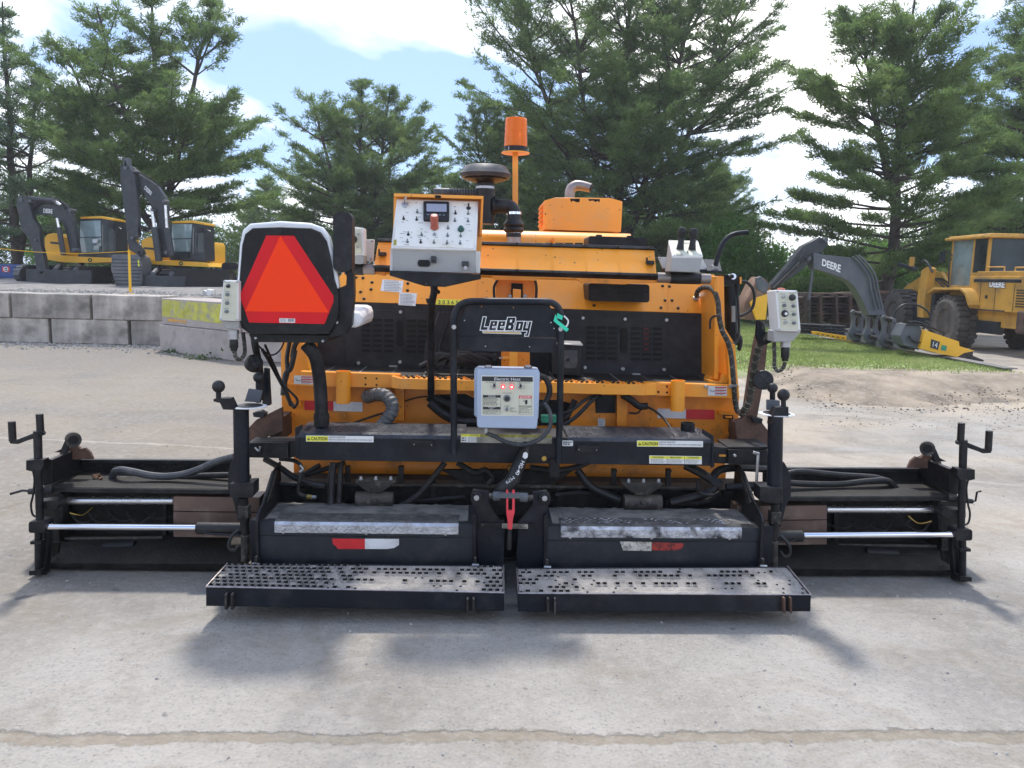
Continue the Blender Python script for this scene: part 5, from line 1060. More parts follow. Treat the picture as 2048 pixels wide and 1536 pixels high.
m = MB(); m.ext(K(4.02), [(498, 884), (594, 882), (594, 912), (578, 917), (498, 914)], 0, .12, 'black_paint'); m.ext(K(4.0), [(498, 886), (577, 885), (577, 917), (498, 915)], 0, .1, 'black_paint'); m.tube(pts([(510, 895, 3.99), (518, 902, 3.97), (520, 893, 3.96)]), .005, 'steel', n=6); L('beam_arm', m, wb)
m = MB(); m.ext(K(4.02), [(1426, 893), (1460, 896), (1460, 928), (1426, 926)], 0, .12, 'black_paint'); m.ext(K(4.0), [(1456, 899), (1537, 901), (1537, 931), (1456, 928)], 0, .1, 'black_paint')
m.ext(K(4.01), [(1456, 894), (1540, 893), (1540, 898), (1456, 898)], 0, .2, 'black_paint'); m.rect(K(4.018), 1438, 909, 1452, 913, -.002, .01, 'orange'); m.disc(K(3.995), 1468, 910, 3, -.02, .01, 'steel', 8); L('beam_arm', m, wb)
def caution(m, p, x0, y0, x1, y1, yx, sl=.012):
    m.rect(p, x0, y0, x1, y1, 0, .002, 'decal_white', sl); m.rect(p, x0 + .8, y0 + .8, yx, y1 - .8, -.0008, .002, 'decal_yellow', sl); h = y1 - y0
    m.ext(p, [(x0 + 2, y0 + h * .78), (x0 + 2 + h * .55, y0 + h * .78), (x0 + 2 + h * .27, y0 + h * .25)], -.0014, .001, 'ink'); m.ext(p, [(x0 + 1.5 + h * .27, y0 + h * .42), (x0 + 2.5 + h * .27, y0 + h * .42), (x0 + 2.2 + h * .27, y0 + h * .68), (x0 + 1.8 + h * .27, y0 + h * .68)], -.0018, .001, 'decal_yellow')
    m.txt(p, 'CAUTION', x0 + 3.5 + h * .55, y0 + h * .24 + .1, yx - 1.5, y0 + h * .78 + .1, 'ink', .002, sl, bold=.02); m.txt(p, 'WATCH YOUR STEP', yx + 1.5, y0 + h * .16, yx + (x1 - yx) * .38, y0 + h * .40, 'ink', .002, sl, bold=.01); m.txt(p, 'Failure to comply may result in minor or moderate injury', yx + 1.5, y0 + h * .52, x1 - 3, y0 + h * .86, 'ink', .002, sl)
P9 = K(3.9425); m = MB(); caution(m, P9, 612, 871, 747, 883, 656); L('caution_decal', m, wb, 0); m = MB(); caution(m, P9, 1274, 881, 1406, 893, 1317, .01); L('caution_decal', m, wb, 0)
m = MB(); m.rect(P9, 1298.5, 911, 1403.5, 927, 0, .002, 'decal_white', .015); m.rect(P9, 1299.3, 911.8, 1402.7, 917, -.0008, .002, 'decal_yellow', .015)
for k, w_ in enumerate(('CAUTION', 'PRECAUCION', 'ATTENTION')):
    X = 1299 + k * 34.8; m.txt(P9, w_, X + 6, 912.6 + k * .5, X + 29, 916.2 + k * .5, 'ink', .002, .015, bold=.01); tint(5, m, P9, X + 2, 918 + k * .5, X + 33, 926.6 + k * .5, 'ink_grey', k, .6, .0015)
    if k: m.rect(P9, X, 912.2 + .5 * k, X + .7, 927.5 + .5 * k - 1, -.0012, .001, 'ink', 0)
L('caution_decal', m, wb, 0)
m = MB(); m.rect(P9, 921, 867.5, 1104, 885, 0, .002, 'decal_dirty', .012); m.rect(P9, 922, 868.2, 1103, 873, -.0008, .002, 'decal_yellow_dirty', .012); m.rect(P9, 922, 868.2, 960, 873, -.0011, .002, 'decal_yellow', .012); m.txt(P9, 'CAUTION', 940, 869, 958, 872.4, 'ink', .002, .012); m.rect(P9, 922, 873, 953, 884, -.001, .002, 'decal_white', .012); tint(6, m, P9, 936, 874, 1000, 884, 'ink_grey', 3, .6, .0018, .012); tint(2, m, P9, 923, 875, 933, 884, 'ink', 5, .5, .0018, .012); L('caution_decal', m, wb, 0)
m = MB(); m.rrect(P9, 1124.5, 881, 1146, 892, 1.5, 0, .002, 'decal_white', .01); tint(2, m, P9, 1126, 883, 1145, 891, 'ink', 7, .4, .0015, .01); m.disc(P9, 1088, 916, 5, -.012, .01, 'brass', 10); L('decal', m, wb, 0)
# ---- guard frame with name plate
m = MB(); y = 3.90; m.tube(pts([(908, 908, y), (907.5, 800, y), (907, 655, y), (909, 632, y), (917, 613, y), (934, 604, y), (960, 602.5, y), (1020, 602.5, y), (1080, 603, y), (1103, 605, y), (1117, 616, y), (1122, 635, y), (1122, 660, y), (1120, 800, y), (1117, 925, y)]), .0165, 'black_blue', n=14, sub=5)
for (x, y_) in ((908, 654), (1121, 658)): m.disc(K(3.885), x, y_, 4.6, -.008, .01, 'steel', 12)
m.ext(K(3.92), [(1100, 918), (1120, 919), (1118, 954), (1099, 953)], 0, .05, 'black_paint'); gf = L('guard_rail', m, PV, 0)
m = MB(); m.ext(K(3.925), [(934, 606), (1098, 607), (1112, 640), (1115, 676), (916, 673), (917, 642), (926, 632)], 0, .008, 'black_blue'); m.ext(K(3.915), [(918, 673), (1113, 677), (1113, 706), (918, 701)], 0, .04, 'black_blue')
for (x, y_) in ((976, 603.5), (1034, 604), (963, 613), (1027, 615), (929, 641), (1102, 645), (1108, 657)): m.disc(K(3.9245), x, y_, 1.3, -.0015, .01, 'orange' if y_ < 620 else 'ink_white', 8)
for (x, y_) in ((971, 692.5), (1059, 693.5)): m.disc(K(3.914), x, y_, 1.6, -.004, .01, 'steel', 8)
gp = L('guard_plate', m, gf)
def logo(m, p, s='LeeBoy'):
    # slanted block lettering: white outline with black inside, over a gold bar
    def letter(strokes, x0, w, inset, mt, off):
        for a in strokes:
            (ax, ay), (bx, by), tw = a; pass
    G = {'L': [[(.0, 0), (.28, 0), (.28, .74), (.62, .74), (.62, 1), (.0, 1)]], 'e': [[(0, .28), (.62, .28), (.62, .70), (.27, .70), (.27, .80), (.62, .80), (.62, 1), (0, 1)]],
         'B': [[(0, 0), (.66, 0), (.72, .08), (.72, .42), (.62, .5), (.72, .58), (.72, .92), (.66, 1), (0, 1)]], 'o': [[(0, .28), (.62, .28), (.62, 1), (0, 1)]], 'y': [[(0, .28), (.26, .28), (.26, .76), (.38, .76), (.38, .28), (.64, .28), (.64, 1.38), (.30, 1.38), (.30, 1.2), (.42, 1.2), (.42, 1), (0, 1)]]}
    holes = {'e': [(.25, .44, .38, .55)], 'B': [(.27, .18, .45, .38), (.27, .62, .45, .82)], 'o': [(.26, .46, .38, .82)]}
    xs = {'0L': 961, '1e': 978, '2e': 994, '3B': 1010, '4o': 1030, '5y': 1045}; H = 27.0; T = 633.5
    def q(x, yv, x0): return (x0 + x * 24 + (1 - yv) * 6.0, T + yv * H + (x0 - 961) * .02)
    for i, ch in enumerate(s):
        x0 = xs['%d%s' % (i, ch)] - 1
        for poly in G[ch]:
            P = [q(a, b, x0) for a, b in poly]; cx_ = sum(a for a, b in P) / len(P); cy_ = sum(b for a, b in P) / len(P)
            # outline: thick white line round the letter
            for k in range(len(P)):
                a, b = Vector(P[k]), Vector(P[(k + 1) % len(P)]); d = (b - a); 
                if d.length < .1: continue
                d.normalize(); nn = Vector((-d.y, d.x)) * .75; a = a - d * .75; b = b + d * .75
                m.ext(p, [tuple(a - nn), tuple(b - nn), tuple(b + nn), tuple(a + nn)], -.0012 - .0002 * (k % 3), .001, 'ink_white')
        for (hx0, hy0, hx1, hy1) in holes.get(ch, []):
            m.ext(p, [q(hx0, hy0, x0), q(hx1, hy0, x0), q(hx1, hy1, x0), q(hx0, hy1, x0)], -.0011, .001, 'ink_white')
    m.ext(p, [(964, 662), (1041, 663.5), (1043.5, 668.5), (966, 666.5)], -.0010, .001, 'ink_white'); m.ext(p, [(966, 663), (1040, 664.3), (1041.5, 667.3), (967, 665.6)], -.0015, .001, 'gold')
m = MB(); logo(m, K(3.925)); L('name_lettering', m, gp, 0)
# ---- electric heat box
m = MB(); y = 3.84; m.ext(K(y), [(956, 738), (1075, 740), (1078, 744), (1077, 820), (1074, 856), (1071, 858), (957, 856), (954, 852), (953, 800), (954, 741)], 0, .14, 'box_bluegrey'); m.ext(K(y + .04), [(948.5, 742), (957, 736), (1077, 739), (1080, 746), (1077, 838), (953, 836), (948.5, 830)], 0, .1, 'box_bluegrey')
hb = L('heat_control_box', m, PV, .006)
m = MB(); 
for x in (969, 1049): m.rect(K(3.90), x, 733.5, x + 15, 737.5, 0, .05, 'rusty', .02); m.rrect(K(3.89), x + 2, 730.5, x + 13, 735, 2, 0, .02, 'steel', .02)
L('lid_catch', m, hb)
HP = K(y - .001); m = MB(); m.rrect(HP, 962.5, 751, 1067, 831, 2, -.001, .002, 'decal_white', .012); m.rrect(HP, 963.5, 752, 1066, 830, 1.5, -.0016, .002, 'cream', .012); m.rect(HP, 964, 752.5, 1065.5, 762, -.0022, .002, 'ink', .015)
m.txt(HP, 'Electric Heat', 989, 755, 1041, 760.8, 'ink_white', .003, .012)
for (x0, x1, y0, t, mt) in ((971, 992, 763.6, 'LEFT ENDGATE', 'ink'), (985, 992, 766.2, 'HEAT', 'ink'), (1002, 1010, 763.9, 'LEFT', 'ink_red'), (1000, 1012.5, 766.6, 'HEAT ON', 'ink_red'), (1019, 1028, 764.2, 'RIGHT', 'ink_red'), (1017.5, 1030, 766.8, 'HEAT ON', 'ink_red'), (1037, 1060, 764.6, 'RIGHT ENDGATE', 'ink'), (1037, 1044, 767.2, 'HEAT', 'ink'), (1006, 1023.5, 785.2, 'START HEAT', 'ink'), (1009, 1019, 811.2, 'POWER', 'ink'), (1020, 1030, 815.3, 'MANUAL', 'ink'), (1020, 1025, 818.6, 'OFF', 'ink'), (1020, 1034, 822, 'AUTOMATIC', 'ink')): m.txt(HP, t, x0, y0, x1, y0 + 1.9, mt, .003, .01)
for (yy, h_, t) in ((789.8, 5.2, ('OPERATING', 'PROCEDURE')), (813.3, 5.5, ('AUTOMATIC', 'HEAT'))):
    m.rect(HP, 966, yy, 1001, yy + h_, -.0022, .002, 'ink', .01)
    for k, w_ in enumerate(t): m.txt(HP, w_, 976 if k == 0 or yy < 800 else 980, yy + .7 + k * 2.4, 991 if k == 0 or yy < 800 else 986, yy + 2.4 + k * 2.4, 'ink_white', .003, .01)
tint(6, m, HP, 966.5, 796.5, 1000, 812, 'ink', 21, .62, .003, .01); tint(3, m, HP, 966.5, 820.5, 1000, 828, 'ink', 22, .66, .003, .01)
for a, b in (((966, 789.5), (966, 828)), ((1001, 790), (1001, 828)), ((966, 828), (1001, 828.3))): m.tube([HP.at(*a, .0022), HP.at(*b, .0022)], .0006, 'ink', n=4, sm=False)
m.rect(HP, 1038, 791, 1063.5, 796.6, -.0022, .002, 'ink_red', .01); m.txt(HP, 'DANGER', 1044.5, 792.2, 1061.5, 795.4, 'ink_white', .003, .01, bold=.01); m.ext(HP, [(1040, 795.3), (1043.6, 795.3), (1041.8, 792)], -.0026, .001, 'ink_white')
m.ext(HP, [(1049.5, 803), (1051, 799.5), (1053, 799), (1055, 800.5), (1055, 805), (1054, 809), (1050.5, 808.5)], -.0022, .001, 'ink'); m.ext(HP, [(1046, 797.8), (1048.5, 801), (1047.5, 801.4), (1050.5, 804.5), (1046.5, 802.4), (1047.2, 801.9)], -.0022, .001, 'ink')
m.txt(HP, 'ELECTROCUTION HAZARD', 1039, 810.8, 1062.5, 812.4, 'ink', .003, .01); tint(5, m, HP, 1039, 814, 1062, 827, 'ink', 31, .7, .003, .01)
for a, b in (((1038, 797), (1038, 828)), ((1063.5, 797), (1063.5, 828.3)), ((1038, 828), (1063.5, 828.3)), ((1038, 812.8), (1063.5, 813))): m.tube([HP.at(*a, .0022), HP.at(*b, .0022)], .0006, 'ink', n=4, sm=False)
m.txt(HP, 'I', 981.3, 769.5, 982, 771.8, 'ink', .003, 0); m.txt(HP, 'O', 980.8, 773.5, 982.6, 775.7, 'ink', .003, 0); m.txt(HP, 'I', 1048, 770.5, 1048.7, 772.8, 'ink', .003, 0); m.txt(HP, 'O', 1047.4, 775, 1049.2, 777.2, 'ink', .003, 0); L('instruction_label', m, hb, 0)
for (x, yy) in ((1006, 773), (1023.3, 773.6)): m = MB(); c = HP.at(x, yy); m.lathe(c, (0, -1, 0), [(.0105, .001), (.0105, .005), (.008, .009), (.003, .011)], 'lamp_red', 18); m.sphere(c + Vector((0, -.009, 0)), .0045, 'lamp_core', 10); L('indicator_lamp', m, hb, 0)
for (x, yy, s, mt) in ((988.5, 772.7, 1, 'knob_black'), (1040.8, 773.6, 1, 'knob_black'), (1013.8, 818.7, 1, 'knob_grey')): m = MB(); c = HP.at(x, yy); m.lathe(c, (0, -1, 0), [(.0105, 0), (.0105, .004), (.007, .006), (.006, .010)], 'steel', 16); m.lathe(c, Vector((0, -1, .35)), [(.0065, .006), (.0055, .015), (.0065, .028), (.003, .031)], mt, 12); L('toggle_switch', m, hb, 0)
m = MB(); c = HP.at(1014, 796.5); m.lathe(c, (0, -1, 0), [(.0175, 0), (.0175, .006), (.014, .008), (.012, .008), (.012, .013), (.010, .014)], 'knob_grey', 24); m.lathe(c, (0, -1, 0), [(.0115, .013), (.0115, .015), (.009, .0155)], 'knob_black', 20); L('push_button', m, hb, 0)
m = MB(); m.cyl(kx(972, 856, 3.9), kx(972, 866, 3.9), .011, .011, 'steel', 14); L('cable_gland', m, hb, 0)
hose('hydraulic_hose', [(1078, 752, 3.92), (1092, 758, 3.93), (1099, 775, 3.93), (1097, 793, 3.93), (1086, 812, 3.92), (1078, 822, 3.92)], 6, 'rubber')
hose('cable', [(1088, 806, 3.88), (1098, 820, 3.87), (1102, 840, 3.86), (1097, 860, 3.86), (1080, 878, 3.86), (1050, 889, 3.87), (1015, 885, 3.88), (990, 873, 3.89), (972, 866, 3.9)], 4.2, 'rubber_grey')
m = MB(); m.rrect(K(3.96), 1083, 832, 1114, 845, 2, 0, .05, 'green_clip'); m.rect(K(3.955), 1085, 831, 1093, 834, -.004, .04, 'green_clip'); m.rect(K(3.955), 1101, 832, 1112, 834.5, -.004, .04, 'green_clip'); L('terminal_block', m)
# ---- screed: frame, covers, hinge
m = MB(); m.ext(K(4.16), [(540, 968), (1505, 980), (1508, 1120), (540, 1110)], 0, .25, 'grimy_shaded')
z1 = kx(600, 967, 4.16); m.ext(K(4.10), [(600, 966), (1400, 975), (1400, 980), (600, 971)], 0, .10, 'cast_dirty'); m.ext(K(4.12), [(880, 940), (930, 965), (950, 990), (935, 1030), (1100, 1030), (1085, 990), (1110, 965), (1150, 940)], 0, .03, 'grimy_shaded'); fr = L('screed_frame', m)
for (x, y0, y1) in ((690, 932, 968), (797, 932, 968), (1223, 938, 978), (1332, 938, 978), (862, 960, 1018), (1115, 965, 1025)):
    m = MB(); m.ext(K(4.13), [(x, y0), (x + 10, y0), (x + 10, y1), (x, y1)], 0, .02, 'black_paint'); m.ext(K(4.13), [(x, y0), (x + 10, y0), (x + 10, y0 + 5), (x, y0 + 5)], -.02, .02, 'black_paint'); L('hanger_bracket', m, fr)
for s, X in ((0, 750), (1, 1285)):
    m = MB(); o_ = 5 if s else 0; p = K(3.98); m.ext(p, [(X - 40, 963 + o_), (X + 42, 963 + o_), (X + 28, 975 + o_), (X + 12, 985 + o_), (X - 12, 985 + o_), (X - 28, 975 + o_)], 0, .10, 'cast_dirty')
    m.tube([kx(X - 38, 1000 + o_, 4.03), kx(X + 37, 1001 + o_, 4.03)], .045, 'cast_dirty', n=20, sm=False); m.disc(K(3.97), X, 1002 + o_, 4, -.03, .02, 'cast_dirty', 8)
    for dx in (-28, 2, 32): c = kx(X + dx, 962 + o_, 4.02); m.lathe(c, (0, 0, 1), [(.013, 0), (.013, .012), (.009, .013), (.009, .024), (.005, .026)], 'steel', 6)
    L('mount_block', m, fr, .003)
def cover(x0, x1, lipL, lipR, botL, botR, pl_):
    pa = kx(x0, lipL, 3.72); pb = kx(x1, lipR, 3.72); m = MB(); zz = [(3.72, -.30), (3.72, -.018), (3.728, -.004), (3.742, 0), (4.04, .0), (4.04, -.30)]
    m.loft([(pa.x, y, pa.z + z) for y, z in zz], [(pb.x, y, pb.z + z) for y, z in zz], 'black_blue'); o = L('screed_cover', m, PV, 0)
    m = MB(); q = [(3.76, .0015), (3.90, .004), (4.03, .0015)]; n_ = 40; V_ = []; F_ = []; r2_ = random.Random(int(x0))
    for j, (y, z) in enumerate(q):
        for i in range(n_ + 1):
            t = i / n_; V_.append((pa.x + .03 + (pb.x - pa.x - .06) * t, y + (r2_.uniform(-.012, .012) if j != 1 else 0), pa.z + (pb.z - pa.z) * t + z + r2_.uniform(0, .003)))
    for j in range(2):
        for i in range(n_): F_.append((j * (n_ + 1) + i, j * (n_ + 1) + i + 1, (j + 1) * (n_ + 1) + i + 1, (j + 1) * (n_ + 1) + i))
    m.add(V_, F_, 'cover_dust'); L('dirt_crust', m, o, 0)
    d0, d1, mt = pl_; A = kx(d0, (lipL + (lipR - lipL) * (d0 - x0) / (x1 - x0)), 3.716); B = kx(d1, (lipL + (lipR - lipL) * (d1 - x0) / (x1 - x0)), 3.716); m = MB()
    pr_ = [(3.713, -.052), (3.713, -.014), (3.722, 0), (3.738, .006), (3.84, .008)]
    for k in range(4):
        (ya_, za), (yb, zb) = pr_[k], pr_[k + 1]; m.loft([(A.x, ya_, A.z + za), (B.x, ya_, B.z + za), (B.x, yb, B.z + zb), (A.x, yb, A.z + zb)], [(A.x, ya_ + .003, A.z + za - .003), (B.x, ya_ + .003, B.z + za - .003), (B.x, yb + .003, B.z + zb - .003), (A.x, yb + .003, A.z + zb - .003)], mt if k < 2 else 'tread_top')
    u = (B - A).normalized(); lozenges(m, A + Vector((0, -.0035, -.050)), u, Vector((0, 0, 1)), Vector((0, -1, 0)), (B - A).length, .044, .036, mt, .003); lozenges(m, A + Vector((0, .028, .0082)), u, Vector((0, 1, 0)), Vector((0, 0, 1)), (B - A).length, .09, .036, 'tread_top' if mt == 'tread' else mt, .003, (lambda a, b: math.sin(a * 9) + math.sin(a * 23 + b * 40) > -.4))
    L('tread_plate', m, o, 0); m = MB()
    for t in (.05, .5, .93): x = d0 + (d1 - d0) * t; yy = lipL + (lipR - lipL) * (x - x0) / (x1 - x0) + 20; m.disc(K(3.718), x, yy, 3.4, -.008, .01, 'steel', 6)
    L('bolt_heads', m, o, 0)
    m = MB(); ym = (lipL + lipR) / 2; m.ext(K(3.716), [(x0 + 1, lipL + 27), (x1 - 1, lipR + 27), (x1 - 1, lipR + 28.5), (x0 + 1, lipL + 28.5)], 0, .01, 'black_paint'); L('seam', m, o, 0)
    return o
c1 = cover(513, 948, 1043, 1048, 1127, 1135, (549, 917, 'tread')); c2 = cover(1094, 1524, 1053, 1056, 1150, 1150, (1122, 1484, 'tread_dirty'))
m = MB(); p = K(3.7165); m.ext(p, [(664, 1077), (730, 1078), (730, 1098), (676, 1098), (671, 1092), (666, 1088)], 0, .002, 'tape_red'); m.ext(p, [(730, 1077.5), (798, 1078), (798, 1090), (788, 1096), (774, 1098), (730, 1098)], 0, .002, 'tape_white'); L('reflective_tape', m, c1, 0)
m = MB(); m.ext(p, [(1240, 1083), (1303, 1084), (1303, 1102), (1246, 1101)], 0, .002, 'tape_white_worn'); m.ext(p, [(1304, 1084), (1368, 1087), (1364, 1097), (1352, 1101), (1304, 1101)], 0, .002, 'tape_red_worn'); L('reflective_tape', m, c2, 0)
for X, sgn in ((kx(512, 1090, 3.7).x, 1), (kx(1525, 1090, 3.7).x, -1)):
    m = MB(); z = kx(512 if sgn > 0 else 1525, 1043, 3.7).z; pf = [(3.695, .10), (3.695, z), (3.72, z + .03), (3.93, z + .10), (4.02, z + .165), (4.12, z + .185), (4.15, z + .185), (4.15, .10)]
    m.loft([(X, y, zz) for y, zz in pf], [(X + .012 * sgn, y, zz) for y, zz in pf], 'black_paint'); m.loft([(X - .012 * sgn, 3.86, z + .05), (X - .012 * sgn, 4.05, z + .16), (X - .012 * sgn, 4.07, z + .14), (X - .012 * sgn, 3.9, z + .03)], [(X + .015 * sgn, 3.86, z + .05), (X + .015 * sgn, 4.05, z + .16), (X + .015 * sgn, 4.07, z + .14), (X + .015 * sgn, 3.9, z + .03)], 'cast_dirty'); L('cover_side_plate', m)
m = MB(); y = 3.74
for poly, cc in (([(946, 980), (977, 984), (978, 1008), (1003, 1046), (1005, 1136), (957, 1134), (950, 1030), (943, 1005)], (953, 995)), ([(1066, 985), (1094, 982), (1097, 1005), (1094, 1030), (1088, 1138), (1032, 1138), (1037, 1046), (1066, 1010)], (1089, 996))):
    m = MB(); m.ext(K(y), poly, 0, .03, 'black_blue'); m.disc(K(y), cc[0], cc[1], 12, -.022, .05, 'black_paint', 20); m.disc(K(y - .02), cc[0], cc[1], 6, -.014, .02, 'steel', 6); hp = L('hinge_plate', m)
for x in (945, 1088): m = MB(); m.ext(K(3.70), [(x, 1032), (x + 3, 1030), (x + 7, 1034), (x + 7, 1132), (x, 1132)], 0, .03, 'black_paint'); L('hinge_flange', m)
m = MB(); m.ext(K(3.725), [(960, 1046), (1066, 1048), (1066, 1058), (960, 1056)], 0, .01, 'black_paint'); m.ext(K(3.7235), [(1004, 1047.5), (1056, 1048.5), (1056, 1057.5), (1004, 1056.5)], 0, .003, 'decal_dirty'); tint(3, m, K(3.7235), 1005, 1048.5, 1055, 1056, 'ink', 9, .5, .001); m.disc(K(3.72), 965, 1050, 2.5, -.005, .01, 'cast_dirty', 8); L('crown_gauge', m)
m = MB(); c0 = kx(978, 992, 3.70); c1_ = kx(1066, 996, 3.70); m.tube([c0, c1_], .014, 'cast_dirty', n=12, sm=False)
m.tube([kx(986, 992, 3.70), kx(1000, 992, 3.70)], .022, 'attach_grey', n=14, sm=False); m.tube([kx(1040, 994, 3.70), kx(1055, 995, 3.70)], .022, 'attach_grey', n=14, sm=False); m.rrect(K(3.665), 997, 987, 1042, 996, 4, 0, .03, 'attach_grey', .02); tbk = L('turnbuckle', m, bev=0)
m = MB(); m.ext(K(3.67), [(1012.5, 981), (1016.5, 981), (1016.5, 1021), (1024.5, 1021), (1024.5, 981), (1029.5, 981), (1029.5, 1025), (1026, 1038), (1024, 1060), (1016, 1060), (1015, 1040), (1012.5, 1027)], 0, .018, 'handle_red')
hd = L('ratchet_handle', m, tbk); m = MB(); m.tube(pts([(1020, 1058, 3.675), (1019, 1075, 3.675), (1018.5, 1098, 3.675)]), [.010, .0115, .013], 'rubber', n=12); L('handle_grip', m, hd, 0)
m = MB(); m.tube(pts([(1052, 870, 4.0), (1049, 905, 3.93), (1040, 925, 3.88), (1031, 945, 3.85), (1022, 965, 3.84), (1010, 978, 3.84), (1000, 985, 3.86)]), [.028, .03, .032, .034, .038, .044, .04], 'rubber', n=16); hs = L('hose_sleeve', m, bev=0)
m = MB(); q = K(3.808); m.text(q, 'HG-40', [(1050, 924), (1037, 951), (1030, 948), (1043, 921)], 'ink_white', 0, bold=.01); m.ext(K(3.822), [(1047, 906), (1052, 904), (1056, 908), (1055, 915), (1050, 918), (1045, 914)], 0, .002, 'decal_white'); m.text(K(3.80), 'M79', [(1030, 957), (1014, 968), (1010, 963), (1026, 952)], 'ink_white', 0); L('sleeve_lettering', m, hs, 0)
# plumbing under the beam
for l, r in (([(668, 925, 4.06), (664, 950, 4.05), (662, 975, 4.04), (662, 1005, 4.03), (657, 1024, 4.0)], 8), ([(682, 925, 4.08), (680, 960, 4.05), (678, 1000, 4.04), (679, 1024, 4.0)], 6), ([(560, 918, 4.1), (590, 922, 4.05), (603, 935, 4.03), (600, 960, 4.02), (596, 980, 4.02), (602, 990, 4.02), (620, 994, 4.02)], 4), ([(530, 918, 4.15), (560, 935, 4.1), (590, 955, 4.05), (625, 968, 4.0), (650, 972, 4.0)], 6),
             ([(890, 925, 4.1), (862, 960, 4.08), (835, 990, 4.06), (800, 1012, 4.04)], 6), ([(915, 925, 4.12), (950, 945, 4.1), (970, 940, 4.1), (985, 955, 4.1), (975, 968, 4.1)], 6), ([(1060, 935, 4.05), (1110, 940, 4.05), (1150, 935, 4.06), (1185, 920, 4.1)], 6), ([(1155, 940, 4.1), (1185, 975, 4.08), (1240, 1000, 4.06)], 8),
             ([(1370, 930, 4.12), (1400, 945, 4.1), (1425, 960, 4.06), (1440, 972, 4.04)], 9), ([(1537, 938, 4.2), (1480, 935, 4.15), (1440, 940, 4.1), (1425, 958, 4.06), (1430, 975, 4.05), (1400, 990, 4.05), (1340, 1005, 4.03)], 8), ([(1395, 962, 4.0), (1400, 985, 4.0), (1425, 990, 4.0)], 4), ([(640, 930, 4.15), (610, 950, 4.15), (690, 925, 4.15)], 5), ([(800, 1005, 4.1), (860, 1000, 4.12), (930, 993, 4.12)], 5), ([(1110, 990, 4.1), (1170, 985, 4.12), (1230, 990, 4.12)], 5), ([(1330, 1004, 4.1), (1400, 1006, 4.1), (1440, 985, 4.1)], 5)): hose('hydraulic_hose', l, r)
m = MB(); m.tube([kx(1452, 975, 4.0), kx(1520, 972, 4.0)], .020, 'black_paint', n=14, sm=False); m.tube([kx(560, 968, 4.1), kx(618, 970, 4.1)], .014, 'black_blue', n=14, sm=False); L('guide_tube', m, fr, 0)
m = MB(); m.cyl(kx(614, 993, 4.0), kx(624, 994, 4.0), .012, .012, 'brass', 6); m.cyl(kx(622, 994, 4.0), kx(632, 994, 4.0), .009, .009, 'steel', 6); m.disc(K(3.98), 1020, 937, 5, -.01, .03, 'brass', 6); m.tube(pts([(600, 930, 4.0), (606, 938, 4.0), (600, 944, 4.0)]), .008, 'steel', n=8); L('hose_fitting', m, fr, 0)
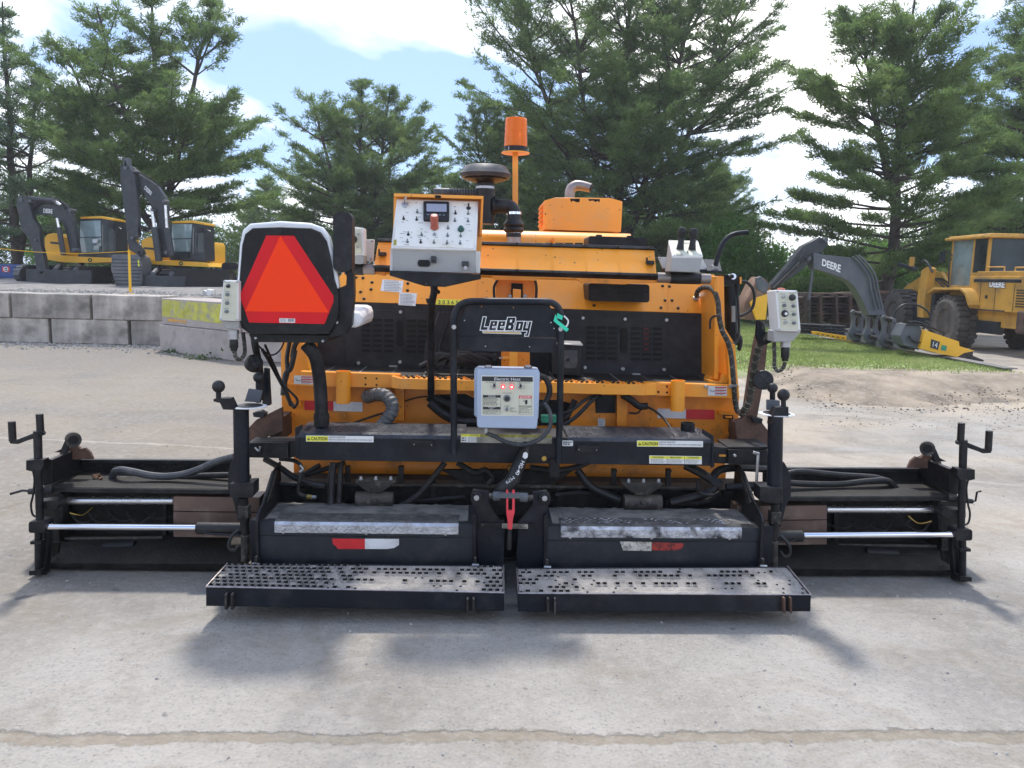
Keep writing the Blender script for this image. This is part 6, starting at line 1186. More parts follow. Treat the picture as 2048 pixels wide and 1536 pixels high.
# ---- steps
def step(fl, fr_, bl, br, botl, botr, seed, openf):
    yF, yB = 3.40, 3.64; P = [kx(*fl, yF), kx(*fr_, yF), kx(*br, yB), kx(*bl, yB)]; Bl = kx(*botl, yF); Br = kx(*botr, yF)
    m = MB(); m.loft([P[0], P[1], Br, Bl], [v + Vector((0, .006, 0)) for v in (P[0], P[1], Br, Bl)], 'black_blue')
    dz_ = Vector((0, 0, -.09)); m.loft([P[0], P[3], P[3] + dz_, Bl], [v + Vector((.006, 0, 0)) for v in (P[0], P[3], P[3] + dz_, Bl)], 'black_blue'); m.loft([P[1], P[2], P[2] + dz_, Br], [v - Vector((.006, 0, 0)) for v in (P[1], P[2], P[2] + dz_, Br)], 'black_blue'); m.loft([P[3], P[2], P[2] + dz_, P[3] + dz_], [v + Vector((0, -.006, 0)) for v in (P[3], P[2], P[2] + dz_, P[3] + dz_)], 'black_blue')
    o = L('step', m, PV, .0015); up3 = Vector((0, 0, .004))
    m = MB()
    for a, b in ((P[0], P[1]), (P[0], P[3]), (P[1], P[2])): m.tube([a + up3 * .4, b + up3 * .4], .0032, 'edge_bare', n=6, sm=False)
    L('worn_edge', m, o, 0)
    m = MB(); W_ = (P[1] - P[0]).length; D_ = yB - yF; nx, ny = int(W_ / .030), 7; rg = random.Random(seed)
    def S(u, v, z=0): return (P[0] * (1 - u) + P[1] * u) * (1 - v) + (P[3] * (1 - u) + P[2] * u) * v + Vector((0, 0, z - .004))
    zn = {}
    def vid(i, j):
        return S(i / nx, j / ny)
    for j in range(ny):
        sh = .5 if j % 2 else 0
        for i in range(nx):
            u0, u1 = (i + sh) / (nx + .5), (i + 1 + sh) / (nx + .5); v0, v1 = j / ny, (j + 1) / ny; um, vm = (u0 + u1) / 2, (v0 + v1) / 2; op = openf(um, vm, rg)
            o4 = [S(u0, v0), S(u1, v0), S(u1, v1), S(u0, v1)]; ru = (u1 - u0) * (.36 if op else .22); rv = (v1 - v0) * (.40 if op else .24); hz = .011 if op else .004
            d4 = []
            for a in range(6): an = a * math.pi / 3 + math.pi / 2; d4.append(S(um + ru * math.cos(an), vm + rv * math.sin(an), hz * (1 if a % 2 else .55)))
            mt = ('grip_rim' if seed == 1 and um < .48 else 'grip') if op else 'grip'; mid = [o4[0], o4[1], o4[2], o4[3]]
            # ring between the square and the hexagon (hexagon starts at the top, runs anticlockwise)
            m.add(mid + d4, [(3, 4, 9), (9, 2, 3)[:3] if False else (3, 2, 4), (3, 4, 5), (3, 5, 0), (0, 5, 6), (0, 6, 7), (0, 7, 1), (1, 7, 8), (1, 8, 9), (1, 9, 2), (2, 9, 4)][1:], mt)
            if op: m.add(d4 + [q - Vector((0, 0, .030)) for q in d4], [(a, (a + 1) % 6, 6 + (a + 1) % 6, 6 + a) for a in range(6)], 'void'); m.add([q - Vector((0, 0, .030)) for q in d4], [tuple(range(6))], 'void')
            else:
                c_ = S(um, vm, rg.uniform(-.001, .004)); dark = rg.random() < .10; m.add([q for q in d4] + [c_ - Vector((0, 0, .006 if dark else 0))], [(a, (a + 1) % 6, 6) for a in range(6)], 'void' if dark else 'grip')
    if True:   # margins of the offset rows
        for j in range(ny):
            v0, v1 = j / ny, (j + 1) / ny; s_ = (0, .5 / (nx + .5)) if j % 2 else (1 - .5 / (nx + .5), 1); m.add([S(s_[0], v0), S(s_[1], v0), S(s_[1], v1), S(s_[0], v1)], [(0, 1, 2, 3)], 'grip')
    L('grip_grating', m, o, 0)
    return o
def ofL(u, v, r): 
    if u < .30: return r.random() < .93
    if u < .48: return r.random() < (.75 if (v > .35 or u < .4) else .3)
    if u > .93: return r.random() < .7
    if u > .62 or u < .55: return (.25 < v < .42 or .62 < v < .8) and r.random() < .62
    return (.25 < v < .42 or .62 < v < .8) and r.random() < .4
def ofR(u, v, r):
    if u < .22: return r.random() < .45 and v < .9
    return (.25 < v < .42 or .62 < v < .8) and (r.random() < .72 if int(u * 7) % 2 else r.random() < .3)
s1 = step((412, 1174), (1008, 1186), (455, 1127), (1007, 1131), (412, 1212), (1008, 1222), 1, ofL); s2 = step((1036, 1187), (1622, 1190), (1033, 1136), (1575, 1133), (1036, 1223), (1621, 1223), 2, ofR)
for s_, xs_ in ((s1, ((449, 1189), (461, 1189), (933, 1198), (945, 1198))), (s2, ((1094, 1198), (1108, 1198), (1567, 1196), (1580, 1196)))):
    for (x, y) in xs_: m = MB(); m.ext(K(3.375), [(x, y), (x + 4, y), (x + 4.5, y + 32), (x, y + 30)], 0, .10, 'cast_dirty' if x < 1500 else 'rusty'); L('hanger_tab', m, s_)
m = MB(); 
for (x, y) in ((505, 1128), (944, 1130), (1088, 1134), (1520, 1132)): m.tube([kx(x, y, 3.66), kx(x + 14, y + 1, 3.66)], .008, 'steel', n=8, sm=False); m.ext(K(3.66), [(x + 4, y - 14), (x + 9, y - 14), (x + 9, y), (x + 4, y)], 0, .02, 'cast_dirty')
L('step_pin', m)
m = MB(); m.box((kx(520, 1140, 3.9).x, 3.78, .035), (kx(1005, 1140, 3.9).x, 4.35, .10), 'grimy_shaded'); m.box((kx(1036, 1140, 3.9).x, 3.78, .03), (kx(1520, 1140, 3.9).x, 4.35, .10), 'grimy_shaded'); m.box((kx(520, 1140, 3.9).x, 3.75, .10), (kx(1005, 1140, 3.9).x, 3.80, .36), 'black_blue'); m.box((kx(1036, 1140, 3.9).x, 3.76, .10), (kx(1520, 1140, 3.9).x, 3.81, .35), 'black_blue'); L('screed_plate', m)
# ---- screed extensions
def ext_side(nm, X, mir):
    """X(px) maps a left-side pixel x to the side being built; dy(px) is the level shift"""
    f = X; d = mir
    root_ = None; m = MB(); m.ext(K(4.28), [f(88, 919), f(470, 921), f(470, 1110), f(88, 1110)], 0, .012, 'grimy_shaded')
    m.ext(K(4.26), [f(88, 919), f(470, 921), f(470, 928), f(88, 926)], 0, .03, 'black_paint')
    a = f(84, 974); b = f(470, 978); A = kx(*a, 3.99); B = kx(*b, 3.99); zc = (A.z + B.z) / 2
    m.loft([(A.x, 3.99, A.z), (B.x, 3.99, B.z), (B.x, 3.99, B.z - .018), (A.x, 3.99, A.z - .018)], [(A.x, 4.28, A.z + .004), (B.x, 4.28, B.z + .004), (B.x, 4.28, B.z - .018), (A.x, 4.28, A.z - .018)], 'grimy_shaded'); m.loft([(A.x, 3.985, A.z - .003), (B.x, 3.985, B.z - .003), (B.x, 3.985, B.z - .026), (A.x, 3.985, A.z - .026)], [(A.x, 4.0, A.z - .003), (B.x, 4.0, B.z - .003), (B.x, 4.0, B.z - .026), (A.x, 4.0, A.z - .026)], 'black_paint')
    m.ext(K(4.0), [f(118, 988), f(126, 988), f(126, 1045), f(118, 1045)], 0, .05, 'black_paint'); m.ext(K(4.24), [f(325, 1000), f(332, 1000), f(332, 1110), f(325, 1110)], 0, .03, 'black_paint')
    o = L('screed_extension', m)
    m = MB(); z0 = .0; A = kx(*f(84, 1148), 4.0); B = kx(*f(480, 1152), 4.0); hz = .075
    m.loft([(A.x, 4.0, .015), (A.x, 3.985, .05), (A.x, 4.06, .085), (A.x, 4.20, .10), (A.x, 4.42, .10), (A.x, 4.42, .015)], [(B.x, 4.0, .005), (B.x, 3.985, .055), (B.x, 4.06, .115), (B.x, 4.20, .13), (B.x, 4.42, .13), (B.x, 4.42, .005)], 'grimy_shaded'); m.ext(K(4.02), [f(200, 1117), f(240, 1114), f(238, 1122), f(200, 1124)], 0, .06, 'black_paint'); L('screed_shoe', m, o, .004)
    m = MB(); m.tube([kx(*f(121, 1001), 4.06), kx(*f(348, 1001), 4.06)], .0205, 'chrome_dusty', n=22, sm=False); L('guide_rod', m, o, 0)
    m = MB(); m.tube([kx(*f(92, 1053), 3.92), kx(*f(396, 1055), 3.92)], .0165, 'chrome', n=22, sm=False); L('guide_rod', m, o, 0)
    m = MB(); 
    for (y0, y1, yy) in ((993, 1022, 4.0), (1023.5, 1046, 4.012), (1047, 1074, 4.006)): m.ext(K(yy), [f(346, y0), f(520, y0 + 2), f(520, y1 + 2), f(346, y1)], 0, .12, 'slide_brown')
    L('slide_block', m, o, .004)
    m = MB(); c0_, c1__ = kx(*f(393, 1056), 3.90), kx(*f(520, 1058), 3.90); dd = (c1__ - c0_).normalized(); m.tube([c0_, c0_ + dd * .006, c1__], [.024, .031, .031], 'rubber', n=20, sm=False); m.tube(pts([(*f(409, 1062), 3.872), (*f(415, 1067), 3.868), (*f(470, 1070), 3.868), (*f(500, 1071), 3.868)]), .005, 'black_blue', n=8); L('extension_cylinder', m, o, 0)
    m = MB(); m.tube([kx(*f(208, 1093), 4.12), kx(*f(270, 1090), 4.12)], .024, 'black_paint', n=14, sm=False); m.tube([kx(*f(190, 1095), 4.12), kx(*f(208, 1094), 4.12)], .008, 'chrome', n=10, sm=False); m.tube([kx(*f(155, 1097), 4.12), kx(*f(190, 1095), 4.12)], .016, 'grimy_shaded', n=10, sm=False); L('small_cylinder', m, o, 0)
    m = MB(); rq = random.Random(5 + nm)
    for k in range(5):
        xs0 = 140 + k * 38; m.tube(pts([(*f(xs0, 1018 + rq.uniform(0, 8)), 4.2), (*f(xs0 + 20, 1040 + rq.uniform(-6, 10)), 4.17), (*f(xs0 + 55, 1030 + rq.uniform(-6, 10)), 4.2)]), .006, 'rubber', n=6)
    for k in range(4): x_ = 150 + k * 55; m.ext(K(4.22), [f(x_, 1080), f(x_ + 7, 1080), f(x_ + 7, 1105), f(x_, 1105)], 0, .04, 'cast_dirty'); m.disc(K(4.2), *f(x_ + 3, 1085), 2.4, -.01, .02, 'steel', 8)
    m.tube([kx(*f(130, 1078), 4.2), kx(*f(325, 1076), 4.2)], .010, 'cast_dirty', n=8, sm=False); m.tube(pts([(*f(140, 1026), 4.1), (*f(165, 1030), 4.08), (*f(185, 1015), 4.1)]), .003, 'brass', n=5); L('auger_fittings', m, o, 0)
    # end gate
    m = MB(); m.ext(K(3.98), [f(84, 930), f(98, 918), f(104, 920), f(104, 968), f(88, 972), f(82, 965)], 0, .30, 'black_paint'); m.ext(K(3.95), [f(88, 1066), f(95, 1060), f(98, 1075), f(92, 1150), f(68, 1152), f(70, 1140), f(82, 1135)], 0, .04, 'black_paint')
    m.ext(K(4.0), [f(104, 1085), f(118, 1085), f(116, 1108), f(104, 1115)], .0, .02, 'grimy_shaded'); m.ext(K(4.15), [f(82, 985), f(120, 985), f(118, 1110), f(100, 1145), f(82, 1148)], 0, .5, 'grimy_shaded'); m.ext(K(3.94), [f(70, 1005), f(115, 1000), f(118, 1012), f(112, 1018), f(70, 1018)], 0, .08, 'black_paint')
    eg = L('end_gate', m, o)
    m = MB(); m.ext(K(4.18), [f(115, 918), f(121, 902), f(138, 896), f(150, 886), f(160, 898), f(170, 896), f(180, 905), f(186, 919)], 0, .02, 'rusty'); m.ext(K(4.15), [f(108, 905), f(122, 898), f(130, 880), f(138, 884), f(134, 905)], 0, .02, 'black_paint'); L('lug_plate', m, eg)
    m = MB(); c = kx(*f(147, 880), 4.10); s_ = 1 if nm else -1; ax = Vector((.55 * -s_, -1, .1)).normalized(); m.lathe(c + ax * .0, ax, [(.036, -.075), (.038, -.07), (.038, 0), (.024, 0), (.024, -.05)], 'cast_dirty', 26); m.lathe(c, ax, [(.0235, -.06), (.0235, -.012), (.001, -.012)], 'void', 20); L('lifting_eye', m, eg, 0)
    m = MB(); m.tube([kx(*f(75, 862), 3.93), kx(*f(80, 1045), 3.93)], [.020, .018], 'black_paint', n=16, sm=False); m.tube([kx(*f(77, 1045), 3.93), kx(*f(77, 1145), 3.93)], .018, 'black_paint', n=14, sm=False); m.ext(K(3.90), [f(52, 921), f(87, 919), f(87, 932), f(80, 942), f(70, 940), f(64, 943), f(52, 940)], 0, .05, 'black_paint'); m.rrect(K(3.89), f(57, 0)[0] if not nm else f(90, 0)[0], f(57, 1043)[1], f(90, 0)[0] if not nm else f(57, 0)[0], f(57, 1066)[1], 5, 0, .08, 'black_paint', 0); m.ext(K(3.90), [f(58, 1142), f(82, 1140), f(82, 1150), f(58, 1151)], 0, .08, 'black_paint'); m.ext(K(3.9), [f(60, 1083), f(82, 1083), f(82, 1089), f(60, 1089)], 0, .04, 'black_paint'); L('crank_post', m, eg)
    m = MB(); m.tube(pts([(*f(22, 883), 3.93), (*f(35, 884), 3.93), (*f(82, 865), 3.93)]), .011, 'black_paint', n=8, sm=False); m.ext(K(3.92), [f(20, 877), f(33, 880), f(83, 861), f(88, 866), f(86, 871), f(34, 888), f(20, 887)], 0, .02, 'black_paint')
    m.tube([kx(*f(25.5, 882), 3.93), kx(*f(23.5, 843), 3.93)], .0175, 'rubber', n=16, sm=False); m.tube([kx(*f(81, 863), 3.93), kx(*f(79, 828), 3.93)], .0175, 'rubber', n=16, sm=False); L('crank_handle', m, eg, 0)
    hose('wire_loop', [(*f(66, 942), 3.92), (*f(69, 960), 3.92), (*f(66, 990), 3.92), (*f(62, 1010), 3.92), (*f(66, 1030), 3.92), (*f(80, 1035), 3.92)], 2, 'black_paint', parent=eg)
    return o, eg
fL = lambda x, y: (x, y)
# right side: x mirrored about the machine, levels shifted by the camera's lean
def fR(x, y): return (2002 - x * 1.0 - (0 if x < 300 else (x - 300) * .035), y + 19 - (0 if y < 960 else (y - 960) * .035) - (x) * .008 * (1 if y < 980 else 0))
oL, eL = ext_side(0, fL, 1); oR, eR = ext_side(1, fR, -1)
m = MB(); m.tube([kx(105, 980, 3.95), kx(58, 983, 3.95)], [.018, .015], 'black_paint', n=12, sm=False); m.tube(pts([(60, 982, 3.95), (45, 981, 3.95), (20, 988, 3.93)]), .006, 'black_paint', n=8, sm=False); L('slope_crank', m, eL, 0)
m = MB(); m.tube([kx(1895, 996, 3.95), kx(1945, 1003, 3.95)], [.018, .012], 'black_paint', n=12, sm=False); m.tube(pts([(1945, 1003, 3.95), (1951, 1002, 3.95), (1954, 984, 3.94), (1963, 982, 3.93)]), .005, 'black_paint', n=8, sm=False); L('slope_crank', m, eR, 0)
hose('hydraulic_hose', [(225, 955, 4.18), (229, 944, 4.16), (240, 940, 4.14), (262, 943, 4.12), (300, 951, 4.12), (335, 953, 4.12), (370, 948, 4.12), (400, 938, 4.12), (430, 924, 4.12), (468, 914, 4.12)], 7.2, 'rubber_grey')
hose('hydraulic_hose', [(215, 964, 4.2), (240, 958, 4.2), (290, 963, 4.2), (350, 958, 4.18), (400, 952, 4.18), (470, 950, 4.15)], 6)
hose('hydraulic_hose', [(1567, 965, 4.1), (1620, 968, 4.12), (1680, 968, 4.14), (1740, 962, 4.15), (1775, 962, 4.16), (1795, 980, 4.16)], 6.5); hose('hydraulic_hose', [(1567, 950, 4.16), (1600, 943, 4.17), (1680, 950, 4.17), (1750, 955, 4.18), (1785, 968, 4.18)], 6)
# ---- height posts
def post(x, y0, y1, col, side, ball1, ball2, cap, disk, plate_):
    m = MB(); m.cyl(kx(x, y0, 3.80), kx(x + 2 * side, y1, 3.80), .0365, .0365, 'black_blue', 26); hp_ = L('height_post', m, PV, .002)
    m = MB(); m.ext(K(3.755), col, 0, .10, 'black_paint'); L('post_clamp', m, hp_, .004)
    m = MB(); c = kx(*ball1, 3.78); m.sphere(c, .030, 'rubber', 22); b = kx(ball1[0], ball1[1] + 26, 3.78); m.cyl(c, b, .012, .012, 'black_paint', 12); m.ext(K(3.765), cap, 0, .05, 'black_paint'); L('crank_knob', m, hp_, 0)
    m = MB(); c = kx(*ball2, 3.95); m.sphere(c, .0265, 'rubber', 22); m.cyl(c, kx(ball2[0], ball2[1] + 50, 3.95), .014, .014, 'black_paint', 12); L('crank_knob', m, hp_, 0)
    m = MB(); c = kx(*disk, 3.84); m.lathe(c, (0, 0, 1), [(.085, -.003), (.087, 0), (.060, .0025)], 'ink_white', 40); m.lathe(c, (0, 0, 1), [(.066, .002), (.066, .0035), (.02, .0035)], 'ink', 36); L('scale_disc', m, hp_, 0)
    m = MB(); m.ext(K(3.9), plate_, 0, .008, 'attach_grey'); L('crank_plate', m, hp_)
    return hp_
p1 = post(482, 819, 968, [(459, 968), (507, 966), (507, 990), (503, 996), (459, 995)], 1, (437, 773), (517, 755), [(427, 798), (461, 797), (470, 816), (470, 820), (446, 819), (440, 806), (427, 803)], (497, 812), [(497, 777), (525, 781), (519, 805), (489, 803)])
p2 = post(1551, 832, 978, [(1520, 973), (1566, 976), (1566, 1008), (1526, 1006), (1520, 1000)], -1, (1567, 790), (1545, 776), [(1552, 815), (1577, 814), (1577, 835), (1560, 834), (1541, 850), (1545, 828)], (1553, 827), [(1533, 799), (1560, 801), (1560, 822), (1533, 820)])
for hp_, f, mt in ((p1, lambda x, y: (x, y), 0), (p2, lambda x, y: (2038 - x, y + 12), 1)):
    m = MB(); m.tube(pts([(*f(487, 996), 3.80), (*f(488, 1012), 3.80)]), .022, 'grimy_shaded', n=12, sm=False); m.obox(kx(*f(489, 1022), 3.80), .05, .05, .06, 0, 'cast_dirty'); m.tube(pts([(*f(490, 1030), 3.80), (*f(489, 1050), 3.79), (*f(491, 1070), 3.78)]), [.028, .02, .018], 'grimy_shaded', n=12); m.tube(pts([(*f(491, 1070), 3.78), (*f(490, 1122), 3.78)]), [.022, .019], 'cast_dirty', n=12, sm=False); L('universal_joint', m, hp_)
    m = MB(); m.ext(K(3.85), [f(462, 925), f(470, 912), f(475, 930), f(474, 985), f(482, 1040), f(476, 1042), f(466, 1000), f(456, 980), f(456, 945)], 0, .05, 'black_blue'); L('post_bracket', m, hp_)
    m = MB(); m.tube(pts([(*f(478, 1060), 3.8), (*f(466, 1070), 3.79), (*f(458, 1085), 3.78), (*f(460, 1098), 3.78), (*f(470, 1100), 3.78), (*f(478, 1090), 3.78)]), .008, 'rubber', n=8); L('hose_loop', m, hp_, 0)
m = MB(); m.tube([kx(1516, 905, 3.9), kx(1512, 985, 3.9)], .008, 'steel', n=8, sm=False); m.tube([kx(1506, 905, 3.9), kx(1518, 908, 3.9)], .009, 'steel', n=8, sm=False); L('pin_rod', m)
# green tape tied on the rail, a dead leaf on the left extension
def floc(name, m, label, cat, c):
    ORG[0] = Vector(c); o = m.link(name, None, 0); o.location = KF.world(c); o.rotation_euler = (0, 0, KF.yaw); ORG[0] = Vector((0, 4.6, 0)); return tag(o, label, cat)
m = MB(); y = 3.865
m.loft(pts([(1111, 628, y), (1115, 640, y), (1138, 658, y - .01), (1133, 664, y - .01), (1107, 642, y)]), [v + Vector((0, .003, 0)) for v in pts([(1111, 628, y), (1115, 640, y), (1138, 658, y - .01), (1133, 664, y - .01), (1107, 642, y)])], 'green_tape')
m.loft(pts([(1115, 626, 3.88), (1113, 636, 3.88), (1124, 640, 3.88), (1126, 632, 3.88)]), [v + Vector((0, .004, 0)) for v in pts([(1115, 626, 3.88), (1113, 636, 3.88), (1124, 640, 3.88), (1126, 632, 3.88)])], 'green_tape')
m.tube(pts([(1128, 632, 3.885), (1136, 641, 3.89), (1134, 651, 3.89), (1128, 655, 3.885)]), .004, 'ink_white', n=6); floc('ribbon', m, 'green plastic ribbon tied round the right corner of the black guard rail', 'ribbon', kx(1122, 645, 3.87))
m = MB(); r2_ = random.Random(2)
for k in range(5): c = kx(188 + k * 4, 957 + k * .8, 4.15); m.loft([c + Vector((r2_.uniform(-.02, .02), r2_.uniform(-.02, .02), r2_.uniform(0, .03))) for _ in range(4)], [c + Vector((r2_.uniform(-.02, .02), r2_.uniform(-.01, .03), r2_.uniform(0, .02))) for _ in range(4)], 'leaf_dead')
floc('dead_leaf', m, 'curled brown dead leaf lying on the left screed extension', 'leaf', kx(195, 960, 4.15))
# ================================================================= EXCAVATORS ON THE TERRACE
def wl(px, py, D): return Wp(D).at(px, py)
def track_(m, c, L_, W_, H_, yaw, mt='rubber'):
    Rm = Matrix.Rotation(yaw, 3, 'Z'); pr = []; r = H_ / 2
    for k in range(9): a = R(90 + 22.5 * k); pr.append((-L_ / 2 + r + r * math.cos(a), r + r * math.sin(a)))
    for k in range(9): a = R(270 + 22.5 * k); pr.append((L_ / 2 - r + r * math.cos(a), r + r * math.sin(a)))
    c = Vector(c); f = lambda x, y, z: c + Rm @ Vector((x, y, z)); m.loft([f(-W_ / 2, a, b) for a, b in pr], [f(W_ / 2, a, b) for a, b in pr], mt)
    n = int(L_ / .12)
    for k in range(n):
        for zz in (0, H_): m.obox(f(0, -L_ / 2 + r + (L_ - 2 * r) * (k + .5) / n, zz), W_ * 1.02, .05, .035, Rm, 'machine_black')
    for k in range(7): a = R(100 + 26 * k); m.obox(f(0, -L_ / 2 + r + r * math.cos(a), r + r * math.sin(a)), W_ * 1.02, .05, .05, Rm @ Matrix.Rotation(a, 3, 'X'), 'machine_black')
def excavator(name, label, D, P, D2=None):
    c = wl(P['base'][0], P['base'][1], D); r_ = root(name, label, 'excavator', (c.x, D, TZ)); Y = lambda y: Wp(D + y)
    def part(nm, fn, parent=r_, bev=.01): m = MB(); fn(m); return m.link(nm, parent, bev)
    part('house', lambda m: (m.ext(Y(0.0), P['house'], 0, 1.5, 'machine_yellow'), m.ext(Y(-.25), P['plat'], 0, 1.9, 'machine_yellow'), m.ext(Y(.4), P['cw'], 0, 1.3, 'machine_yellow'), m.ext(Y(-.02), P['vent'], 0, .05, 'machine_black')))
    cb = part('cab', lambda m: (m.ext(Y(-.15), P['cabf'], 0, .75, 'machine_black'), m.ext(Y(-.17), P['roof'], -.02, .8, 'machine_yellow')))
    part('windscreen', lambda m: m.ext(Y(-.17), P['glass'], 0, .04, 'glass_light'), cb, 0); part('side_window', lambda m: m.ext(Y(-.16), P['glass2'], 0, .05, 'glass'), cb, 0)
    part('cab_fittings', lambda m: [m.rrect(Y(-.3), x, y, x + w, y + h, 2, 0, .08, mt) for x, y, w, h, mt in P['fit']], cb)
    bm = part('boom', lambda m: m.ext(Y(-.75), P['boom'], 0, .2, 'machine_black')); 
    def let(m): m.text(Y(-.765), 'DEERE', P['text'], 'ink_white', 0, bold=.02)
    part('lettering', let, bm, 0)
    part('boom_cylinder', lambda m: [m.tube([wl(*a, D - .9), wl(*b, D - .9)], [r * 1.3, r * 1.3], 'machine_black', n=10, sm=False) for a, b, r in P['cyl']] + [m.tube([wl(*a, D - .9), wl(*b, D - .9)], r, 'chrome_dusty', n=10, sm=False) for a, b, r in P['rod']], bm)
    part('hose', lambda m: [m.tube([wl(x, y, D - .8) for x, y in l], .022, 'rubber', n=6) for l in P['hose']], bm, 0)
    part('arm', lambda m: m.ext(Y(-.95), P['arm'], 0, .18, 'machine_black')); 
    part(P['tool'][0], lambda m: [m.ext(Y(yy), poly, 0, th, mt) for poly, yy, th, mt in P['tool'][1]])
    part('blade', lambda m: (m.ext(Y(-1.0), P['blade'], 0, .12, 'machine_black'), [m.tube([wl(*a, D - .9), wl(*b, D + .2)], .07, 'attach_grey', n=8, sm=False) for a, b in P['struts']]))
    part('joint_pin', lambda m: [m.disc(Y(-.97), x, y, r, -.03, .3, 'attach_grey', 12) for x, y, r in P['pins']], bm, 0)
    part('hand_rail', lambda m: [m.tube([wl(x, y, D - .3) for x, y in l], .014, mt, n=6, sm=False) for l, mt in P['rails']], r_, 0)
    for (x, y, dx) in P['tracks']: part('track', lambda m: track_(m, (wl(x, y, D).x + dx, D + .1, TZ), 2.2, .45, .55, R(-38)), bev=0)
    if P.get('emb'): part('emblem', lambda m: (m.disc(Y(-.255), P['emb'][0], P['emb'][1], 4, -.01, .01, 'ink', 12), m.ext(Y(-.27), [(P['emb'][0] - 2, P['emb'][1] + 1.5), (P['emb'][0] + 2, P['emb'][1] + .5), (P['emb'][0] + 1, P['emb'][1] - 1.5), (P['emb'][0] - 1.5, P['emb'][1] - .5)], 0, .01, 'decal_yellow')), bev=0)
    return r_
excavator('excavator', 'yellow excavator on the far left with a low black boom and a ripper tooth', 24.5, dict(base=(165, 560),
    house=[(89, 475), (96, 468), (108, 466), (123, 475), (127, 519), (90, 519)], plat=[(90, 511), (240, 516), (241, 524), (180, 526), (128, 525), (90, 519)], cw=[(231, 476), (238, 475), (240, 484), (240, 515), (231, 514)], vent=[(100, 483), (121, 485), (121, 489), (100, 487)],
    cabf=[(156, 520), (157, 446), (163, 434), (203, 433), (228, 440), (232, 480), (232, 521)], roof=[(161, 434), (202, 432), (229, 438), (229, 442), (202, 437), (162, 438)], glass=[(160, 442), (201, 441), (203, 505), (160, 505)], glass2=[(209, 448), (227, 450), (228, 500), (208, 502)],
    fit=((216, 445, 11, 12, 'rubber'), (185, 478, 9, 8, 'decal_white'), (187, 491, 11, 14, 'glass_light'), (118, 456, 6, 4, 'chrome'), (165, 434, 6, 3, 'orange')),
    boom=[(52, 394), (62, 395), (90, 397), (109, 398), (126, 405), (142, 423), (148, 450), (154, 491), (156, 505), (140, 505), (133, 470), (126, 447), (104, 430), (66, 428), (55, 420)], text=[(87, 417), (105, 418.5), (105, 427), (87, 425.5)],
    cyl=(((60, 397), (108, 402), .055), ((118, 455), (127, 510), .06)), rod=(((108, 402), (122, 410), .04), ((114, 436), (118, 456), .04)), hose=(((100, 396), (115, 398), (125, 408), (130, 420)), ((62, 424), (80, 408), (100, 402))),
    arm=[(33, 412), (34, 395), (50, 392), (58, 410), (66, 437), (78, 455), (80, 482), (88, 515), (93, 545), (74, 548), (68, 505), (58, 480), (42, 455), (37, 430)],
    tool=('ripper', (([(74, 545), (93, 545), (97, 560), (78, 564)], -.95, .25, 'machine_black'), ([(93, 560), (100, 562), (107, 569), (95, 569)], -.95, .12, 'handle_red'))), blade=[(52, 538), (182, 541), (182, 569), (52, 567)], struts=(((110, 540), (125, 525)), ((150, 541), (165, 527))), tracks=((196, 569, .05), (70, 566, .6)), emb=(180, 520), pins=((42, 400, 3.5), (60, 402, 3), (140, 420, 3), (108, 402, 2.5), (84, 545, 3), (71, 480, 2.5), (148, 500, 3.5)), rails=((((205, 450), (206, 505)), 'ink_grey'), (((160, 475), (202, 474)), 'machine_black'), (((232, 470), (238, 455), (243, 458)), 'machine_black'), (((158, 440), (152, 445), (152, 458)), 'machine_black'), (((92, 466), (92, 455), (118, 455), (118, 466)), 'machine_black'))))
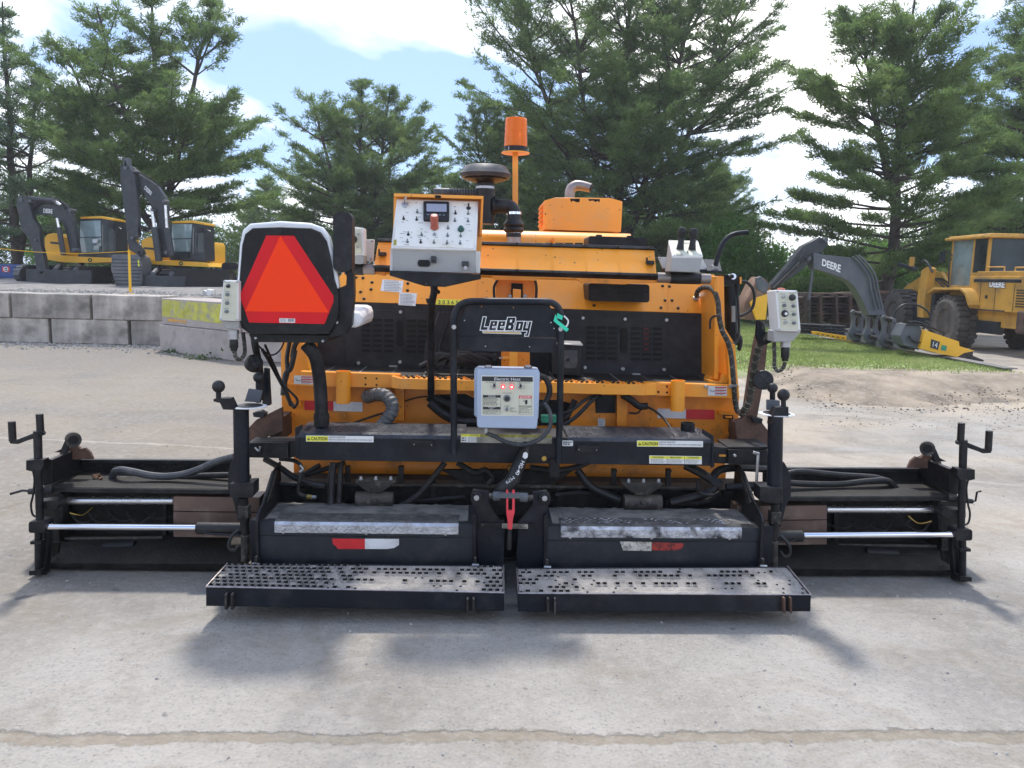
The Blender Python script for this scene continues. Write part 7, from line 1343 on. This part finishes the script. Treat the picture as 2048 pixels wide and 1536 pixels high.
excavator('excavator', 'yellow excavator with its black boom raised high and a ribbed bucket behind the yellow post', 23.5, dict(base=(350, 570),
    house=[(283, 482), (292, 475), (310, 474), (318, 480), (318, 522), (284, 520)], plat=[(284, 518), (414, 526), (419, 534), (340, 531), (284, 527)], cw=[(410, 484), (416, 483), (419, 490), (419, 530), (410, 528)], vent=[(287, 494), (309, 496), (309, 500), (287, 498)],
    cabf=[(339, 520), (341, 450), (346, 442), (402, 443), (409, 450), (411, 522)], roof=[(344, 443), (385, 441), (409, 445), (410, 450), (385, 446), (345, 447)], glass=[(344, 448), (384, 448), (381, 503), (342, 503)], glass2=[(391, 455), (406, 457), (408, 505), (389, 505)],
    fit=((394, 453, 11, 12, 'rubber'), (294, 459, 5, 6, 'chrome'), (347, 503, 28, 12, 'machine_black')),
    boom=[(257, 331), (266, 334), (280, 350), (314, 371), (330, 395), (333, 412), (335, 450), (341, 497), (343, 515), (322, 515), (318, 470), (316, 431), (301, 409), (286, 385), (272, 362)], text=[(291, 371), (304.5, 384.5), (301.5, 391), (288, 378)],
    cyl=(((309, 455), (318, 522), .075), ((334, 456), (344, 512), .065)), rod=(((304, 422), (309, 455), .045), ((331, 410), (334, 456), .04)), hose=(((268, 345), (275, 365), (282, 388)), ((262, 338), (285, 348), (305, 360), (318, 372))),
    arm=[(241, 332), (258, 331), (268, 352), (273, 382), (276, 420), (277, 474), (256, 480), (252, 450), (247, 409), (241, 370)],
    tool=('bucket', (([(223, 511), (228, 509), (273, 509), (280, 514), (284, 525), (284, 560), (280, 574), (232, 572), (222, 540)], -1.1, .6, 'bucket_grey'), ([(254, 478), (262, 476), (284, 500), (286, 509), (276, 510), (258, 500)], -1.0, .2, 'machine_black'), ([(275, 519), (278, 518), (279, 535), (276, 532)], -1.11, .02, 'decal_yellow'), ([(245, 331), (247, 316), (256, 316), (257, 331), (253, 331), (252, 322), (249, 322), (248, 331)], -.95, .2, 'attach_grey')) + tuple(([(224, 518 + k * 7), (283, 519 + k * 7), (283, 520.5 + k * 7), (224, 519.5 + k * 7)], -1.115, .02, 'machine_black') for k in range(8))),
    blade=[(284, 550), (370, 553), (369, 577), (284, 575)], struts=(((305, 548), (320, 533)), ((342, 549), (356, 534))), tracks=((396, 575, .0), (290, 572, .4)), emb=(362, 527), pins=((251, 336, 3.5), (268, 342, 3), (328, 402, 3), (304, 420, 2.5), (264, 476, 3.5), (280, 505, 2.5), (332, 505, 3.5)), rails=((((387, 455), (386, 508)), 'ink_grey'), (((343, 478), (383, 477)), 'machine_black'), (((411, 475), (416, 460), (421, 463)), 'machine_black'), (((341, 448), (336, 452), (336, 465)), 'machine_black'), (((287, 474), (287, 463), (312, 463), (312, 474)), 'machine_black'))))
m = MB(); D = 17.2; p = Wp(D); m.ext(p, [(255.5, 500), (258.5, 500), (261.5, 584), (257.5, 584)], 0, .05, 'post_yellow'); a = wl(259, 585, D); m.box((a.x - .09, D - .06, TZ - .02), (a.x + .09, D + .1, TZ + .0), 'post_yellow'); o = lone(m, 'chain_post', 'thin yellow post standing on the terrace above the concrete blocks', 'post', (a.x, D, TZ - .02))
P_ = smooth_path([wl(x, y, D) for x, y in ((-60, 488), (0, 497), (60, 503), (120, 506), (165, 507), (210, 505), (256, 503))], 14); m = MB()
for i in range(len(P_) - 1):
    a_, b_ = P_[i], P_[i + 1]; d = b_ - a_; n2_ = max(1, int(d.length / .04))
    for k in range(n2_): c_ = a_ + d * ((k + .5) / n2_); m.obox(c_, .040, .012 if k % 2 else .022, .022 if k % 2 else .012, 0, 'post_yellow')
lone(m, 'plastic_chain', 'yellow plastic chain hanging in front of the left excavator from the yellow post', 'chain', tuple(P_[-1]), bev=0)
m = MB(); D = 27; m.ext(Wp(D), [(-150, 527), (40, 529), (56, 536), (56, 557), (-150, 552)], 0, 2, 'blue_truck'); o = lone(m, 'blue_dump_body', 'dark blue steel truck body at the far left behind the ripper excavator', 'truck body', tuple(wl(0, 555, D)), bev=.03)
m = MB(); ORG[0] = o.location.copy(); m.rect(Wp(D - .01), 4, 533, 19, 544, 0, .01, 'ink_red'); m.disc(Wp(D - .02), 11.5, 538.5, 5, 0, .01, 'ink_white', 16); m.disc(Wp(D - .03), 11.5, 538.5, 3.2, 0, .01, 'ink', 16); m.rect(Wp(D - .04), 7, 537.8, 16, 539.4, 0, .01, 'ink_white', 0); m.disc(Wp(D - .02), 36, 538, 4.5, -.1, .01, 'machine_black', 14); m.link('emblem', o, 0)
m = MB(); m.ext(Wp(27.5), [(424, 554), (445, 556), (445, 578), (432, 577)], 0, 1.5, 'blue_truck'); m.ext(Wp(27.4), [(424, 552), (446, 554), (446, 557), (424, 555)], 0, 1.6, 'blue_truck'); lone(m, 'blue_container', 'small piece of a dark blue container between the right excavator and the seat', 'container', tuple(wl(440, 577, 27.5)), bev=.02)
m = MB(); D = 17.5; m.ext(Wp(D), [(405, 580), (413, 582), (412, 599), (404, 597)], 0, .12, 'steel'); m.ext(Wp(D - .05), [(413, 578), (423, 580), (421, 598), (412, 597)], 0, .2, 'box_white'); lone(m, 'block_scrap', 'small white and grey piece of scrap lying above the yellow painted block', 'scrap', tuple(wl(412, 598, D)), bev=.01)
# ================================================================= WHEEL LOADER
LR = root('wheel_loader', 'worn yellow wheel loader with large chunky tyres at the right edge of the yard', 'wheel loader', (11.3, 20.3, 0))
def lp(nm, m, parent=LR, bev=.015): return m.link(nm, parent, bev)
def wheel(cx_, cy_, cz, r, w, lab=None):
    m = MB(); m.lathe((cx_, cy_, cz), (1, 0, 0), [(r * .50, .05), (r * .52, 0), (r * .80, -.02), (r * .93, .03), (r * .97, .09), (r * .97, w - .09), (r * .93, w - .03), (r * .8, w), (r * .5, w)], 'tyre', 40); n = 26
    for k in range(n):
        for s in (0, 1):
            a = 2 * math.pi * (k + .5 * s) / n; ca, sa = math.cos(a), math.sin(a); Rm = Matrix.Rotation(a, 3, 'X'); c = Vector((cx_ + w * (.27 if s else .73), cy_ + ca * r * .985, cz + sa * r * .985))
            m.obox(c, w * .46, .075, .10, Rm @ Matrix.Rotation(R(14 if s else -14), 3, 'Y') if False else Rm, 'tyre')
    o = m.link('wheel', LR, .012)
    m = MB(); m.lathe((cx_, cy_, cz), (1, 0, 0), [(.001, .12), (r * .16, .10), (r * .18, .14), (r * .40, .16), (r * .42, .06), (r * .50, .03), (r * .53, .05), (r * .53, .2)], 'rim', 32); m.link('rim', o, 0)
XS = 11.0
wheel(XS - .12, 20.2, .64, .66, .55); wheel(XS + .30, 23.9, .68, .73, .55); wheel(XS + 1.75, 20.2, .64, .66, .55); wheel(XS + 1.75, 24.1, .66, .70, .55)
m = MB(); m.box((XS + .35, 17.4, .62), (XS + 1.75, 20.0, 1.72), 'loader_yellow'); m.box((XS + .15, 17.4, 1.0), (XS + 1.95, 19.7, 1.80), 'loader_yellow'); m.box((XS + .13, 17.7, 1.66), (XS + .15, 19.5, 1.74), 'machine_black'); m.box((XS + .2, 17.5, 1.80), (XS + 1.9, 19.5, 1.92), 'loader_yellow'); m.box((XS + .6, 17.38, .95), (XS + 1.5, 17.40, 1.7), 'machine_black'); body = lp('engine_cover', m)
m = MB(); pl = PL(WF, 17.0); ORGs = ORG[0]
# lettering lies on the left side face x = XS+.15
class SideX:
    def __init__(s, x): s.x = x; s.n = Vector((-1, 0, 0)); s.p = Vector((x, 0, 0))
    def at(s, px, py, off=0): d = WF.ray(px, py); return CP + d * ((s.x - off - CP.x) / d.x)
SX = SideX(XS + .15); m.text(SX, 'DEERE', [(1978, 560), (2011, 562), (2010, 577), (1977.5, 575)], 'ink', .006, bold=.09); m.text(SX, 'DEERE', [(1979, 561), (2010, 563), (2009, 576), (1978.5, 574)], 'ink_white', .012, bold=.05); lp('lettering', m, body, 0)
m = MB(); m.box((XS + .05, 17.0, .55), (XS + 2.05, 17.6, 1.05), 'scrap'); lp('counterweight', m, bev=.04)
m = MB()
for y in (17.9, 18.6, 19.2): m.box((XS + .144, y, 1.02), (XS + .15, y + .012, 1.64), 'machine_black')
for k in range(7): m.box((XS + .140, 17.5, 1.12 + k * .06), (XS + .15, 17.82, 1.15 + k * .06), 'machine_black')
m.box((XS + .13, 18.9, 1.28), (XS + .15, 18.98, 1.36), 'machine_black'); m.box((XS + .12, 18.2, 1.0), (XS + .16, 19.7, 1.03), 'scrap'); m.box((XS + .30, 18.6, .45), (XS + .42, 19.5, .75), 'machine_black')
m.tube([(XS + .1, 19.6, 1.5), (XS + .02, 19.55, 1.2), (XS + .1, 19.4, .9)], .02, 'rubber', n=6); lp('side_fittings', m, body, 0)
m = MB(); x0, x1, y0, y1, z0, z1 = XS + .42, XS + 1.52, 19.5, 21.1, 1.45, 2.72
for (x, y) in ((x0, y0), (x0, y0 + .62), (x0, y1), (x1, y0), (x1, y1)): m.box((x, y, z0), (x + .07, y + .07, z1), 'loader_yellow')
m.box((x0 - .02, y0 + .02, z0 - .35), (x1 + .07, y1, z0 + .12), 'loader_yellow'); m.box((x0, y0 - .01, z0 + .1), (x1 + .07, y0 + .05, z0 + .45), 'loader_yellow'); m.box((x0, y0, z0 + .1), (x0 + .07, y0 + .64, z0 + .45), 'loader_yellow'); cab_ = lp('cab', m)
m = MB(); m.box((x0 - .14, y0 - .22, z1), (x1 + .2, y1 + .18, z1 + .07), 'loader_yellow'); m.box((x0 - .08, y0 - .15, z1 + .07), (x1 + .14, y1 + .1, z1 + .11), 'loader_yellow'); lp('cab_roof', m, cab_, .03)
m = MB(); m.box((x0 + .03, y0 + .03, z0 + .12), (x1 + .04, y0 + .04, z1), 'glass'); m.box((x0 + .02, y0 + .07, z0 + .4), (x0 + .03, y0 + .62, z1), 'glass'); m.box((x0 + .02, y0 + .69, z0 - .1), (x0 + .03, y1, z1), 'glass_light'); m.box((x0, y1 + .03, z0), (x1, y1 + .04, z1), 'glass'); lp('cab_glass', m, cab_, 0)
m = MB(); m.box((x0 + .5, y0 + .5, z0), (x0 + 1.0, y0 + 1.0, z0 + .75), 'machine_black'); m.obox((x0 - .2, y1 + .1, z0 + .85), .05, .2, .28, 0, 'machine_black'); m.tube([(x0, y1, z0 + .9), (x0 - .2, y1 + .1, z0 + 1.05)], .015, 'machine_black', n=6, sm=False); m.tube([(x0 - .06, y1 - .1, z0 - .1), (x0 - .08, y1 - .05, z0 + .7), (x0 - .05, y1 - .1, z0 + .8)], .018, 'machine_black', n=6); lp('cab_fittings', m, cab_, .01)
m = MB()
f0 = [(19.15, 1.12), (19.35, 1.42), (19.6, 1.52), (20.9, 1.50), (21.15, 1.38), (21.15, 1.34), (20.85, 1.44), (19.65, 1.46), (19.42, 1.37), (19.2, 1.08)]; m.loft([(XS - .12, y, z) for y, z in f0], [(XS + .5, y, z) for y, z in f0], 'loader_yellow'); m.box((XS - .1, 20.9, .55), (XS + .5, 21.2, .62), 'machine_black'); m.box((XS + .0, 21.0, .62), (XS + .4, 21.15, 1.35), 'machine_black'); lp('fender', m)
m = MB(); m.tube([(XS + 1.2, 18.3, 1.9), (XS + 1.2, 18.3, 2.15), (XS + 1.25, 18.15, 2.3), (XS + 1.35, 18.0, 2.42)], .07, 'exhaust', n=12); lp('exhaust_pipe', m, bev=0)
m = MB(); m.tube([(XS + .3, 19.3, 1.92), (XS + .3, 19.3, 2.02), (XS + .3, 18.6, 2.02), (XS + .3, 18.6, 1.92)], .018, 'loader_yellow', n=8, sm=False); m.tube([(XS + .3, 18.2, 1.92), (XS + .3, 18.2, 2.0), (XS + .3, 17.6, 2.0), (XS + .3, 17.6, 1.92)], .018, 'loader_yellow', n=8, sm=False); lp('hand_rail', m, bev=0)
m = MB(); fr_ = [(22.0, .5), (22.0, 1.55), (22.5, 1.95), (23.1, 1.95), (23.6, 1.2), (24.6, .9), (24.6, .5)]; m.loft([(XS + .9, y, z) for y, z in fr_], [(XS + 1.0, y, z) for y, z in fr_], 'loader_yellow'); m.loft([(XS + 1.35, y, z) for y, z in fr_], [(XS + 1.55, y, z) for y, z in fr_], 'loader_yellow'); m.box((XS + .55, 21.4, .5), (XS + 1.35, 24.2, .95), 'machine_black'); lp('front_frame', m)
m = MB(); am = [(22.4, 1.62), (22.55, 1.9), (23.2, 2.0), (24.6, 1.5), (25.9, .55), (25.8, .35), (24.5, 1.1), (23.2, 1.55)]; m.loft([(XS + .95, y, z) for y, z in am], [(XS + 1.1, y, z) for y, z in am], 'loader_yellow'); m.loft([(XS + 1.5, y, z) for y, z in am], [(XS + 1.67, y, z) for y, z in am], 'loader_yellow'); lp('lift_arm', m)
m = MB()
for dx in (0, .12, .24): m.tube([(XS + .7 + dx, 21.3, 1.1), (XS + .62 + dx, 21.7, 1.5), (XS + .6 + dx, 22.3, 1.75), (XS + .7 + dx, 23.0, 1.7)], .022, 'rubber', n=6)
m.cyl((XS + .8, 21.8, .9), (XS + .8, 23.6, 1.25), .07, .07, 'machine_black', 12); m.cyl((XS + .8, 23.4, 1.2), (XS + .8, 24.4, 1.35), .04, .04, 'chrome_dusty', 12); lp('hydraulic_line', m, bev=0)
m = MB(); ar = [(21.4, 1.2), (21.3, 2.0), (21.45, 2.05), (21.7, 1.95), (21.8, 1.2), (21.7, .7), (21.4, .7)]; m.loft([(XS - .05, y, z) for y, z in ar], [(XS + .15, y, z) for y, z in ar], 'loader_yellow'); m.tube([(XS + .0, 21.2, 1.9), (XS - .05, 21.5, 2.2), (XS + .05, 22.0, 2.15)], .03, 'machine_black', n=8); m.cyl((XS + .25, 22.6, 2.0), (XS + .25, 23.6, 2.15), .06, .06, 'machine_black', 10); m.obox((XS + .02, 22.4, 2.2), .1, .12, .25, 0, 'loader_yellow'); lp('tilt_linkage', m)
m = MB(); q = [(25.8, .15), (26.2, .1), (27.0, .15), (26.3, .8), (25.8, 1.0)]; m.loft([(XS - .3, y, z) for y, z in q], [(XS + 2.1, y, z) for y, z in q], 'scrap'); lp('bucket', m)
# ================================================================= ATTACHMENTS AND SCRAP ON THE RIGHT
def at0(px, py, D, z=0): q = wl(px, py, D); return (q.x, D, q.z)
r_ = root('excavator_boom', 'long dark grey excavator boom with white lettering, standing on the bank', 'excavator boom', at0(1750, 625, 17.0)); pl = Wp(17.0)
m = MB(); m.ext(pl, [(1627, 505), (1645, 509), (1690, 514), (1713, 517), (1730, 530), (1742, 548), (1757, 593), (1772, 630), (1738, 630), (1721, 593), (1708, 572), (1697, 562), (1680, 554), (1655, 545), (1627, 537)], 0, .35, 'attach_grey'); bo = m.link('boom_section', r_, .015)
m = MB(); m.text(Wp(16.985), 'DEERE', [(1645, 517.5), (1682, 530), (1680.5, 545.5), (1643.5, 531)], 'ink_white', 0, bold=.03); m.link('lettering', bo, 0)
m = MB(); m.ext(Wp(17.05), [(1638, 475), (1652, 477), (1657, 487), (1648, 500), (1630, 516), (1605, 540), (1571, 563), (1545, 586), (1530, 585), (1545, 566), (1577, 530), (1606, 492)], 0, .26, 'machine_black'); m.disc(Wp(17.0), 1617, 517, 4.5, -.05, .4, 'attach_grey', 12); m.disc(Wp(17.0), 1651, 480, 4.5, -.05, .4, 'attach_grey', 12); m.link('arm', r_, .01)
m = MB(); 
for dx in (0, 7, 13): m.tube([wl(x + dx, y - dx * .2, 16.95) for x, y in ((1705, 513), (1722, 530), (1738, 555), (1744, 585), (1753, 620))], .018, 'attach_grey', n=6)
m.tube([wl(x, y, 16.95) for x, y in ((1625, 506), (1615, 515), (1607, 524), (1600, 520), (1612, 500))], .012, 'rubber', n=6); m.tube([wl(1548, 577, 17), wl(1600, 525, 17)], .035, 'cast_dirty', n=8, sm=False); m.link('hydraulic_line', r_, 0)
m = MB(); m.tube([wl(1625, 538, 17.1), wl(1618, 600, 17.1)], .03, 'attach_grey', n=10, sm=False); m.tube([wl(1618, 600, 17.1), wl(1617, 646, 17.1)], .045, 'cast_dirty', n=10, sm=False); m.link('support_leg', r_, 0)
m = MB(); m.ext(Wp(16.9), [(1498, 593), (1509, 570), (1522, 553), (1534, 560), (1543, 575), (1536, 586), (1532, 610), (1527, 640), (1493, 640), (1488, 622), (1490, 605)], 0, .7, 'bucket_rust'); m.ext(Wp(16.88), [(1512, 556), (1522, 552), (1540, 572), (1530, 588), (1514, 578)], 0, .1, 'attach_grey'); m.ext(Wp(16.85), [(1500, 605), (1510, 596), (1535, 588), (1540, 578), (1546, 582), (1536, 600), (1532, 640), (1512, 640)], 0, .25, 'machine_yellow'); bk = m.link('bucket', r_, .02)
# couplers
for i, (x0, y0, s, lb) in enumerate(((1701, 619, 1.12, 'grey quick coupler frame at the left end of the row below the boom'), (1730, 622, 1.14, 'second grey quick coupler frame from the left below the boom foot'), (1762, 630, 1.16, 'third grey quick coupler frame from the left, in front of the far tyre'), (1798, 645, .92, 'grey quick coupler frame bolted next to the yellow hydraulic breaker'))):
    D = 18.2 - i * .75; r_ = root('quick_coupler', lb, 'coupler', at0(x0 + 20, y0 + 56 * s, D), 'quick couplers on the steel beam')
    kid = [(2, 4), (8, 0), (14, 4), (15, 10), (11, 18), (11, 28), (14, 34), (20, 38), (22, 46), (16, 54), (8, 56), (0, 50), (-3, 42), (2, 32), (5, 20), (3, 12)]
    for k, dx in ((0, 0), (1, 15)):
        m = MB(); m.ext(Wp(D - .12 + k * .0), [(x0 + dx + a * s * .85, y0 + b * s + dx * .25) for a, b in kid], 0, .10, 'attach_grey'); m.link('side_plate', r_, .01)
    m = MB()
    for (a, b) in ((8, 6), (10, 45)): m.tube([wl(x0 + a * s - 2, y0 + b * s - 1, D - .16), wl(x0 + a * s + 19, y0 + b * s + 5, D - .16)], .045, 'cast_dirty', n=12, sm=False); m.disc(Wp(D - .17), x0 + 15 + a * s, y0 + b * s + 4, 4.2, -.05, .05, 'attach_grey', 14)
    m.ext(Wp(D - .05), [(x0 + 4, y0 + 46 * s), (x0 + 32, y0 + 52 * s), (x0 + 32, y0 + 62 * s), (x0 + 2, y0 + 56 * s)], 0, .3, 'attach_grey'); m.link('coupler_pin', r_, .006)
r_ = root('hydraulic_breaker', 'yellow hydraulic breaker lying on its side with black hoses in front of the loader tyre', 'breaker', at0(1880, 712, 15.4))
m = MB(); m.ext(Wp(15.4), [(1840, 697), (1850, 660), (1862, 664), (1918, 683), (1919, 692), (1950, 702), (1928, 706), (1915, 714), (1880, 708)], 0, .35, 'machine_yellow'); br = m.link('breaker_body', r_, .015)
m = MB(); m.ext(Wp(15.39), [(1863, 678), (1880, 684), (1876, 700), (1861, 695)], 0, .01, 'machine_black'); m.ext(Wp(15.39), [(1884, 690), (1894, 692), (1892, 702), (1882, 700)], 0, .01, 'green_clip'); m.text(Wp(15.385), '14', [(1867, 683), (1876, 686), (1874, 696), (1865, 693)], 'ink_white', 0); m.link('plates', br, 0)
m = MB(); m.ext(Wp(15.4), [(1918, 700), (1945, 698), (1950, 704), (1949, 712), (1972, 721), (1970, 724), (1940, 720), (1914, 714)], .05, .3, 'cast_dirty'); m.link('breaker_tool', r_, .01)
m = MB(); m.ext(Wp(15.5), [(1812, 648), (1840, 652), (1847, 668), (1838, 700), (1806, 690), (1800, 672)], 0, .4, 'attach_grey'); m.link('breaker_bracket', r_, .01)
m = MB()
for l in (((1789, 636), (1792, 622), (1806, 610), (1826, 608), (1850, 618), (1860, 632), (1858, 648), (1845, 658)), ((1815, 644), (1835, 644), (1855, 652), (1875, 660), (1888, 666), (1880, 678), (1860, 684), (1830, 684), (1818, 672)), ((1812, 650), (1840, 650), (1862, 660), (1870, 672))): m.tube([wl(x, y, 15.45) for x, y in l], .019, 'rubber', n=8)
m.link('hose', r_, 0)
a, b = wl(1700, 676, 19.5), wl(2022, 736, 13.6); m = MB(); d = (b - a); n_ = Vector((-d.y, d.x, 0)).normalized() * .12
for z, h_, w_ in ((0, .02, 1), (-.02, .15, .25), (-.17, .02, 1)):
    zz = Vector((0, 0, z)); hh = Vector((0, 0, -h_)); m.loft([a + zz - n_ * w_, b + zz - n_ * w_, b + zz + hh - n_ * w_, a + zz + hh - n_ * w_], [a + zz + n_ * w_, b + zz + n_ * w_, b + zz + hh + n_ * w_, a + zz + hh + n_ * w_], 'steel_beam')
lone(m, 'steel_beam', 'long grey steel beam lying along the far edge of the grass under the couplers', 'steel beam', tuple(a), bev=.004)
m = MB(); m.ext(Wp(18.6), [(1627, 663), (1640, 664), (1704, 674), (1705, 684), (1690, 681), (1628, 669)], 0, .15, 'machine_yellow')
for k in range(7): m.rect(Wp(18.59), 1634 + k * 10, 667 + k * 1.6, 1638 + k * 10, 669 + k * 1.6, 0, .02, 'machine_black')
lone(m, 'yellow_cutting_edge', 'flat yellow steel bar lying on the grass under the dark grating', 'steel bar', tuple(wl(1660, 680, 18.6)), bev=.005)
m = MB(); D = 19.4
for k in range(16): x = 1602 + k * 5.7; m.ext(Wp(D), [(x, 648 + k * .25), (x + 1.6, 648 + k * .25), (x + 1.6, 667 + k * .3), (x, 667 + k * .3)], 0, .5, 'machine_black')
for k in range(4): m.ext(Wp(D - .02), [(1600, 648 + k * 5.5), (1693, 652 + k * 5.5), (1693, 654 + k * 5.5), (1600, 650 + k * 5.5)], 0, .5, 'machine_black')
lone(m, 'steel_grating', 'black steel grating lying behind the yellow bar on the grass', 'grating', tuple(wl(1650, 668, D)), bev=0)
m = MB(); rr = random.Random(4); D = 22.0
for k in range(9): y = 586 + k * 6.6; m.ext(Wp(D - rr.uniform(0, .5)), [(1604 + rr.uniform(-6, 8), y), (1722 + rr.uniform(-8, 10), y + 1), (1722 + rr.uniform(-8, 8), y + rr.uniform(2.4, 4.6)), (1605 + rr.uniform(-6, 6), y + 3)], 0, .8, 'scrap')
for x in (1612, 1640, 1672, 1700, 1715): m.ext(Wp(D - .6), [(x, 590), (x + 5, 590), (x + 6, 648), (x, 648)], 0, .8, 'scrap')
lone(m, 'scrap_rack', 'stack of rusty steel attachments behind the grating', 'scrap stack', tuple(wl(1660, 648, D)), bev=.01)
m = MB(); m.ext(Wp(25.8), [(1700, 588), (1795, 583), (1800, 590), (1798, 622), (1740, 640), (1702, 645)], 0, 1.2, 'scrap'); m.ext(Wp(25.75), [(1700, 586), (1796, 582), (1796, 586), (1700, 590)], 0, 1.3, 'bucket_rust'); lone(m, 'rusty_bucket', 'long rusty bucket behind the foot of the grey boom', 'bucket', tuple(wl(1750, 640, 25.8)), bev=.02)

m = MB(); m.box((-60, -6, -1.0), (60, 90, 26), 'void'); hz = lone(m, 'veil', 'thin added lightening haze over the whole yard', 'veil', (0, 0, 0), kind='stuff', bev=0)  # volume added to lighten the dark trees like a veil in the lens
hm = bpy.data.materials.new('veil_air'); hm.use_nodes = True; t = hm.node_tree; t.nodes.clear(); o_ = t.nodes.new('ShaderNodeOutputMaterial'); v_ = t.nodes.new('ShaderNodeVolumePrincipled')
v_.inputs['Color'].default_value = (.93, .96, 1, 1); v_.inputs['Density'].default_value = .0010; v_.inputs['Anisotropy'].default_value = .3; t.links.new(v_.outputs[0], o_.inputs['Volume'])
hz.data.materials.clear(); hz.data.materials.append(hm)
